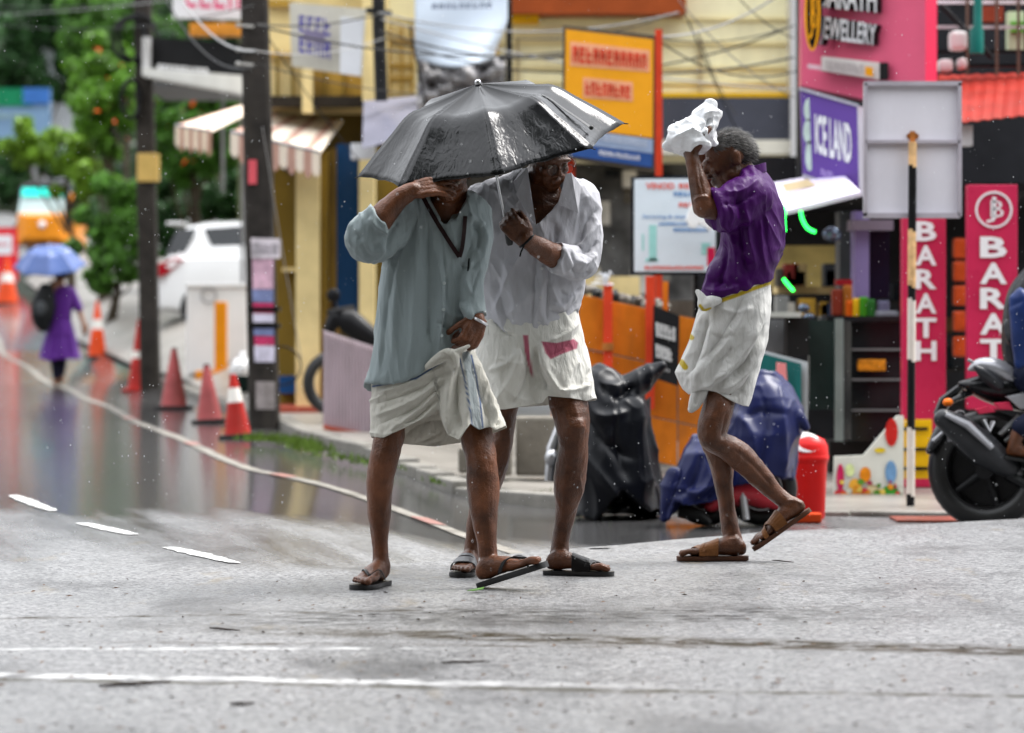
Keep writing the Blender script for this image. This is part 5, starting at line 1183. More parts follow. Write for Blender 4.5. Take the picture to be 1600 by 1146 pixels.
# ---- white translucent canopy sheet under the purple sign
mb = MB(); mb.panel([(1180, 290), (1312, 268), (1345, 300), (1200, 336)], [24.6, 24.2, 23.4, 23.6], .03, (0, .2, -1)); solo('canopy_sheet', mb, M('white_lavender_sheet', srgb(225, 216, 236), .35, .1, 3), 'white translucent plastic canopy sheet under the purple sign', 'canopy')
mb = MB(); mb.panel([(1222, 288), (1262, 280), (1276, 290), (1228, 300)], [24.0] * 4, .03); solo('folded_cloth', mb, M('pale_straw_cloth', srgb(225, 205, 160), .6), 'straw coloured bundle lying on the white canopy sheet', 'bundle')
# ---- green neon strips
neon = M('green_neon', (.02, 1.0, .08), .3, .02, emit=2.0)
for pts, lb in (([(1226, 322), (1225, 345), (1226, 362)], 'short green neon strip close to the purple shirt'), ([(1251, 330), (1254, 344), (1262, 357), (1274, 363)], 'curved green neon strip under the white canopy sheet'), ([(1224, 436), (1232, 446), (1240, 455)], 'lowest green neon strip, in front of the cream shelf')):
    mb = MB(); mb.tube([U(x, y, 23.2) for x, y in catmull([(a, b, 0) for a, b in pts], 5)[:, :2]], .010, 8); solo('neon_strip', mb, neon, lb, 'neon light', 'green neon strips', smooth=True)
# ================================================================== SIGNS
pink = M('pink_acrylic', srgb(212, 92, 122), .25, .1, 1.5, grime=.12); pinkd = M('crimson_pink_edge', srgb(205, 34, 78), .3, .06, 2)
letw = M('silver_white_letter', srgb(205, 206, 208), .35, .06, 6); gold = M('gold_letter', srgb(232, 160, 30), .35, .1, 6)
G = U(1350, 150, 24)
S = thing('shop_sign', 'big pink jewellery sign with raised silver letters and gold emblem', 'sign', G)
q = [(1254, -120), (1446, -96), (1446, 176), (1252, 134)]; QY = [24.9, 24.3, 24.3, 24.9]
mb = MB(); mb.panel(q, QY, .25); part('panel', mb, pink, S)
mb = MB(); mb.panel([(1446, -96), (1464, -96), (1464, 172), (1446, 176)], [24.3, 24.45, 24.45, 24.3], .2); part('side_return', mb, pinkd, S)
def sign_text(S, txt, q, Ys, bold, side=None, sm=blackp, fm=letw, out=.06):
    if side is None: part('lettering', letters(txt, q, Ys, bold), fm, S); return
    f, sd = letters(txt, q, Ys, bold, .0, out, side); part('letter_sides', sd, sm, S); part('lettering', f, fm, S)
sign_text(S, 'JEWELLERY', [(1289, 26), (1376, 40), (1375, 83), (1287, 72)], [24.75, 24.5, 24.5, 24.75], .02, (.045, .06, 0))
sign_text(S, 'BARATH', [(1289, -30), (1376, -20), (1376, 21), (1288, 13)], [24.75, 24.5, 24.5, 24.75], .02, (.045, .06, 0))
mb = MB(); mb.panel([(1285, 88), (1374, 98), (1374, 125), (1285, 110)], [24.66, 24.46, 24.46, 24.66], .1); o = part('lightbox', mb, M('grey_lightbox', srgb(202, 196, 192), .4, .12, 8), S)
part('lettering', strokes([(1290, 93), (1350, 100), (1350, 117), (1290, 108)], [24.64, 24.5, 24.5, 24.64], 9, 1, .006, 3, .2), M('grey_print', srgb(168, 160, 158), .5), o)
mb = MB(); mb.panel([(1352, 104), (1364, 106), (1364, 120), (1352, 118)], [24.45] * 4, .01); part('gold_mark', mb, gold, o)
mb = MB(); mb.panel([(1375, 98), (1388, 98), (1388, 124), (1375, 125)], [24.46, 24.42, 24.42, 24.46], .1); part('lightbox_end', mb, blackp, S)
mb = MB(); mb.panel([(1262, 100), (1284, 103), (1284, 110), (1262, 107)], [24.7] * 4, .01); part('small_print', mb, M('pale_pink_print', srgb(225, 190, 200), .5), S)
def emblem(c, Y, rx, ry, w, mat, S, tilt=0.0):
    mb = MB(); n = 40; rg = []
    for i in range(n + 1):
        a = i * 2 * math.pi / n; x, y = math.cos(a), math.sin(a)
        rg.append([U(c[0] + rx * x, c[1] + ry * y, Y), U(c[0] + (rx - w) * x, c[1] + (ry - w) * y, Y), U(c[0] + (rx - w) * x, c[1] + (ry - w) * y, Y + .03), U(c[0] + rx * x, c[1] + ry * y, Y + .03)])
    mb.loft(rg, cap=False); part('emblem_ring', mb, mat, S)
    for txt, bx in (('B', (-.18, .52, -.5, .42)), ('J', (-.42, .12, -.68, .70))):
        part('emblem_letter', letters(txt, [(c[0] + bx[0] * rx, c[1] + bx[2] * ry), (c[0] + bx[1] * rx, c[1] + bx[2] * ry), (c[0] + bx[1] * rx, c[1] + bx[3] * ry), (c[0] + bx[0] * rx, c[1] + bx[3] * ry)], [Y] * 4, -.005, .004, .002), mat, S)
mb = MB(); mb.lathe(U(1271, 22, 24.72), [(.13, .0), (.13, .06)], 28, Matrix.Rotation(R(90), 3, 'X') @ Matrix.Diagonal((.45, 1.85, 1))); part('emblem_backing', mb, blackp, S)
emblem((1269, 22), 24.55, 12.5, 58, 4.0, gold, S)
# purple sign
S = thing('shop_sign', 'purple sign with white lettering beneath the pink jewellery sign', 'sign', U(1297, 300, 24))
mb = MB(); mb.panel([(1251, 139), (1341, 166), (1344, 306), (1256, 275)], [24.3, 23.9, 23.9, 24.3], .12); part('panel', mb, M('violet_acrylic', srgb(98, 70, 150), .3, .08, 2), S)
mb = MB(); mb.panel([(1250, 136), (1342, 163), (1342, 168), (1250, 141)], [24.28, 23.88, 23.88, 24.28], .13); mb.panel([(1340, 165), (1350, 168), (1352, 308), (1343, 306)], [23.87, 24.0, 24.0, 23.87], .13); mb.panel([(1256, 272), (1344, 303), (1344, 308), (1256, 277)], [24.28, 23.88, 23.88, 24.28], .13); part('frame', mb, M('grey_aluminium', srgb(160, 158, 170), .35, .1, 5), S)
part('lettering', letters('ICE LAND', [(1274, 177), (1331, 194), (1332, 257), (1275, 240)], [24.2, 23.95, 23.95, 24.2], .028), white_s, S)
mb = MB()
for cx, cy, rx, ry in ((1263, 172, 7, 18), (1264, 206, 9, 20), (1265, 244, 7, 24)): mb.add([U(cx + rx * math.cos(a * math.pi / 8), cy + ry * math.sin(a * math.pi / 8), 24.24) for a in range(16)], [tuple(range(16))])
part('pale_figure_print', mb, M('pale_mint_print', srgb(196, 218, 206), .5, .15, 10), S)
part('lettering', strokes([(1282, 262), (1319, 274), (1319, 288), (1282, 275)], [24.1] * 4, 8, 1, .012, 8, .2), M('lilac_print', srgb(180, 160, 215), .5), S)
# vertical pink banners
def vbanner(x0, y0, x1, y1, Y, label, lett, logo=None):
    base = U((x0 + x1) / 2, y1, Y); S = thing('vertical_sign', label, 'sign', base, 'pink vertical shop signs')
    mb = MB(); mb.slab(x0, y0, x1, y1, Y, .12); part('panel', mb, M('red_pink_panel', srgb(190, 44, 80), .28, .15, 2, grime=.2), S, bevel=.006)
    for ch, a, b_, c, d in lett: part('letter', letters(ch, [(a, c), (b_, c), (b_, d), (a, d)], [Y] * 4, .03, .01, .004), M('white_letter', srgb(226, 222, 224), .35, .05, 6), S)
    if logo: emblem(logo[:2], Y - .012, logo[2], logo[2], 3.4, M('white_letter', srgb(226, 222, 224), .35), S)
    return S
vbanner(1410, 330, 1478, 762, 22.6, 'pink vertical sign with white capitals behind the striped sign pole', [(c, 1430, 1463, y, y + 31) for c, y in zip('BARATH', (346, 384, 421, 459, 497, 533))])
vbanner(1512, 289, 1590, 640, 22.4, 'pink vertical sign with round monogram and white capitals behind the motorcycle', [(c, 1531, 1573, y, y + 33) for c, y in zip('BARATH', (370, 411, 450, 490, 530, 570))], (1553, 328, 29))
# small yellow notice and posters beneath
S = thing('notice_board', 'small yellow notice with black bars at the foot of the striped pole', 'sign', U(1424, 750, 22.2))
mb = MB(); mb.slab(1407, 656, 1456, 748, 22.3, .04); part('board', mb, yellow, S)
for y in (668, 700, 730): mb = MB(); mb.slab(1412, y, 1450, y + 5, 22.28, .01); part('black_bar', mb, blackp, S)
# fruit printed counter board
S = thing('counter_board', 'white shop counter board printed with fruit and juice glasses', 'board', U(1360, 780, 22))
mb = MB(); mb.prism([U(x, y, 22.1) for x, y in ((1304, 714), (1350, 712), (1402, 650), (1412, 650), (1412, 779), (1303, 779))], (0, .06, 0)); part('board', mb, M('printed_white', srgb(216, 216, 206), .35, .08, 5), S)
rnd = random.Random(6)
for (x, y, rx, ry, c) in ((1313, 747, 6, 22, (200, 40, 90)), (1352, 742, 9, 12, (232, 140, 30)), (1336, 760, 10, 12, (236, 170, 60)), (1345, 772, 14, 7, (240, 120, 40)), (1364, 762, 9, 10, (214, 196, 150)), (1392, 738, 9, 18, (110, 150, 190)), (1392, 768, 14, 10, (70, 150, 50)), (1313, 772, 10, 7, (220, 60, 60)), (1328, 735, 7, 10, (214, 226, 160)), (1393, 676, 10, 22, (190, 40, 36)), (1375, 704, 9, 4, (220, 190, 40)), (1376, 772, 8, 7, (240, 200, 60))):
    mb = MB(); mb.add([U(x + rx * math.cos(a * math.pi / 7), y + ry * math.sin(a * math.pi / 7), 22.09 - .002 * rnd.random()) for a in range(14)], [tuple(range(14))]); part('fruit_print', mb, M('print_%d%d%d' % c, srgb(*c), .4, .25, 25), S)
for i in range(26):
    x = rnd.uniform(1308, 1408); y = rnd.uniform(752, 776); r_ = rnd.uniform(2.5, 6); mb = MB(); mb.add([U(x + r_ * math.cos(a * math.pi / 5) * rnd.uniform(.7, 1.1), y + r_ * .8 * math.sin(a * math.pi / 5), 22.085 - .0002 * i) for a in range(10)], [tuple(range(10))]); part('fruit_print', mb, M('print_x%d' % (i % 6), [srgb(196, 60, 60), srgb(220, 140, 40), srgb(90, 140, 50), srgb(226, 196, 90), srgb(160, 60, 80), srgb(205, 205, 190)][i % 6], .4, .3, 25), S)
# teal poster stand
S = thing('poster_board', 'teal poster with pink figure in a grey frame behind the blue cover', 'poster', U(1226, 700, 21.6))
mb = MB(); mb.panel([(1186, 546), (1262, 566), (1262, 700), (1186, 690)], [21.8, 21.6, 21.6, 21.8], .03); part('frame', mb, greyl, S)
mb = MB(); mb.panel([(1186, 551), (1252, 569), (1252, 690), (1186, 682)], [21.79, 21.58, 21.58, 21.79], .01); part('print', mb, M('teal_print', srgb(20, 92, 90), .4, .15, 3), S)
mb = MB(); mb.panel([(1213, 566), (1228, 568), (1230, 600), (1242, 615), (1244, 650), (1212, 620)], [21.6] * 6, .01, (0, -1, 0)); part('pink_print', mb, M('salmon_print', srgb(226, 138, 138), .4, .1, 6), S)
# back of a road sign on its striped pole
Yb = 20.7; base = gp(1426, 797); Yb = base.y
S = thing('road_sign', 'blank grey back of a square road sign on a black and white pole', 'sign', base)
gs = M('grey_sign_back', srgb(222, 219, 226), .4, .06, 2.2, grime=.12); rust = M('rust', srgb(170, 105, 50), .7, .4, 14)
mb = MB(); mb.panel([(1352, 130), (1502, 130), (1498, 339), (1350, 337)], [Yb - .05] * 4, .02); part('plate', mb, gs, S, bevel=.003)
fr = M('grey_sign_frame', srgb(176, 170, 178), .45, .12, 5, grime=.3)
for r_ in ((1351, 127, 1503, 134), (1350, 333, 1500, 341), (1350, 130, 1355, 338), (1497, 130, 1503, 338), (1353, 219, 1500, 224)):
    mb = MB(); mb.slab(*r_, Yb - .085, .06); part('frame_bar', mb, fr, S)
mb = MB(); mb.slab(1422, 205, 1430, 222, Yb - .09, .01); mb.add([U(1426 + 10 * math.cos(a * .52), 213 + 6 * math.sin(a * .52), Yb - .058) for a in range(12)], [tuple(range(12))]); part('rust_stain', mb, rust, S)
wpole = M('pole_white', srgb(214, 205, 195), .5, .1, 6, grime=.5); kx = lambda y: 1426 + (y - 222) * -.006
for y0, y1, mt in ((222, 258, M('pole_rusty_cream', srgb(226, 182, 130), .55, .35, 18)), (258, 358, blackp), (358, 446, M('pole_rusty_cream', srgb(226, 182, 130), .55)), (446, 466, blackp), (466, 562, wpole), (562, 668, blackp), (668, 772, wpole), (772, 797, blackp)):
    mb = MB(); a = U(kx(y0), y0, Yb - .11); c = U(kx(y1), y1 + (4 if y1 < 797 else 0), Yb - .11); c.z = max(c.z, base.z - .02); mb.cyl(a, c, .024, .024, 16); part('pole_band', mb, mt, S, smooth=True)

# ---- orange sign on red posts
red_post = M('red_oxide_post', srgb(206, 66, 40), .4, .15, 5, grime=.15); orange = M('amber_flex', srgb(240, 166, 38), .4, .07, 3, grime=.08)
Yo = 27.0; b0 = U(1029, 640, Yo); b0.z = ground(b0.x, Yo) + .12
S = thing('advert_sign', 'orange advertisement sign with faded red lettering between red posts', 'sign', b0)
mb = MB(); mb.panel([(880, 40), (1026, 56), (1024, 268), (878, 246)], [Yo] * 4, .12); part('box', mb, M('sign_box_dark', srgb(86, 80, 70), .5), S)
mb = MB(); mb.panel([(884, 46), (1021, 62), (1020, 216), (882, 198)], [Yo - .01] * 4, .02); part('face', mb, orange, S)
mb = MB(); mb.panel([(882, 200), (1020, 218), (1020, 240), (882, 222)], [Yo - .012] * 4, .02); part('face_band', mb, M('pale_blue_band', srgb(150, 168, 196), .45, .1, 6), S)
mb = MB(); mb.panel([(882, 223), (1020, 241), (1019, 262), (881, 242)], [Yo - .014] * 4, .02); part('face_band', mb, M('blue_band', srgb(50, 84, 146), .45, .1, 6), S)
fr_ = M('faded_red_ink', srgb(214, 70, 48), .5, .2, 10); halo = M('faded_peach_ink', srgb(236, 170, 130), .5, .1, 10)
for qq, n, sd in (([(894, 68), (1012, 82), (1012, 110), (894, 100)], 11, 61), ([(914, 124), (986, 132), (986, 156), (914, 150)], 8, 62)):
    mb = MB(); mb.panel([(qq[0][0] - 3, qq[0][1] - 3), (qq[1][0] + 3, qq[1][1] - 3), (qq[2][0] + 3, qq[2][1] + 3), (qq[3][0] - 3, qq[3][1] + 3)], [Yo - .014] * 4, .004); part('lettering_ground', mb, halo, S)
    part('lettering', strokes(qq, [Yo - .02] * 4, n, 1, .004, sd, .22), fr_, S)
part('lettering', strokes([(934, 206), (1012, 217), (1012, 231), (934, 220)], [Yo - .016] * 4, 12, 1, .004, 63, .2), M('pale_ink', srgb(190, 200, 215), .5), S)
part('lettering', strokes([(936, 234), (1000, 243), (1000, 252), (936, 243)], [Yo - .018] * 4, 10, 1, .004, 64, .2), white_s, S)
mb = MB(); mb.slab(1024, 46, 1035, 640, Yo - .02, .06); part('post', mb, red_post, S)
mb = MB(); mb.slab(885, 240, 898, 640, Yo + .15, .06); part('post', mb, red_post, S)
# ---- white service board
Yv = 24.6
S = thing('notice_board', 'white service board with red and blue lettering in a black frame', 'sign', U(1060, 480, Yv))
mb = MB(); mb.panel([(986, 276), (1122, 274), (1122, 430), (986, 430)], [Yv] * 4, .05); part('frame', mb, M('black_frame', (.018, .022, .035), .4), S)
mb = MB(); mb.panel([(991, 280), (1118, 279), (1118, 425), (991, 425)], [Yv - .01] * 4, .012); part('board', mb, M('blue_white_board', srgb(214, 226, 234), .35, .06, 3), S)
ri = M('soft_red_ink', srgb(222, 100, 86), .5); bi = M('soft_blue_ink', srgb(96, 140, 190), .5); gi = M('soft_teal_ink', srgb(150, 205, 200), .5)
part('lettering', letters('VINOD', [(1009, 286), (1054, 286), (1054, 296), (1009, 296)], [Yv - .012] * 4, .03), ri, S)
part('lettering', strokes([(1060, 286), (1106, 286), (1106, 296), (1060, 296)], [Yv - .012] * 4, 5, 1, .004, 71, .24), ri, S)
part('lettering', strokes([(1052, 299), (1100, 299), (1100, 308), (1052, 308)], [Yv - .012] * 4, 6, 1, .004, 72, .24), bi, S)
part('lettering', strokes([(1060, 316), (1100, 316), (1100, 325), (1060, 325)], [Yv - .012] * 4, 5, 1, .004, 73, .24), ri, S)
part('lettering', letters('Servicing & cleaning', [(1004, 336), (1086, 336), (1086, 343), (1004, 343)], [Yv - .012] * 4, .02), bi, S)
part('lettering', strokes([(1029, 347), (1090, 347), (1090, 353), (1029, 353)], [Yv - .012] * 4, 12, 1, .004, 74, .26), bi, S)
part('lettering', strokes([(1052, 356), (1108, 356), (1108, 363), (1052, 363)], [Yv - .012] * 4, 11, 1, .004, 75, .26), bi, S)
part('lettering', strokes([(1007, 415), (1100, 415), (1100, 422), (1007, 422)], [Yv - .012] * 4, 16, 1, .004, 76, .26), ri, S)
mb = MB(); [mb.panel(qq, [Yv - .013] * 4, .004) for qq in ([(1014, 352), (1026, 352), (1026, 408), (1014, 408)], [(1003, 366), (1006, 366), (1006, 392), (1003, 392)], [(1008, 404), (1028, 404), (1028, 409), (1008, 409)], [(1096, 380), (1110, 380), (1110, 398), (1096, 398)])]; part('pale_teal_print', mb, gi, S)
mb = MB(); mb.panel([(1105, 387), (1117, 387), (1117, 416), (1105, 416)], [Yv - .014] * 4, .004); part('pink_print', mb, pinkd, S)
mb = MB(); mb.slab(1084, 430, 1092, 640, Yv + .02, .04); part('post', mb, blackp, S)
# bright scalloped white plastic hanging in front of it
mb = MB(); pts = [(1080, 318), (1100, 312), (1122, 318), (1126, 350), (1122, 362), (1114, 354), (1108, 362), (1100, 354), (1092, 350), (1086, 358), (1078, 356), (1071, 344)]
mb.prism([U(x, y, Yv - .25) for x, y in pts], (0, .05, 0)); solo('plastic_sheet', mb, M('bright_white_plastic', (.85, .86, .86), .3, .03), 'bright white scalloped plastic hanging in front of the service board', 'plastic sheet', bevel=.01)

# ---- orange hoarding with red posts
Yf = 24.0; b0 = U(1000, 720, Yf); b0.z = ground(b0.x, Yf) + .12
H = thing('board_fence', 'orange painted board fence with red posts behind the covered motorcycle', 'fence', b0)
ob = M('orange_boards', srgb(200, 112, 28), .45, .3, 4, grime=.5, stretch=(1, 1, .5))
top = lambda x: 460 + (x - 905) * .215
for x0, x1 in ((862, 903), (905, 947), (955, 1009), (1012, 1058), (1060, 1100)):
    for k, (dy0, dy1) in enumerate(((0, 82), (84, 166), (168, 236))):
        mb = MB(); yy0 = top(x0) + dy0; yy1 = top(x1) + dy0; mb.panel([(x0, yy0), (x1, yy1), (x1, yy1 + dy1 - dy0), (x0, yy0 + dy1 - dy0)], [Yf + random.uniform(-.012, .012)] * 4, .03); part('board', mb, ob, H, bevel=.004)
for x, y0 in ((950, 442), (1016, 432)): mb = MB(); mb.slab(x - 7, y0, x + 7, 640, Yf - .08, .06); part('post', mb, red_post, H, bevel=.004)
mb = MB(); mb.slab(1036, 440, 1044, 520, Yf + .1, .05); part('post', mb, ob, H)
mb = MB(); mb.slab(941, 536, 959, 548, Yf - .1, .03); part('clamp', mb, rust, H)
# white ribbon bow on the post
mb = MB(); rnd = random.Random(2)
for i in range(14):
    a = rnd.uniform(0, math.pi) ; L_ = rnd.uniform(.04, .11); c = U(948, 446, Yf - .1)
    mb.tube([c, c + Vector((math.cos(a) * L_ * .6, -.01, math.sin(a) * L_)), c + Vector((math.cos(a) * L_, -.02, math.sin(a) * L_ * .7))], [.004, .007, .003], 5)
solo('ribbon_bow', mb, white_s, 'frayed white ribbon tied on top of a red fence post', 'ribbon')
S = thing('notice_board', 'black board with white handwritten script leaning on the orange fence', 'sign', U(1041, 600, Yf - .2))
mb = MB(); mb.panel([(1021, 477), (1062, 494), (1060, 604), (1019, 590)], [Yf - .2, Yf - .2, Yf - .28, Yf - .28], .02); part('board', mb, blackp, S)
for i, (y0, h, x1) in enumerate(((500, 28, 1056), (534, 26, 1050), (566, 26, 1048))):
    part('script', strokes([(1024, y0), (x1, y0 + 10), (x1, y0 + h + 8), (1025, y0 + h)], [Yf - .26] * 4, 5, 1, .008, 80 + i, .3), M('chalk_white', srgb(205, 205, 205), .7), S)
# dark storefront clutter low behind the fence
S = thing('rubble_wall', 'low dark stone wall top behind the orange fence', 'wall', U(1000, 470, 25.2))
rnd = random.Random(5)
for i in range(22):
    x = 905 + i * 9.4; mb = MB(); mb.ball(U(x, top(x) - rnd.uniform(2, 12), 25 + rnd.uniform(0, .3)), (rnd.uniform(.03, .06), .07, rnd.uniform(.03, .06)), None, 7, 5); part('stone', mb, M('dark_stone_%d' % (i % 3), [(.05, .05, .05), (.14, .12, .10), (.22, .20, .17)][i % 3], .5, .4, 10), S)
mb = MB(); mb.slab(880, 470, 1110, 690, 25.1, .5); part('core', mb, concrete, S)
# concrete blocks on the pavement edge
for i, (x0, y0, x1, y1, dY) in enumerate(((768, 664, 800, 742, .2), (806, 652, 872, 742, 0), (872, 666, 905, 742, .1), (716, 700, 764, 738, .6))):
    p = gp((x0 + x1) / 2, y1, .12); mb = MB(); mb.slab(x0, y0, x1, y1 + 2, p.y, .3)
    solo('concrete_block', mb, concrete, ['narrow weathered concrete block behind the calf of the white-shirted person', 'largest weathered concrete block between the legs of the two people sharing the umbrella', 'weathered concrete block against the covered motorcycle', 'low flat concrete block at the pavement edge'][i], 'block', 'weathered concrete blocks', loc=p, bevel=.02)
# ================================================================== STREET FURNITURE
polec = M('dark_weathered_pole', (.058, .050, .044), .6, .5, 5, grime=.5, bump=.3, bscale=20)
paper = [M('poster_%d' % i, c, .6, .3, 8, grime=.6) for i, c in enumerate((srgb(214, 206, 212), srgb(206, 168, 186), srgb(120, 130, 170), srgb(196, 60, 105), srgb(210, 205, 222), srgb(150, 142, 140)))]
def pole(label, xb, yb, w, lean, H=9.0):
    p = gp(xb, yb); k = p.y / F; P_ = thing('utility_pole', label, 'pole', p, 'concrete utility poles')
    mb = MB(); rings = []
    for t in np.linspace(0, 1, 12):
        z = p.z - .1 + H * t; s_ = w * k / 2 * (1.06 - .25 * t); x = p.x + lean * H * t
        rings.append([Vector((x + a * s_, p.y + b_ * s_, z)) for a, b_ in ((-1, -.8), (-.8, -1), (.8, -1), (1, -.8), (1, .8), (.8, 1), (-.8, 1), (-1, .8))])
    mb.loft(rings); part('shaft', mb, polec, P_)
    return P_, p, k
P_, p1, k1 = pole('thick dark utility pole covered with torn posters in front of the yellow shop', 414, 670, 44, -.0235)
YP = p1.y - 44 * k1 / 2 - .012
px1 = lambda y: 414 + (y - 670) * (.0235) * 1.0 * (1)
for (x0, y0, x1, y1, m_) in ((392, 372, 438, 404, 0), (394, 404, 427, 452, 1), (394, 452, 427, 474, 2), (395, 472, 427, 490, 3), (395, 490, 428, 504, 4), (396, 512, 428, 526, 2), (397, 524, 428, 540, 3), (397, 540, 429, 566, 4), (399, 596, 430, 640, 5)):
    mb = MB(); mb.panel([(x0, y0), (x1, y0 + 1), (x1, y1), (x0 + 1, y1)], [YP - .01 * (m_ == 0)] * 4, .006); part('poster', mb, paper[m_], P_)
part('lettering', strokes([(396, 380), (434, 381), (434, 398), (396, 398)], [YP - .012] * 4, 8, 2, .003, 91, .16), M('grey_print2', srgb(120, 116, 122), .6), P_)
for y in (506, 480): mb = MB(); mb.slab(387, y, 436, y + 7, YP - .008, .3); part('strap_band', mb, blackp, P_)
mb = MB(); mb.panel([(388, 250), (401, 250), (401, 288), (388, 288)], [YP - .01] * 4, .01); part('red_tag', mb, M('red_tag', srgb(214, 90, 100), .5), P_)
for y in (40, 78, 100):
    mb = MB(); mb.tube([U(372, y, YP), U(396, y + 2, YP)], .012, 6); mb.ball(U(372, y, YP), .022); part('insulator', mb, M('porcelain', srgb(180, 178, 172), .3), P_, smooth=True)
mb = MB(); mb.torus(U(440, 572, YP + .1), .17, .008, Matrix.Rotation(R(90), 3, 'X') @ Matrix.Rotation(.3, 3, 'Z'), 30, 6); part('cable_coil', mb, blackp, P_, smooth=True)
P_, p2, k2 = pole('slimmer dark utility pole with tan box and cable loops among the traffic cones', 236, 612, 29, -.021)
Y2p = p2.y - .16
mb = MB(); mb.slab(214, 240, 248, 284, Y2p, .12); part('tan_box', mb, M('tan_box', srgb(200, 168, 98), .5, .1, 6), P_, bevel=.01)
for (cx, cy, rx, ry) in ((202, 62, 26, 34), (205, 155, 15, 30), (215, 60, 30, 36)):
    mb = MB(); mb.tube([U(cx + rx * math.cos(a * .21), cy + ry * math.sin(a * .21), Y2p + .02 * math.sin(a)) for a in range(31)], .03, 6); part('cable_coil', mb, blackp, P_, smooth=True)
mb = MB(); mb.tube([U(590, -140, 33), U(592, 40, 33), U(596, 158, 33)], .06, 8); mb.tube([U(572, 16, 33), U(612, 22, 33)], .03, 6); solo('service_post', mb, M('charcoal_post', (.04, .04, .042), .5, .3, 6), 'dark service post with cross arm on the yellow building front', 'post')
mb = MB(); mb.tube([U(794, -140, 33.2), U(796, 125, 33.2), U(797, 240, 33.2)], .03, 8); solo('service_post', mb, blackp, 'thin black post beside the sagging white banner', 'post')
# overhead cables
wire_m = M('black_cable', (.03, .03, .032), .5, .2, 5); wire_g = M('grey_cable', (.3, .3, .3), .45, .2, 5)
rnd = random.Random(19)
W = [((-60, 24), 62, (400, -20), 28, 10), ((-60, 30), 62, (398, 8), 28, 26), ((-60, 6), 60, (390, -30), 28, 20), ((250, -60), 34, (402, 80), 28.5, 40), ((240, -40), 36, (398, 104), 28.5, 50), ((400, 38), 28.3, (600, 20), 33, 10), ((400, 80), 28.3, (600, 60), 33, 14), ((402, 40), 28.3, (900, 80), 30, 24), ((402, 100), 28.3, (700, 150), 31, 10),
     ((592, 20), 32.8, (1060, 20), 30, 30), ((592, 48), 32.8, (1030, 62), 27, 36), ((592, 56), 32.8, (1240, 40), 30, 66), ((596, 30), 32.8, (1240, 140), 30, 20), ((800, 60), 33, (1030, 30), 27, 12), ((800, 92), 33, (1028, 60), 27, 6), ((1028, 58), 27, (1260, -40), 29, 24), ((1028, 60), 27, (1240, 40), 29, 14), ((1028, 62), 27, (1250, 110), 29, 30),
     ((1060, 0), 28, (1260, 160), 29, 22), ((1070, 20), 28, (1200, 300), 30, 10), ((1090, 50), 28, (1150, 180), 30, 12), ((940, 60), 27.5, (1026, 150), 27, 26), ((900, 110), 29, (1240, 90), 30, 14), ((420, 60), 29, (560, 250), 32, 6), ((410, 200), 28.4, (470, 560), 32, 6), ((640, 40), 32, (690, 260), 33, 10), ((1110, -60), 28, (1240, 60), 29, 18)]
CL = ['lowest of the three cables crossing the far trees to the postered pole', 'middle of the three cables crossing the far trees to the postered pole', 'topmost cable crossing the far trees at the picture top', 'pale looped cable hanging from the top beside the slim pole', 'second looped cable drooping onto the insulators of the postered pole', 'short cable from the postered pole to the dark service post, upper', 'short cable from the postered pole to the dark service post, lower', 'long cable from the postered pole passing behind the black umbrella', 'low cable from the postered pole to the sagging white banner', 'topmost cable over the sagging banner toward the rust red beam', 'cable from the dark service post to the orange sign post', 'deeply sagging cable from the dark service post across the cream wall', 'cable slanting down from the dark service post to the cream wall corner', 'upper short cable from the thin black post to the orange sign', 'lower short cable from the thin black post to the orange sign', 'cable rising from the orange sign post to the pink sign top', 'nearly level cable from the orange sign post across the cream wall', 'cable drooping from the orange sign post to the purple sign', 'cable falling from the rust red beam to the pink sign foot', 'steep cable falling from the roof beam behind the plastic bag', 'short steep cable over the dark fascia above the plastic bag', 'short cable drooping across the orange sign face', 'level cable low across the cream wall behind the orange sign', 'cable slanting over the awning right of the postered pole', 'cable hanging down beside the postered pole over the yellow shop', 'cable hanging steeply across the sagging white banner', 'short cable at the picture top left of the pink sign']
for i, (a, Ya, c, Yc, sag) in enumerate(W):
    pts = []
    for t in np.linspace(0, 1, 19): pts.append(U(lerp(a[0], c[0], t), lerp(a[1], c[1], t) + sag * 4 * t * (1 - t), lerp(Ya, Yc, t)))
    mb = MB(); mb.tube(pts, rnd.choice((.005, .006, .008, .010)), 5)
    solo('overhead_cable', mb, wire_g if i % 3 == 0 else wire_m, CL[i], 'cable', 'overhead cables', smooth=True)

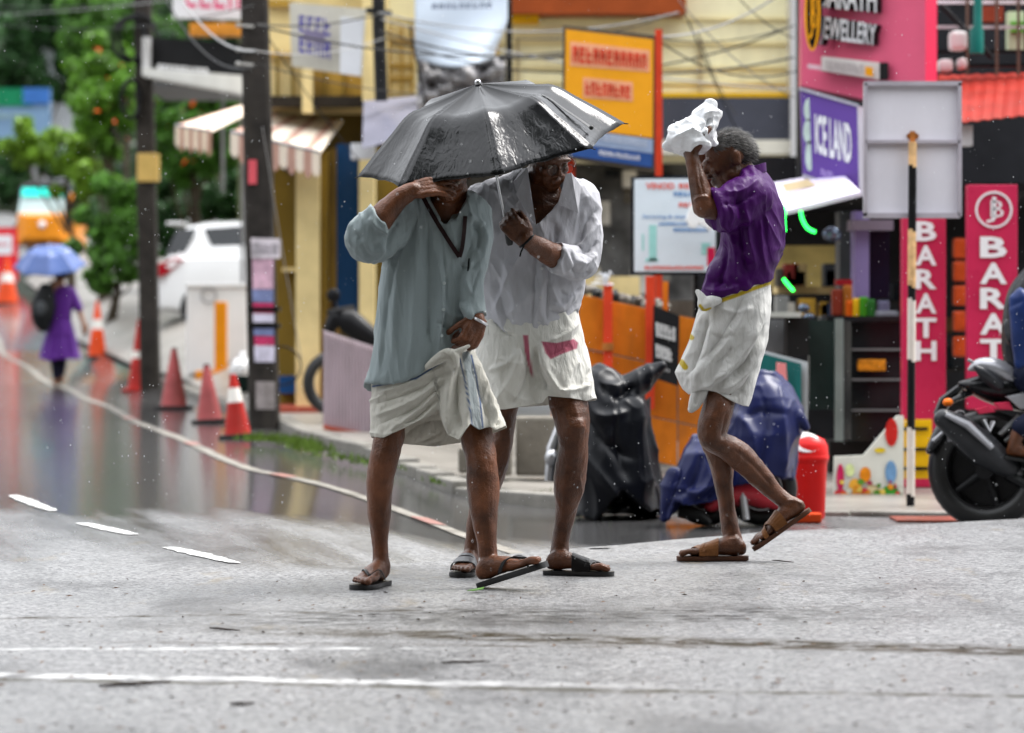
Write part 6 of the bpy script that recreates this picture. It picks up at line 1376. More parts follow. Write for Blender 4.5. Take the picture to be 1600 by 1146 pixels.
# traffic cones
c_or = M('cone_orange', srgb(214, 72, 26), .4, .2, 5, grime=.25); c_red = M('cone_red', srgb(170, 40, 34), .4, .25, 5, grime=.4); c_pink = M('cone_faded_red', srgb(168, 84, 84), .5, .25, 5, grime=.4); c_wh = M('cone_white_band', srgb(226, 222, 214), .4, .1, 5, grime=.2); c_bk = M('cone_base_rubber', (.03, .028, .028), .5)
def cone(label, xb, yb, yt, w, m_, bands, base=c_bk, tilt=0.0):
    p = gp(xb, yb); k = p.y / F; H = (yb - yt) * k; r0 = w * k / 2
    o = thing('traffic_cone', label, 'traffic cone', p, 'traffic cones along the kerb')
    Mx = Matrix.Rotation(tilt, 3, 'Y'); n = 22
    mb = MB(); b0 = r0 * 1.35; mb.box(p + Mx @ Vector((0, 0, .02)), (b0 * 2, b0 * 2, .04), Mx); part('base', mb, base, o, bevel=.012)
    rr = lambda t: r0 * (1 - t) + .028 * t
    edges = [0.0] + [e for b_ in bands for e in b_[:2]] + [1.0]
    segs = []; cur = 0.0
    for a, c in bands: segs.append((cur, a, m_)); segs.append((a, c, c_wh)); cur = c
    segs.append((cur, 1.0, m_))
    for a, c, mm in segs:
        if c - a < .01: continue
        mb = MB(); mb.lathe(p, [(rr(a), .04 + (H - .04) * a), (rr(c), .04 + (H - .04) * c)], n, Mx); part('reflective_sleeve' if mm is c_wh else 'cone_shell', mb, mm, o, smooth=True)
    mb = MB(); mb.lathe(p, [(.03, H), (.026, H + .015), (.012, H + .018)], 12, Mx); part('cap', mb, c_bk if m_ is c_pink else m_, o)
    return o
cone('bright orange traffic cone with white band beside the person in the purple dress', 152, 561, 474, 30, c_or, [(.50, .68)])
cone('red traffic cone partly hidden behind the slim utility pole', 218, 613, 502, 38, c_red, [(.45, .55)], c_red)
cone('faded pink traffic cone, second along the kerb from the slim pole', 272, 640, 546, 42, c_pink, [])
cone('faded pink traffic cone tilted beside the orange bollard', 328, 662, 572, 40, c_pink, [], tilt=-.06)
cone('red and white traffic cone leaning at the foot of the postered pole', 372, 686, 588, 42, c_red, [(.55, .80)], tilt=-.08)
cone('orange traffic cone at the far picture edge by the red barrier', 11, 476, 402, 36, c_or, [(.45, .65)])
# red barrier board far left
p = gp(4, 462); k = p.y / F; S = thing('barrier_board', 'red barrier board with a white notice at the far picture edge', 'barrier', p)
mb = MB(); mb.slab(-60, 356, 27, 440, p.y, .08); part('board', mb, M('barrier_red', srgb(214, 40, 52), .4, .1, 3), S)
mb = MB(); mb.slab(-30, 368, 19, 398, p.y - .01, .01); part('notice', mb, white_s, S)
part('lettering', strokes([(-10, 378), (14, 378), (14, 386), (-10, 386)], [p.y - .012] * 4, 6, 1, .004, 95, .25), M('barrier_ink', srgb(206, 110, 120), .5), S)
mb = MB(); mb.slab(-20, 440, -14, 466, p.y, .06); mb.slab(18, 440, 22, 466, p.y, .06); part('feet', mb, steel, S)
# white cabinet with orange bollard
p = gp(338, 584); k = p.y / F; S = thing('utility_cabinet', 'plain white cabinet standing in front of the white car', 'cabinet', p)
mb = MB(); mb.slab(291, 447, 386, 584, p.y, .5); part('body', mb, M('white_enamel', srgb(228, 230, 232), .3, .05, 3, grime=.08), S, bevel=.015)
mb = MB(); mb.slab(289, 443, 388, 449, p.y - .03, .56); part('lid', mb, M('white_enamel', srgb(228, 230, 232), .3), S, bevel=.01)
mb = MB(); mb.torus(U(326, 462, p.y - .03), .09, .008, Matrix.Rotation(R(90), 3, 'X'), 22, 6); part('hanging_loop', mb, steel, S, smooth=True)
p = gp(344, 592); k = p.y / F; S = thing('bollard', 'orange square bollard on a base plate in front of the white cabinet', 'bollard', p)
om = M('bollard_orange', srgb(226, 140, 22), .4, .1, 4, grime=.1)
mb = MB(); mb.slab(335, 472, 354, 592, p.y, .14); part('post', mb, om, S, bevel=.012)
mb = MB(); mb.slab(305, 580, 362, 594, p.y - .05, .24); part('base_plate', mb, om, S, bevel=.01)
# tied plastic bag near the pole
p = gp(377, 592); b = MB(); b.ball(p + Vector((0, 0, .13)), (.13, .12, .12)); b.ball(p + Vector((.02, 0, .25)), (.05, .05, .07)); b.ball(p + Vector((-.08, 0, .09)), (.08, .08, .08))
me = fuse(b, .012, 1); a, nn = coords(me); q = np.abs(vnoise(a * 16, 5)); me.vertices.foreach_set('co', (a - nn * (q[:, None] * .03)).ravel())
solo('plastic_bag', me, plastic, 'tied white plastic bag dumped behind the postered pole', 'bag')
p = gp(378, 625); mb = MB(); mb.lathe(p, [(.07, 0), (.10, .26), (.11, .27), (.09, .26)], 16); solo('plant_pot', mb, M('dark_green_plastic', srgb(28, 58, 54), .4), 'dark green pot beside the postered pole', 'pot', smooth=True)
# moss and weeds along the kerb
moss = M('kerb_weeds', (.09, .15, .02), .6, .5, 20); mb = MB(); rnd = random.Random(8)
spots = [(t, .03 + .05 * rnd.random()) for t in (395, 410, 430, 445, 455, 462, 470, 478, 486, 496, 520, 545, 575, 600, 700, 706, 712, 850, 857, 925, 935)]
for x, r_ in spots:
    y = float(np.interp(x, [395, 450, 500, 600, 700, 860, 940], [684, 686, 704, 726, 752, 772, 790]))
    c = gp(x, y, .06)
    for i in range(50 if x < 500 else 40):
        a = rnd.uniform(0, 6.28); d = rnd.uniform(0, .16); q = c + Vector((math.cos(a) * d, math.sin(a) * d * 1.5, 0)); q.z = ground(q.x, q.y) + .04; h = rnd.uniform(.02, .085) if x < 500 else rnd.uniform(.015, .05); w = rnd.uniform(.004, .01); dx = rnd.uniform(-.02, .02)
        mb.add([q + Vector((-w, 0, 0)), q + Vector((w, 0, 0)), q + Vector((dx, rnd.uniform(-.02, .02), h))], [(0, 1, 2)])
me = tomesh('weeds', mb, recalc=False); me.materials.append(moss); o = bpy.data.objects.new('weeds', me); link(o); tag(o, 'bright green weeds growing along the kerb', 'weeds', kind='stuff')

# ================================================================== WHITE HATCHBACK
car_w = M('white_car_paint', (.74, .74, .735), .22, .04, 2, coat=.6); car_gl = M('car_glass', (.03, .035, .04), .06, .2, 2, spec=.7); car_red = M('tail_lamp_red', srgb(150, 24, 34), .2, .2, 6); car_blk = M('car_black_trim', (.02, .02, .022), .5)
base = gp(262, 520); YCR = base.y; kc = YCR / F
C = thing('parked_car', 'white hatchback parked nose away behind the white cabinet', 'car', base)
L_, Wd, Hc = 3.9, 1.7, 1.52; zc = base.z; CK = 1.13
cx0 = U(240, 500, YCR).x
def cp(x, y, z): return Vector((cx0 + x * CK, YCR + y * CK, zc + z * CK))
# body: side profile sections lofted across the width
prof = [(0.02, .32), (0.0, .55), (.04, .82), (.10, .98), (.34, 1.03), (1.0, 1.03), (2.2, 1.0), (2.75, .96), (3.5, .86), (3.86, .66), (3.9, .45), (3.8, .28), (3.3, .22), (2.0, .20), (.5, .22)]
rings = []
for v, s_ in ((0, .90), (.05, .97), (.2, 1.0), (.8, 1.0), (.95, .97), (1.0, .90)):
    y = v * Wd; rings.append([cp(L_ / 2 + (x - L_ / 2) * s_, y, .6 + (z - .6) * (s_ * .6 + .4)) for x, z in prof])
mb = MB(); mb.loft(rings); part('body', mb, car_w, C, smooth=True, bevel=.02)
roof = [(.18, 1.0), (.30, 1.20), (.42, 1.46), (.7, 1.51), (1.4, 1.53), (2.0, 1.46), (2.75, .98)]
rings = []
for v, sh in ((.02, 0), (.10, .0), (.14, 1), (.5, 1), (.86, 1), (.90, 0), (.98, 0)):
    pass
rings = []
for v, top_ in ((.03, .0), (.10, .55), (.16, .92), (.5, 1.0), (.84, .92), (.90, .55), (.97, .0)):
    rings.append([cp(x if z < 1.0 else x, v * Wd, 1.0 + (z - 1.0) * top_) for x, z in roof] + [cp(2.6, v * Wd, .95), cp(.3, v * Wd, .95)])
mb = MB(); mb.loft(rings); part('cabin', mb, car_w, C, smooth=True)
side = lambda pts, name, mat, y=-.0: part(name, MB().prism([cp(x, y, z) for x, z in pts], (0, .03, 0)), mat, C)
yv = .115 * Wd - .03
mb = MB(); mb.prism([cp(.82, .10, 1.06), cp(.66, .16, 1.40), cp(1.36, .17, 1.45), cp(1.38, .10, 1.06)], (0, .02, 0)); part('side_window', mb, car_gl, C)
mb = MB(); mb.prism([cp(1.44, .10, 1.06), cp(1.43, .17, 1.45), cp(1.95, .16, 1.40), cp(2.5, .10, 1.06)], (0, .02, 0)); part('side_window', mb, car_gl, C)
mb = MB(); mb.prism([cp(.15, .28, 1.03), cp(.30, .26, 1.40), cp(.30, 1.44, 1.40), cp(.15, 1.42, 1.03)], (-.02, 0, 0)); part('rear_window', mb, car_gl, C)
mb = MB(); mb.prism([cp(.16, .12, 1.05), cp(.31, .16, 1.38), cp(.58, .14, 1.40), cp(.40, .09, 1.05)], (-.01, -.015, 0)); part('rear_quarter_glass', mb, car_gl, C)
mb = MB(); mb.prism([cp(.03, -.02, .72), cp(.06, -.02, .92), cp(.28, -.02, 1.0), (cp(.42, -.02, .98)), cp(.22, -.02, .80)], (0, .12, 0)); part('tail_light', mb, car_red, C, bevel=.01)
mb = MB(); mb.prism([cp(.16, -.035, .88), cp(.26, -.035, .97), cp(.36, -.035, .95), cp(.24, -.035, .86)], (0, .03, 0)); part('tail_light_lens', mb, M('lamp_white', srgb(230, 225, 225), .15), C)
mb = MB(); mb.box(cp(-.01, .85, .42), (.06, 1.5, .22)); part('bumper', mb, car_w, C, bevel=.02)
mb = MB(); mb.box(cp(.25, .85, 1.48), (.25, 1.2, .04)); part('spoiler', mb, car_w, C, bevel=.015)
for x in (.66, 3.12):
    for y in (.06, 1.6):
        c = cp(x, y, .29); Mx = Matrix.Rotation(R(90), 3, 'X'); mb = MB(); mb.torus(c, .22, .075, Mx, 26, 10); w_ = part('wheel', mb, black_rubber, C, smooth=True)
        mb = MB(); mb.lathe(c, [(.19, -.06), (.19, .06), (.05, .075)], 18, Mx); part('rim', mb, steel, w_, smooth=True)
    c = cp(x, .1, .32); mb = MB(); mb.lathe(c, [(.34, -.13), (.34, .13)], 26, Matrix.Rotation(R(90), 3, 'X')); part('wheel_arch', mb, car_blk, C)

# ================================================================== AUTO RICKSHAW
p = gp(66, 408); k = p.y / F; Rk = thing('auto_rickshaw', 'yellow auto rickshaw with black top and green tinted windscreen far up the road', 'rickshaw', p)
def rp(x, y, z): return p + Vector((x, y, z)) * 1.12
ry = M('rickshaw_orange', srgb(226, 140, 34), .35, .12, 2, coat=.3); rb = M('rickshaw_black_hood', (.02, .02, .024), .6)
mb = MB(); rings = [[rp(-w_, y, z0), rp(-w_ * .96, y, z1), rp(w_ * .96, y, z1), rp(w_, y, z0)] for y, w_, z0, z1 in ((0, .36, .45, .95), (.25, .58, .32, 1.0), (.9, .66, .3, .95), (2.4, .66, .3, 1.0), (2.6, .6, .4, .95))]; mb.loft(rings); part('body', mb, ry, Rk, bevel=.05)
mb = MB(); rings = [[rp(-.62, y, 1.0), rp(-.60, y, z1), rp(-.3, y, z1 + .12), rp(.3, y, z1 + .12), rp(.60, y, z1), rp(.62, y, 1.0)] for y, z1 in ((.75, 1.5), (1.2, 1.62), (2.5, 1.55), (2.65, 1.3))]; mb.loft(rings); part('hood', mb, rb, Rk)
mb = MB(); mb.prism([rp(-.56, .30, .98), rp(.56, .30, .98), rp(.52, .62, 1.5), rp(-.52, .62, 1.5)], (0, .02, 0)); w_ = part('windscreen', mb, M('pale_windscreen', srgb(166, 186, 186), .1, .1, 3), Rk)
mb = MB(); mb.prism([rp(-.50, .50, 1.36), rp(.50, .50, 1.36), rp(.50, .60, 1.54), rp(-.50, .60, 1.54)], (0, -.03, 0)); part('tinted_band', mb, M('aqua_tint', srgb(40, 225, 205), .2, .1, 3), w_)
mb = MB(); mb.box(rp(.55, .3, 1.1), (.14, .2, .7)); part('side_panel', mb, ry, Rk, bevel=.03)
for x, y in ((0, .25), (-.55, 2.2), (.55, 2.2)): mb = MB(); mb.torus(rp(x, y, .22), .16, .06, Matrix.Rotation(R(90), 3, 'Y'), 18, 8); part('wheel', mb, black_rubber, Rk, smooth=True)
mb = MB(); mb.ball(rp(0, -.04, .75), (.09, .05, .09)); part('headlight', mb, M('lamp_white', srgb(230, 225, 225), .15), Rk, smooth=True)

# ================================================================== WOMAN WITH BLUE UMBRELLA
p = gp(88, 603); YW = p.y; Wm = thing('person', 'person in long purple dress walking under a blue umbrella with backpack', 'person', p)
b = MB()
limb(YW, [(93, 450, 0, 9, 8), (94, 470, 0, 15, 9), (95, 505, 0, 12, 9), (95, 530, 0, 14, 10)], mb=b)
limb(YW, [(84, 530, 0, 9, 9), (86, 565, 0, 6.5, 7), (88, 585, 0, 5, 6), (88, 598, 0, 4.2, 5)], mb=b)
limb(YW, [(98, 530, .05, 9, 9), (97, 565, .05, 6.5, 7), (96, 582, .06, 5, 6), (96, 592, .08, 4.2, 5)], mb=b)
limb(YW, [(112, 458, 0, 6, 6), (121, 478, 0, 5, 5), (127, 495, -.03, 4, 4), (131, 508, -.06, 3.6, 3.6)], mb=b)
limb(YW, [(78, 460, 0, 6, 6), (68, 478, -.05, 5, 5), (76, 465, -.12, 4, 4), (84, 450, -.15, 3.6, 3.6)], mb=b)
hand(b, U(131, 507, YW - .06), (.15, -.1, -1), (.3, -.9, 0), side=-1, s=1.0); hand(b, U(84, 450, YW - .15), (.1, 0, 1), (0, -1, 0), side=1, curls=[(1.2, 1.4, .9)] * 4)
Pw = head(b, U(94, 433, YW), (-.3, .9, -.2), (0, .2, .95), .96)
for fx, fY in ((88, 0), (96, .08)):
    q = U(fx, 600, YW + fY); q.z = ground(q.x, q.y) + .015; foot(b, q, (-.25, .96, 0), (0, 0, 1), .92, inner=1 if fx > 90 else -1)
part('body', fuse(b, .011, 3), M('tan_skin', (.26, .13, .08), .45, .2, 14), Wm)
dm = cloth_mat('violet_cotton', srgb(76, 22, 116), .7, wr=.3, wscale=9, trans=0)
d_ = form(YW, [(446, 84), (452, 76), (470, 77), (500, 78), (530, 68), (560, 60), (570, 58)], [(446, 104), (452, 114), (470, 114), (500, 112), (530, 120), (560, 127), (570, 128)], [(446, 12), (470, 16), (500, 16), (560, 26), (570, 27)], 445, [(55, 560), (75, 566), (100, 563), (130, 563)], lift=.2, n=64, rows=40)
limb(YW, [(110, 456, 0, 9, 9), (118, 472, 0, 8, 8), (123, 482, -.02, 7, 7)], mb=d_); limb(YW, [(79, 457, 0, 9, 9), (70, 474, -.04, 8, 8)], mb=d_)
dme = fuse(d_, .014, 2); folds(dme, [([(90, 520), (84, 560)], 4, -3), ([(104, 520), (108, 562)], 4, -3), ([(76, 530), (68, 562)], 3, -2), ([(98, 500), (97, 560)], 3, 2)], YW); part('dress', dme, dm, Wm)
b = MB(); limb(YW, [(84, 545, 0, 8.5, 9), (86, 570, 0, 7, 7.5), (88, 590, 0, 5.5, 6.5)], mb=b); limb(YW, [(98, 545, .05, 8.5, 9), (97, 568, .05, 7, 7.5), (96, 585, .07, 5.5, 6.5)], mb=b); part('leggings', fuse(b, .012, 2), M('navy_leggings', srgb(26, 24, 56), .6), Wm)
hairs('hair', Pw, Wm, dark_hair, scalp, 700, .07, 9, w=.003)
b = MB(); limb(YW - .16, [(72, 452, 0, 12, 10), (68, 475, 0, 19, 14), (66, 498, 0, 17, 14), (68, 510, 0, 11, 10)], mb=b); bp_ = U(68, 512, YW - .16)
BPk = thing('backpack', 'black backpack on the back of the person under the blue umbrella', 'backpack', bp_)
part('bag', fuse(b, .014, 3), M('black_backpack', (.018, .02, .022), .5, .4, 10), BPk)
mb = MB(); mb.ball(U(64, 482, YW - .3), (.08, .03, .10)); part('pocket', mb, M('grey_pocket', (.06, .065, .07), .5, .3, 10), BPk, smooth=True)
mb = MB(); mb.tube([U(82, 450, YW - .22), U(90, 446, YW - .05), U(96, 470, YW + .12)], .018, 6); part('strap', mb, blackp, BPk, smooth=True)
bluen = M('blue_umbrella_nylon', srgb(62, 88, 146), .35, .1, 3, spec=.5)
kw = YW / F
umbrella('umbrella', 'blue umbrella held by the person in the purple dress', (76, 382), YW - .10, None, (1, .1, .02), (0, -1, -.25), (-.02, -.28, .96), 36 * kw, 58 * kw, bluen, .60, matS=metal)
# ================================================================== COVERED TWO-WHEELERS, BIN, MOTORCYCLE
def cover_mat(name, rgb): return M(name, rgb, .32, .15, 3, bump=.35, bscale=7, spec=.2, stretch=(1, 1, .4))
wheel_rim = M('alloy_rim', (.45, .45, .46), .3, .15, 8, metal=.9)
def wheel(parent, c, Ro, w, Mx, spokes=5, tread=False):
    mb = MB(); mb.torus(c, Ro - w, w, Mx, 34, 12); wh = part('wheel', mb, black_rubber, parent, smooth=True)
    mb = MB(); mb.lathe(c, [(Ro - w * 1.8, -w * .7), (Ro - w * 1.55, -w * .7), (Ro - w * 1.55, w * .7), (Ro - w * 1.8, w * .7), (Ro - w * 1.8, -w * .7)], 30, Mx); part('rim', mb, wheel_rim, wh, smooth=True)
    for i in range(spokes):
        a = i * 2 * math.pi / spokes; d = Mx @ Vector((math.cos(a), math.sin(a), 0)); mb = MB(); mb.tube([c, c + d * (Ro - w * 1.7)], [w * .35, w * .25], 8); part('spoke', mb, wheel_rim, wh, smooth=True)
    mb = MB(); mb.lathe(c, [(w * .8, -w * .8), (w * .8, w * .8)], 16, Mx); part('hub', mb, wheel_rim, wh, smooth=True); return wh
RX = Matrix.Rotation(R(90), 3, 'X')
Yk = 20.0; b0 = U(950, 810, Yk); b0.z = ground(b0.x, Yk)
K = thing('parked_motorcycle', 'motorcycle under a black waterproof cover beside the orange fence', 'motorcycle', b0)
for xw in (930, 948):
    c = U(xw, 760, Yk + .12); c.z = ground(c.x, c.y) + .29; wheel(K, c, .22, .045, RX)
mb = MB(); mb.tube([U(905, 720, Yk), U(940, 650, Yk), U(990, 640, Yk), U(1000, 730, Yk)], [.05, .12, .12, .06], 10); part('frame_and_tank', mb, blackp, K, smooth=True)
mb = MB(); mb.tube([U(858, 752, Yk - .1), U(862, 700, Yk - .1), U(880, 650, Yk - .05)], [.028, .03, .02], 10); mb.ball(U(862, 716, Yk - .12), (.04, .04, .05)); part('silver_fork', mb, wheel_rim, K, smooth=True)
s_ = form(Yk, [(572, 925), (590, 912), (640, 902), (700, 892), (760, 894), (820, 902)], [(572, 948), (595, 990), (620, 1004), (650, 1012), (700, 1024), (760, 1034), (820, 1038)], [(572, 20), (600, 60), (660, 84), (760, 92), (820, 92)], [(900, 582), (935, 574), (985, 598), (1005, 606)], [(890, 800), (930, 816), (944, 790), (972, 764), (1000, 786), (1016, 800), (1040, 796)], [(890, 806), (1040, 806)], lift=.12, n=80, rows=50)
limb(Yk - .1, [(975, 615, 0, 24, 26), (1000, 596, 0, 17, 20), (1020, 582, 0, 11, 14), (1034, 572, 0, 5, 7)], mb=s_)
cv = fuse(s_, .008, 2)
folds(cv, [([(930, 590), (960, 620), (1000, 600)], 8, -9), ([(985, 605), (1000, 660), (1020, 780)], 9, 9), ([(970, 615), (960, 680), (985, 760)], 10, -9), ([(915, 600), (935, 650), (990, 640)], 9, 8), ([(905, 640), (940, 690), (1000, 720)], 9, -7), ([(1010, 640), (1016, 700), (1030, 780)], 6, -6), ([(900, 690), (930, 730), (975, 790)], 8, 6), ([(945, 600), (960, 640), (950, 700)], 7, 7)], Yk, noisefn=lambda a, px, nn: vnoise(a * np.array([6, 6, 3]), 3) * 3 + ridge(a * np.array([5, 5, 3]), 71) * 7 + ridge(a * np.array([11, 11, 6]), 72) * 3.5)
part('cover', cv, cover_mat('black_blue_tarpaulin', srgb(22, 24, 31)), K)
# scooter under a blue cover
Ys = 19.25; b0 = U(1140, 822, Ys); b0.z = ground(b0.x, Ys)
K = thing('parked_scooter', 'red scooter under a blue waterproof cover behind the person in purple shirt', 'scooter', b0)
for xw, n_ in ((1104, 1), (1188, 0)):
    c = U(xw, 770, Ys + .03); c.z = ground(c.x, c.y) + .20; wheel(K, c, .20, .05, RX)
srd = M('scooter_red_paint', srgb(214, 62, 74), .25, .08, 3, coat=.5)
b = MB(); limb(Ys - .02, [(1110, 790, 0, 12, 30), (1130, 775, 0, 20, 34), (1165, 768, 0, 22, 36), (1200, 775, 0, 22, 36), (1218, 790, 0, 10, 28)], mb=b); me = fuse(b, .012, 3); part('mudguard', me, srd, K)
b = MB(); limb(Ys, [(1085, 760, 0, 24, 40), (1120, 780, 0, 20, 36), (1150, 775, 0, 18, 30)], mb=b); part('floor_body', fuse(b, .012, 3), M('dark_red_plastic', srgb(110, 18, 30), .35), K)
mb = MB(); mb.tube([U(1160, 770, Ys - .12), U(1166, 812, Ys - .12)], .022, 8); part('front_fork', mb, wheel_rim, K, smooth=True)
mb = MB(); mb.tube([U(1060, 800, Ys - .1), U(1095, 806, Ys - .1), U(1110, 818, Ys - .1)], [.03, .035, .02], 8); part('engine', mb, M('engine_grey', (.05, .05, .05), .4, .4, 12), K, smooth=True)
s_ = form(Ys, [(586, 1176), (610, 1158), (650, 1140), (700, 1132), (760, 1130)], [(586, 1212), (610, 1238), (640, 1254), (665, 1252), (700, 1244), (760, 1238)], [(586, 20), (620, 60), (680, 80), (760, 70)], 584, [(1120, 770), (1150, 760), (1200, 744), (1245, 750)], lift=.1, n=70, rows=40)
form2 = form(Ys, [(684, 1082), (700, 1068), (730, 1056), (770, 1046), (800, 1034), (816, 1032)], [(684, 1110), (700, 1140), (730, 1150), (816, 1150)], [(684, 20), (710, 60), (770, 72), (816, 70)], 682, [(1030, 812), (1046, 814), (1052, 782), (1080, 794), (1110, 790), (1150, 766)], lift=.1, n=70, rows=40); s_.add(form2.v, form2.f)
limb(Ys - .12, [(1052, 740, 0, 12, 16), (1042, 780, 0, 10, 12), (1038, 812, 0, 7, 8)], mb=s_); limb(Ys - .1, [(1225, 640, 0, 16, 18), (1248, 655, 0, 12, 14), (1260, 668, 0, 6, 8)], mb=s_)
cv = fuse(s_, .008, 2)
folds(cv, [([(1075, 690), (1060, 740), (1042, 800)], 7, 7), ([(1100, 700), (1085, 750), (1056, 780)], 7, -8), ([(1130, 700), (1110, 750), (1080, 786)], 7, 7), ([(1140, 720), (1120, 760), (1100, 788)], 5, -6), ([(1150, 640), (1180, 690), (1150, 760)], 8, 7), ([(1190, 600), (1200, 670), (1180, 745)], 8, -7), ([(1220, 620), (1225, 680), (1222, 742)], 7, 6), ([(1060, 760), (1090, 770), (1130, 750)], 6, 6), ([(1160, 655), (1190, 640), (1230, 650)], 6, -6)], Ys, noisefn=lambda a, px, nn: vnoise(a * np.array([7, 7, 4]), 6) * 2.5 + ridge(a * np.array([6, 6, 4]), 73) * 6 + ridge(a * np.array([13, 13, 7]), 74) * 3)
part('cover', cv, cover_mat('blue_tarpaulin', srgb(28, 33, 74)), K)
# red swing-lid bin
b0 = U(1263, 806, 19.95); b0.z = ground(b0.x, 19.95); kb = 19.95 / F
Bn = thing('litter_bin', 'red plastic bin with white swing lid in front of the shop counter', 'bin', b0)
rbn = M('red_bin_plastic', srgb(212, 36, 34), .35, .06, 3)
mb = MB(); mb.lathe(b0, [(.088, 0), (.092, .01), (.104, .30), (.11, .32), (.115, .33), (.115, .35), (.108, .36)], 26); part('body', mb, rbn, Bn, smooth=True)
mb = MB(); mb.lathe(b0 + Vector((0, 0, .355)), [(.112, 0), (.108, .05), (.09, .085), (.05, .105), (.01, .11)], 26); ld = part('lid', mb, rbn, Bn, smooth=True)
fM = Matrix.Rotation(R(52), 3, 'X') @ Matrix.Rotation(R(-14), 3, 'Z'); mb = MB(); mb.lathe(b0 + Vector((-.02, -.066, .425)), [(.082, -.004), (.085, .004), (.07, .010), (.03, .006), (.01, .002)], 24, fM @ Matrix.Diagonal((1, .8, 1))); part('swing_flap', mb, M('white_flap', srgb(226, 222, 220), .35, .05, 4), ld, smooth=True)
mb = MB(); mb.box(gp(1240, 818) + Vector((0, 0, .03)), (.3, .12, .05)); solo('orange_kerb_marker', mb, c_or, 'orange plastic piece on the ground behind the lifted sandal', 'plastic piece', bevel=.01)

# ---------------------------------------------------------------- sports motorcycle and rider
Ym = 19.0; b0 = U(1540, 812, Ym); b0.z = ground(b0.x, Ym); km = Ym / F
K = thing('motorcycle', 'black and grey sports motorcycle with big exhaust at the picture edge', 'motorcycle', b0)
yaw = Matrix.Rotation(R(-18), 3, 'Z')
cw = U(1541, 712, Ym); cw.z = b0.z + .315
wheel_rim2 = wheel_rim; wheel_rim = M('black_alloy', (.03, .03, .032), .35, .2, 8)
wheel(K, cw, .315, .062, yaw @ RX, 5); wheel(K, cw + yaw @ Vector((1.32, .0, -.015)), .30, .06, yaw @ RX, 5)
wheel_rim = wheel_rim2; gm_ = M('gunmetal_plastic', (.05, .052, .058), .32, .25, 8, coat=.2); gl_ = M('silver_grey_paint', (.36, .36, .38), .25, .1, 6, metal=.4); bkp = M('gloss_black_plastic', (.014, .014, .016), .25, .3, 8, coat=.3); bred = M('bike_red_panel', srgb(196, 52, 80), .3, .1, 5)
b = MB(); limb(Ym - .16, [(1474, 655, -.02, 16, 16), (1500, 672, 0, 23, 20), (1540, 705, .02, 26, 22), (1572, 728, .05, 18, 16), (1590, 738, .08, 9, 9)], mb=b); part('exhaust_silencer', fuse(b, .007, 3), gm_, K)
mb = MB(); mb.tube([U(1478, 648, Ym - .25), U(1512, 664, Ym - .25), U(1550, 700, Ym - .24)], [.012, .022, .016], 8); mb2 = part('exhaust_heat_shield', mb, gl_, K, smooth=True)
mb = MB(); mb.tube([U(1586, 738, Ym - .1), U(1620, 748, Ym), U(1680, 742, Ym + .1)], [.03, .028, .028], 10); part('exhaust_pipe', mb, wheel_rim, K, smooth=True)
b = MB(); limb(Ym, [(1500, 600, 0, 4, 6), (1515, 602, 0, 12, 22), (1545, 606, .02, 24, 34), (1585, 608, .05, 34, 40), (1640, 610, .1, 36, 44)], mb=b); part('tail_unit', fuse(b, .008, 3), bkp, K)
b = MB(); limb(Ym - .04, [(1514, 578, 0, 3, 6), (1530, 572, 0, 12, 16), (1556, 578, .02, 18, 24), (1585, 592, .04, 14, 24), (1610, 606, .06, 8, 20)], mb=b); part('tail_cowl', fuse(b, .007, 3), gl_, K)
b = MB(); limb(Ym - .12, [(1524, 574, 0, 4, 6), (1540, 586, 0, 10, 10), (1560, 602, .02, 10, 10)], mb=b); part('cowl_inset', fuse(b, .006, 3), gm_, K)
mb = MB(); mb.tube([U(1512, 562, Ym - .05), U(1524, 569, Ym - .05)], .008, 6); part('grab_stub', mb, gl_, K)
mb = MB(); mb.ball(U(1481, 629, Ym - .08), (.028, .026, .022)); part('indicator', mb, M('amber_lens', srgb(226, 110, 24), .2), K, smooth=True)
mb = MB(); mb.tube([U(1484, 628, Ym - .07), U(1520, 612, Ym)], [.012, .02], 8); mb.tube([U(1466, 650, Ym), U(1476, 628, Ym), U(1500, 606, Ym)], [.03, .035, .02], 8); part('plate_bracket', mb, bkp, K, smooth=True)
for pts in (((1524, 640), (1545, 634), (1556, 644), (1530, 648)), ((1552, 630), (1578, 628), (1584, 642), (1562, 640)), ((1548, 690), (1560, 692), (1562, 702), (1550, 702))): mb = MB(); mb.prism([U(x, y, Ym - .14) for x, y in pts], (0, .05, 0)); part('red_panel', mb, bred, K, bevel=.006)
mb = MB(); mb.prism([U(x, y, Ym - .16) for x, y in ((1572, 620), (1600, 614), (1640, 622), (1640, 640), (1596, 640))], (0, .05, 0)); part('side_panel', mb, gl_, K, bevel=.008)
mb = MB(); mb.tube([cw, U(1620, 700, Ym + .1)], [.035, .05], 8); part('swingarm', mb, gl_, K, smooth=True)
b = MB(); limb(Ym, [(1452, 705, 0, 6, 14), (1462, 690, 0, 10, 18), (1476, 668, .0, 12, 20), (1500, 648, 0, 8, 16)], mb=b); part('hugger', fuse(b, .008, 2), bkp, K)
mb = MB(); mb.tube([U(1458, 690, Ym - .1), U(1478, 672, Ym - .1), U(1484, 690, Ym - .1)], .012, 6); part('mudguard_stay', mb, gl_, K, smooth=True)
mb = MB(); mb.tube([U(1536, 656, Ym - .13), U(1545, 675, Ym - .13), U(1552, 660, Ym - .1)], .014, 8); mb.tube([U(1562, 680, Ym - .12), U(1592, 650, Ym - .1)], .014, 8); mb.tube([U(1570, 690, Ym - .12), U(1600, 664, Ym - .1)], .010, 8); part('frame_tubes', mb, wheel_rim, K, smooth=True)
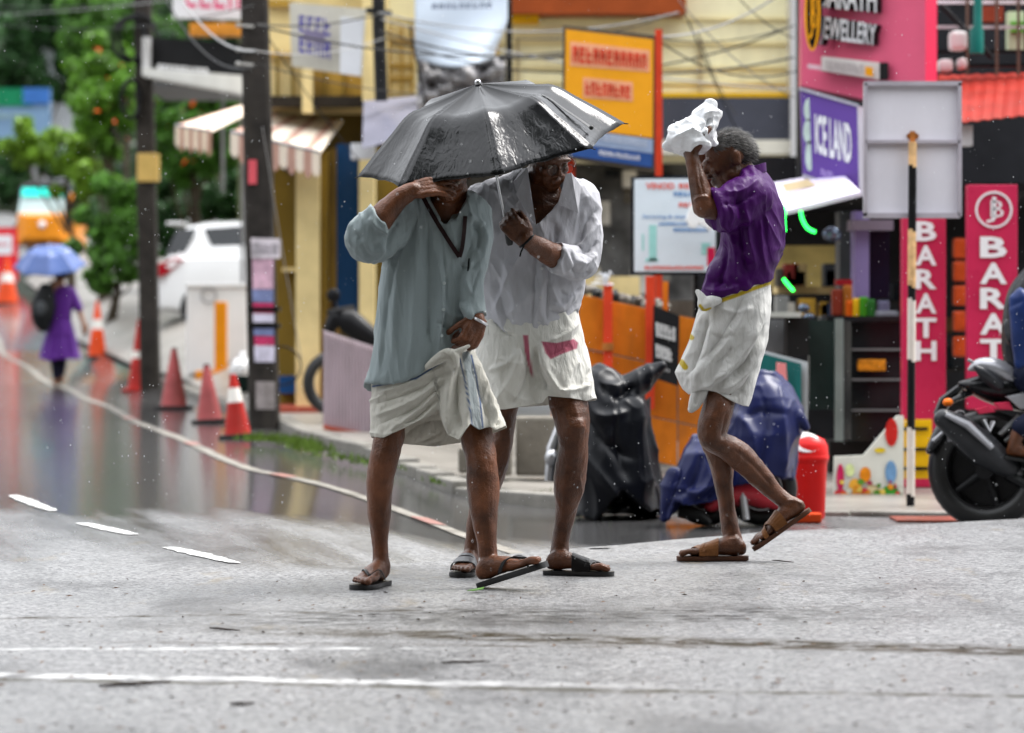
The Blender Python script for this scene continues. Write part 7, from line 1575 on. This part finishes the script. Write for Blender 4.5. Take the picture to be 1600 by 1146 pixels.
b = MB(); limb(Ym + .1, [(1620, 680, 0, 40, 40), (1700, 690, .1, 50, 45), (1760, 700, .2, 40, 40)], mb=b); part('engine', fuse(b, .012, 1), M('engine_black', (.03, .03, .032), .45, .5, 20, bump=.6, bscale=40), K)
mb = MB(); mb.tube([U(1574, 742, Ym - .1), U(1600, 756, Ym - .1), U(1700, 752, Ym)], [.03, .035, .03], 8); part('belly_pan', mb, bkp, K, smooth=True)
b = MB(); limb(Ym + .1, [(1640, 600, 0, 30, 40), (1720, 590, .1, 46, 46), (1780, 610, .15, 36, 40)], mb=b); part('fuel_tank', fuse(b, .012, 3), bkp, K)
mb = MB(); mb.tube([U(1790, 560, Ym - .1), U(1800, 555, Ym + .2), U(1790, 560, Ym + .6)], .015, 8); part('handlebar', mb, bkp, K, smooth=True)
mb = MB(); mb.tube([cw + yaw @ Vector((1.32, 0, 0)), U(1800, 570, Ym + .3)], .03, 8); part('front_fork', mb, wheel_rim, K, smooth=True)
Rd = thing('person', 'person in black jacket and dark jeans riding the motorcycle, cut by the picture edge', 'person', b0 + Vector((.35, .05, .5)))
b = MB(); limb(Ym, [(1640, 420, .1, 30, 36), (1632, 480, .1, 46, 50), (1625, 540, .05, 44, 50), (1625, 590, .05, 46, 50)], mb=b)
limb(Ym - .1, [(1625, 590, .0, 34, 34), (1640, 610, -.05, 26, 26), (1660, 640, -.08, 20, 20), (1625, 660, -.08, 17, 18), (1596, 672, -.08, 13, 13), (1586, 690, -.08, 10, 11), (1584, 700, -.08, 10, 11)], mb=b)
limb(Ym + .3, [(1625, 590, 0, 34, 34), (1660, 620, .05, 24, 24), (1620, 680, .05, 14, 14)], mb=b)
limb(Ym - .1, [(1650, 440, 0, 20, 20), (1690, 500, -.05, 16, 16), (1760, 540, 0, 12, 12)], mb=b); limb(Ym + .4, [(1650, 440, 0, 20, 20), (1700, 500, .05, 16, 16), (1770, 545, 0, 12, 12)], mb=b)
hand(b, U(1760, 540, Ym - .1), (.9, 0, -.2), (0, 0, 1), side=1, curls=[(.8, 1, .8)] * 4)
head(b, U(1650, 370, Ym + .1), (.95, .1, -.1), (.1, 0, 1), 1.0)
Fk = foot(b, U(1572, 712, Ym - .16), (.9, -.1, -.15), (.15, 0, 1), .95, inner=1); part('body', fuse(b, .008, 3), SKIN, Rd)
sandal(Rd, Fk, black_rubber, M('grey_black_strap', (.05, .05, .055), .4), 'bands')
b = MB(); limb(Ym, [(1640, 430, .1, 40, 46), (1628, 470, .1, 56, 58), (1618, 530, .05, 54, 58), (1620, 572, .05, 50, 56)], mb=b); limb(Ym - .1, [(1650, 440, 0, 26, 26), (1690, 500, -.05, 20, 20), (1740, 530, 0, 15, 15)], mb=b)
jk = fuse(b, .008, 3); folds(jk, [([(1575, 470), (1590, 520), (1585, 570)], 6, -6), ([(1590, 450), (1605, 500), (1600, 560)], 6, 6), ([(1568, 500), (1580, 540)], 5, 5)], Ym); part('jacket', jk, M('black_rain_jacket', (.016, .017, .022), .3, .3, 6, bump=.5, bscale=12), Rd)
b = MB(); limb(Ym - .1, [(1622, 585, .0, 40, 40), (1640, 610, -.05, 31, 31), (1660, 642, -.08, 25, 25), (1625, 658, -.08, 22, 22), (1598, 668, -.08, 18, 18)], mb=b); limb(Ym + .3, [(1625, 590, 0, 38, 38), (1660, 620, .05, 28, 28), (1620, 680, .05, 18, 18)], mb=b); part('jeans', fuse(b, .008, 2), M('dark_denim', srgb(26, 34, 62), .7, .25, 14), Rd)
b = MB(); limb(Ym - .14, [(1584, 500, 0, 5, 6), (1596, 470, 0, 22, 20), (1604, 500, 0, 26, 24), (1604, 540, 0, 24, 22), (1600, 566, 0, 16, 16)], mb=b)
solo('shoulder_bag', fuse(b, .009, 2), M('blue_black_bag', srgb(30, 48, 96), .35, .4, 6, bump=.4, bscale=14), 'shiny blue bag slung on the motorcycle rider', 'bag')
# ================================================================== TREES, SHRUBS, RAIN, LITTER
def leaf_mesh(name, clumps, n, size, seed, flat=.5):
    rs = np.random.RandomState(seed); w = np.array([c[1] ** 2 for c in clumps]); w = w / w.sum()
    idx = rs.choice(len(clumps), n, p=w); C = np.array([list(c[0]) for c in clumps])[idx]; Rr = np.array([c[1] for c in clumps])[idx]
    d = rs.normal(size=(n, 3)); d /= np.linalg.norm(d, axis=1)[:, None]; r = Rr * (rs.uniform(.45, 1.05, n)); pos = C + d * r[:, None] * np.array([1, 1, .85])
    nr = d + rs.normal(size=(n, 3)) * .8 + np.array([0, -.3, .5]); nr /= np.linalg.norm(nr, axis=1)[:, None]
    t = rs.normal(size=(n, 3)); t -= nr * (t * nr).sum(1)[:, None]; t /= np.linalg.norm(t, axis=1)[:, None]; bt = np.cross(nr, t)
    L_ = size * rs.uniform(.6, 1.35, n)[:, None]; Wd = L_ * .42
    v = np.stack([pos - t * L_ * .5, pos + bt * Wd * .5 + nr * L_ * .06, pos + t * L_ * .5, pos - bt * Wd * .5 + nr * L_ * .06], 1).reshape(-1, 3)
    me = bpy.data.meshes.new(name); f = np.arange(n * 4).reshape(-1, 4)
    me.from_pydata(v.tolist(), [], f.tolist()); return me
def leafmat(name, rgb, v=.45):
    m = M(name, rgb, .4, v, 1.4, spec=.2); nt = m.node_tree; b = nt.nodes['Principled BSDF']; out = nt.nodes['Material Output']
    geo = nd(nt, 'ShaderNodeNewGeometry'); mr_ = nd(nt, 'ShaderNodeMapRange'); mr_.inputs[3].default_value = .25; mr_.inputs[4].default_value = 1.9; nt.links.new(geo.outputs['Random Per Island'], mr_.inputs[0])
    old = b.inputs['Base Color'].links[0].from_socket; mm = nd(nt, 'ShaderNodeMixRGB'); mm.blend_type = 'MULTIPLY'; mm.inputs[0].default_value = 1; nt.links.new(old, mm.inputs[1]); nt.links.new(mr_.outputs[0], mm.inputs[2]); nt.links.new(mm.outputs[0], b.inputs['Base Color'])
    tr = nd(nt, 'ShaderNodeBsdfTranslucent'); tr.inputs[0].default_value = (rgb[0] * 1.6, rgb[1] * 1.7, rgb[2], 1); ms = nd(nt, 'ShaderNodeMixShader', i_0=.25)
    nt.links.new(b.outputs[0], ms.inputs[1]); nt.links.new(tr.outputs[0], ms.inputs[2]); nt.links.new(ms.outputs[0], out.inputs[0]); return m
LG = [leafmat('leaf_yellow_green', (.085, .19, .018)), leafmat('leaf_mid_green', (.065, .16, .022)), leafmat('leaf_dark_green', (.02, .06, .015)), leafmat('leaf_lime', (.14, .25, .02))]
bark = M('bark', (.06, .045, .03), .8, .4, 4); flow = M('orange_blossom', srgb(226, 96, 40), .5, .25, 6)
rnd = random.Random(31)
def bush(name, label, cat, x, yb, Y, clumps, n, size, mi, group, flowers=0, trunk=True, base=None):
    c0 = U(x, yb, Y); c0.z = ground(c0.x, Y) - .1; k = Y / F
    o = thing(name, label, cat, c0, group)
    big = [(U(cx, cy, Y + dz), r_ * k) for cx, cy, r_, dz in clumps]; cl = []
    for c, r_ in big:
        for i in range(9):
            v = Vector((rnd.gauss(0, 1), rnd.gauss(0, .8), rnd.gauss(0, 1))).normalized(); cl.append((c + v * r_ * rnd.uniform(.45, 1.05), r_ * rnd.uniform(.22, .5)))
    me = leaf_mesh('crown', cl, int(n * 1.7), size * .9, rnd.randint(0, 9999)); me.materials.append(LG[mi]); me.transform(Matrix.Translation(-c0)); cr = bpy.data.objects.new('crown', me); link(cr); cr.parent = o; ORG[cr] = c0
    top = sum((c for c, r_ in cl), Vector()) / len(cl); mb = MB()
    mb.tube([c0, c0.lerp(top, .5) + Vector((.1, 0, 0)), top], [.03 * len(big) ** .5 + .04, .05, .03], 8); tr = part('trunk', mb, bark, o, smooth=True)
    for c, r_ in big:
        mb = MB(); s0 = c0.lerp(top, rnd.uniform(.3, .7)); mb.tube([s0, s0.lerp(c, .6) + Vector((0, 0, -.1)), c], [.035, .022, .008], 6); part('limb', mb, bark, tr, smooth=True)
    if flowers:
        me = leaf_mesh('blossom', [(c + Vector((0, -.1, 0)), r_ * 1.02) for c, r_ in big], flowers, size * .9, rnd.randint(0, 9999)); me.materials.append(flow); me.transform(Matrix.Translation(-c0)); f_ = bpy.data.objects.new('blossom', me); link(f_); f_.parent = o; f_['kind'] = 'stuff'
    return o
g = 'flowering shrubs on the bank'
bush('flowering_shrub', 'yellow-green flowering shrub with orange blossom left of the slim pole', 'shrub', 160, 400, 66, [(150, 120, 46, 0), (170, 90, 40, .5), (190, 150, 44, 0), (140, 170, 44, -.3), (170, 200, 46, 0), (210, 110, 34, .4)], 5200, .19, 0, g, 26)
bush('flowering_shrub', 'low lime green shrub beside the rickshaw', 'shrub', 110, 420, 68, [(100, 235, 40, 0), (140, 250, 44, 0), (60, 225, 36, .4), (25, 225, 34, .6), (160, 290, 40, -.3), (120, 290, 34, 0)], 4600, .19, 3, g, 12)
bush('flowering_shrub', 'mid green shrub with blossom between the two utility poles', 'shrub', 300, 400, 64, [(260, 170, 40, 0), (300, 190, 44, 0), (340, 160, 44, .3), (290, 240, 46, 0), (350, 240, 46, 0), (255, 230, 40, -.2)], 5200, .19, 1, g, 26)
bush('bank_shrub', 'dark green shrub low on the bank behind the blue umbrella', 'shrub', 170, 450, 62, [(170, 340, 46, 0), (205, 380, 44, 0), (145, 385, 40, 0), (200, 300, 44, .3), (160, 430, 30, -.3), (215, 430, 34, 0)], 5000, .19, 1, g, 0)
bush('bank_shrub', 'dark hedge mass behind the white car', 'shrub', 310, 430, 66, [(270, 320, 44, 0), (320, 310, 44, .3), (365, 330, 40, 0), (300, 370, 40, 0), (250, 380, 38, .4), (350, 280, 44, 0)], 4200, .2, 2, g, 10)
bush('bank_shrub', 'deep shade shrub behind the rickshaw', 'shrub', 20, 400, 104, [(0, 270, 50, 0), (50, 265, 40, 0), (100, 280, 44, 0), (-30, 310, 50, 0), (120, 320, 46, 0)], 3600, .3, 2, g, 0)
g = 'tall trees on the hillside'
bush('tree', 'dark tree overhanging the far road at the top corner', 'tree', 60, 380, 110, [(30, 60, 70, 0), (90, 90, 60, 0), (-20, 120, 60, 0), (130, 30, 60, 1), (60, 0, 60, 0), (20, 170, 40, 0), (100, 150, 40, 1)], 6500, .34, 2, g, 0)
bush('tree', 'mid green tree crown above the slim pole', 'tree', 190, 380, 96, [(150, 20, 60, 0), (200, 40, 56, 0), (250, 10, 56, 0), (230, 70, 50, 0), (130, 70, 44, 0), (270, 60, 50, 1)], 5600, .3, 1, g, 0)
bush('tree', 'dark green tree behind the black fascia sign', 'tree', 320, 380, 90, [(290, 40, 60, 0), (350, 30, 60, 0), (390, 60, 56, 0), (330, 100, 56, 0), (400, 0, 60, 0), (440, 50, 60, 0)], 5200, .28, 2, g, 0)
# far wooded slope closing the view
cl = []
for i in range(90): X_ = rnd.uniform(-46, 46); Yx = rnd.uniform(135, 165); cl.append((Vector((X_, Yx, rnd.uniform(2, 15) + 3)), rnd.uniform(2.5, 4.5)))
me = leaf_mesh('wood', cl, 26000, .8, 77); me.materials.append(LG[2]); o = bpy.data.objects.new('wood', me); link(o); tag(o, 'dark wooded slope far behind the street', 'wood', kind='stuff')
mb = MB(); rows_ = [[Vector((x, 150 + 12 * math.sin(x * .1) + 30 * t, 2 + 18 * t + 2 * math.sin(x * .3 + t * 4))) for x in np.linspace(-90, 90, 40)] for t in np.linspace(0, 1, 8)]; mb.loft(rows_, cap=False, closed=False); struct('hillside', mb, M('dark_hillside', (.02, .04, .012), .9, .5, .5), smooth=True)
# far billboard and pale house glimpsed between the leaves
S = thing('billboard', 'blue and green billboard among the trees at the far left', 'sign', U(40, 215, 92))
mb = MB(); mb.slab(-60, 138, 78, 216, 92, .2); part('panel', mb, M('billboard_blue', srgb(120, 150, 180), .5, .1, 1), S)
mb = MB(); mb.slab(-60, 138, 50, 166, 91.95, .04); part('green_band', mb, M('billboard_green', srgb(20, 120, 80), .5), S)
mb = MB(); mb.slab(36, 138, 78, 162, 91.9, .04); part('blue_band', mb, M('billboard_deep_blue', srgb(60, 110, 180), .5), S)
part('lettering', strokes([(-50, 176), (44, 176), (44, 186), (-50, 186)], [91.94] * 4, 14, 1, .01, 97, .25), M('billboard_ink', srgb(140, 165, 160), .5), S)
mb = MB(); mb.slab(-20, 216, -14, 420, 92.1, .2); mb.slab(50, 216, 56, 420, 92.1, .2); part('posts', mb, steel, S)
B = thing('house', 'pale house wall glimpsed between the tree crowns', 'house', (U(95, 300, 100).x, 100, ground(U(95, 300, 100).x, 100)))
mb = MB(); mb.slab(60, 70, 118, 400, 112, 4); part('wall', mb, M('pale_house_wall', srgb(220, 224, 230), .6, .1, 1), B)
mb = MB(); mb.slab(56, 62, 122, 72, 111.6, 5); part('roof', mb, M('grey_roof', (.2, .2, .2), .6), B)
# leaf litter and twigs on the carriageway
lit = MB(); rnd = random.Random(14); lm = M('brown_litter', (.10, .055, .03), .6, .5, 30)
for i in range(420):
    y = 900 + 246 * rnd.random() ** .8; x = rnd.uniform(0, 1600); c = gp(x, y, .003); L_ = rnd.uniform(.004, .016) * (1.4 if rnd.random() < .15 else 1); a = rnd.uniform(0, 6.28); d = Vector((math.cos(a), math.sin(a), 0)); n_ = Vector((-d.y, d.x, 0)) * L_ * rnd.uniform(.2, .5)
    up = Vector((0, 0, rnd.uniform(.001, .006))); lit.add([c - d * L_, c + n_ + up, c + d * L_ + up * .5, c - n_], [(0, 1, 2, 3)])
me = tomesh('leaf_litter', lit, recalc=False); me.materials.append(lm); o = bpy.data.objects.new('leaf_litter', me); link(o); tag(o, 'small brown leaf bits scattered over the wet road', 'litter', kind='stuff')
for (xa, ya, xb, yb, r_, lb) in ((155, 1072, 265, 1066, .0055, 'forked brown twig lying on the near road, left part'), (690, 1036, 765, 1034, .004, 'thin curved twig on the near road below the walkers'), (328, 982, 375, 987, .004, 'short dark twig near the worn paint line'), (360, 1102, 398, 1099, .005, 'stubby brown twig close to the picture bottom'), (1206, 877, 1240, 879, .0025, 'hair-thin curved twig under the lifted sandal')):
    a = gp(xa, ya, .006); c = gp(xb, yb, .006); m_ = a.lerp(c, .55) + Vector((0, -.03, .002)); mb = MB(); mb.tube([a, a.lerp(m_, .5) + Vector((0, .012, 0)), m_, c], [r_ * .6, r_, r_, r_ * .5], 6)
    if r_ > .005: mb.tube([m_, m_ + Vector((.02, -.06, .004))], [r_ * .8, r_ * .4], 6)
    solo('twig', mb, M('wet_twig', (.05, .028, .02), .5, .4, 30), lb, 'twig', 'twigs on the road', smooth=True)
p = U(742, 913, 13.2); p.z = .006; mb = MB(); mb.prism([p + Vector(v) for v in ((-.03, 0, 0), (-.005, -.03, .002), (.03, -.01, .006), (.035, .02, .012), (0, .02, .004))], (0, 0, .002)); solo('fallen_leaf', mb, LG[1], 'green leaf crushed under the heel of the lifted sandal', 'leaf')
# falling rain drops
rs = np.random.RandomState(3); mb = MB(); base = [Vector((0, 0, 1)), Vector((1, 0, 0)), Vector((0, 1, 0)), Vector((-1, 0, 0)), Vector((0, -1, 0)), Vector((0, 0, -1))]; tri = [(0, 1, 2), (0, 2, 3), (0, 3, 4), (0, 4, 1), (5, 2, 1), (5, 3, 2), (5, 4, 3), (5, 1, 4)]
for i in range(2600):
    Y = 10.5 + 8 * rs.rand(); h = Y / F; x = (rs.rand() - .5) * 1900 * h; z = CH + (HY - 1000 * rs.rand() + 60) * h
    if z < .05: continue
    r_ = .0006 + .0012 * rs.rand() ** 3; mb.add([Vector((x, Y, z)) + Vector((b_.x * r_, b_.y * r_, b_.z * r_ * 2.2)) for b_ in base], tri)
drop = M('rain_drop', (.92, .94, .97), .08, .02, spec=.8)
me = tomesh('rain', mb, smooth=True, recalc=False); me.polygons.foreach_set('use_smooth', [True] * len(me.polygons)); me.materials.append(drop); o = bpy.data.objects.new('rain', me); link(o); tag(o, 'fine falling raindrops catching the light', 'rain', kind='stuff')

# unseen shop row and trees, added behind the viewer to cut front light
B = thing('shop_building', 'plain unseen shop row added behind the viewer to block front light', 'building', (0, -16, 0))
mb = MB(); mb.box((-2, -11, 7.2), (60, 8, 14.6)); part('wall', mb, M('weathered_ochre_wall', (.20, .16, .10), .7, .3, .6, grime=.5), B)
for i in range(9): mb = MB(); mb.box((-26 + i * 6, -6.95, 1.5), (4.6, .2, 2.8)); part('shutter', mb, darkgrey, B)
for i in range(27): mb = MB(); mb.box((-26 + i % 9 * 6, -6.95, 5.5 + 3.2 * (i // 9)), (2.6, .2, 1.8)); part('window', mb, glassd, B)
mb = MB(); mb.box((-2, -5.8, 3.2), (60, 2.4, .12)); part('awning', mb, M('brown_awning', (.10, .06, .04), .6), B)
for i, (x, y) in enumerate(((-7, -3), (6.5, -3.5), (17, -1), (-19, 1))):
    o = thing('shading_tree', ['unseen broad tree added beside the near shops for shade', 'unseen tree added over the near footpath for shade', 'unseen tree added by the far corner of the near shops for shade', 'unseen tree added at the bend of the near footpath for shade'][i], 'tree', (x, y, 0), 'unseen trees added for shade on the near side')
    cl = [(Vector((x + rnd.gauss(0, 2.6), y + rnd.gauss(0, 2.2), 8 + rnd.gauss(0, 1.3))), rnd.uniform(.9, 1.8)) for j in range(20)]
    me = leaf_mesh('crown', cl, 5000, .45, 200 + i); me.materials.append(LG[2]); me.transform(Matrix.Translation((-x, -y, 0))); cr = bpy.data.objects.new('crown', me); link(cr); cr.parent = o
    mb = MB(); mb.tube([(x, y, -.1), (x + .2, y, 3), (x - .1, y + .2, 7)], [.3, .24, .1], 10); part('trunk', mb, bark, o, smooth=True)

# unseen tree added overhead, its crown darkens umbrella reflections and front light
o = thing('shading_tree', 'unseen broad tree added overhead to darken the umbrella reflections and front light', 'tree', (5.5, -3.0, 0), 'unseen trees added for shade on the near side')
cl = []
for i in range(120):
    a = rnd.uniform(0, 6.28); d = math.sqrt(rnd.random()); cl.append((Vector((10.5 * d * math.cos(a), 1.2 + 9.3 * d * math.sin(a), 9.0 + 1.6 * (1 - d * d) + rnd.gauss(0, .5))), rnd.uniform(1.0, 1.9)))
me = leaf_mesh('crown', cl, 21000, .55, 333); me.materials.append(LG[2]); me.transform(Matrix.Translation((-5.5, 3.0, 0))); cr = bpy.data.objects.new('crown', me); link(cr); cr.parent = o
mb = MB(); mb.tube([(5.5, -3, -.1), (5.2, -2.8, 3), (4.4, -2.2, 6)], [.45, .36, .28], 12); tr = part('trunk', mb, bark, o, smooth=True)
for i in range(9):
    a = i * .7; mb = MB(); mb.tube([(4.4, -2.2, 6), (4.4 + 2.5 * math.cos(a), -2.2 + 3 * math.sin(a), 7.8), (1.5 + 6.5 * math.cos(a), 1 + 6 * math.sin(a), 9.2)], [.2, .13, .05], 8); part('limb', mb, bark, tr, smooth=True)
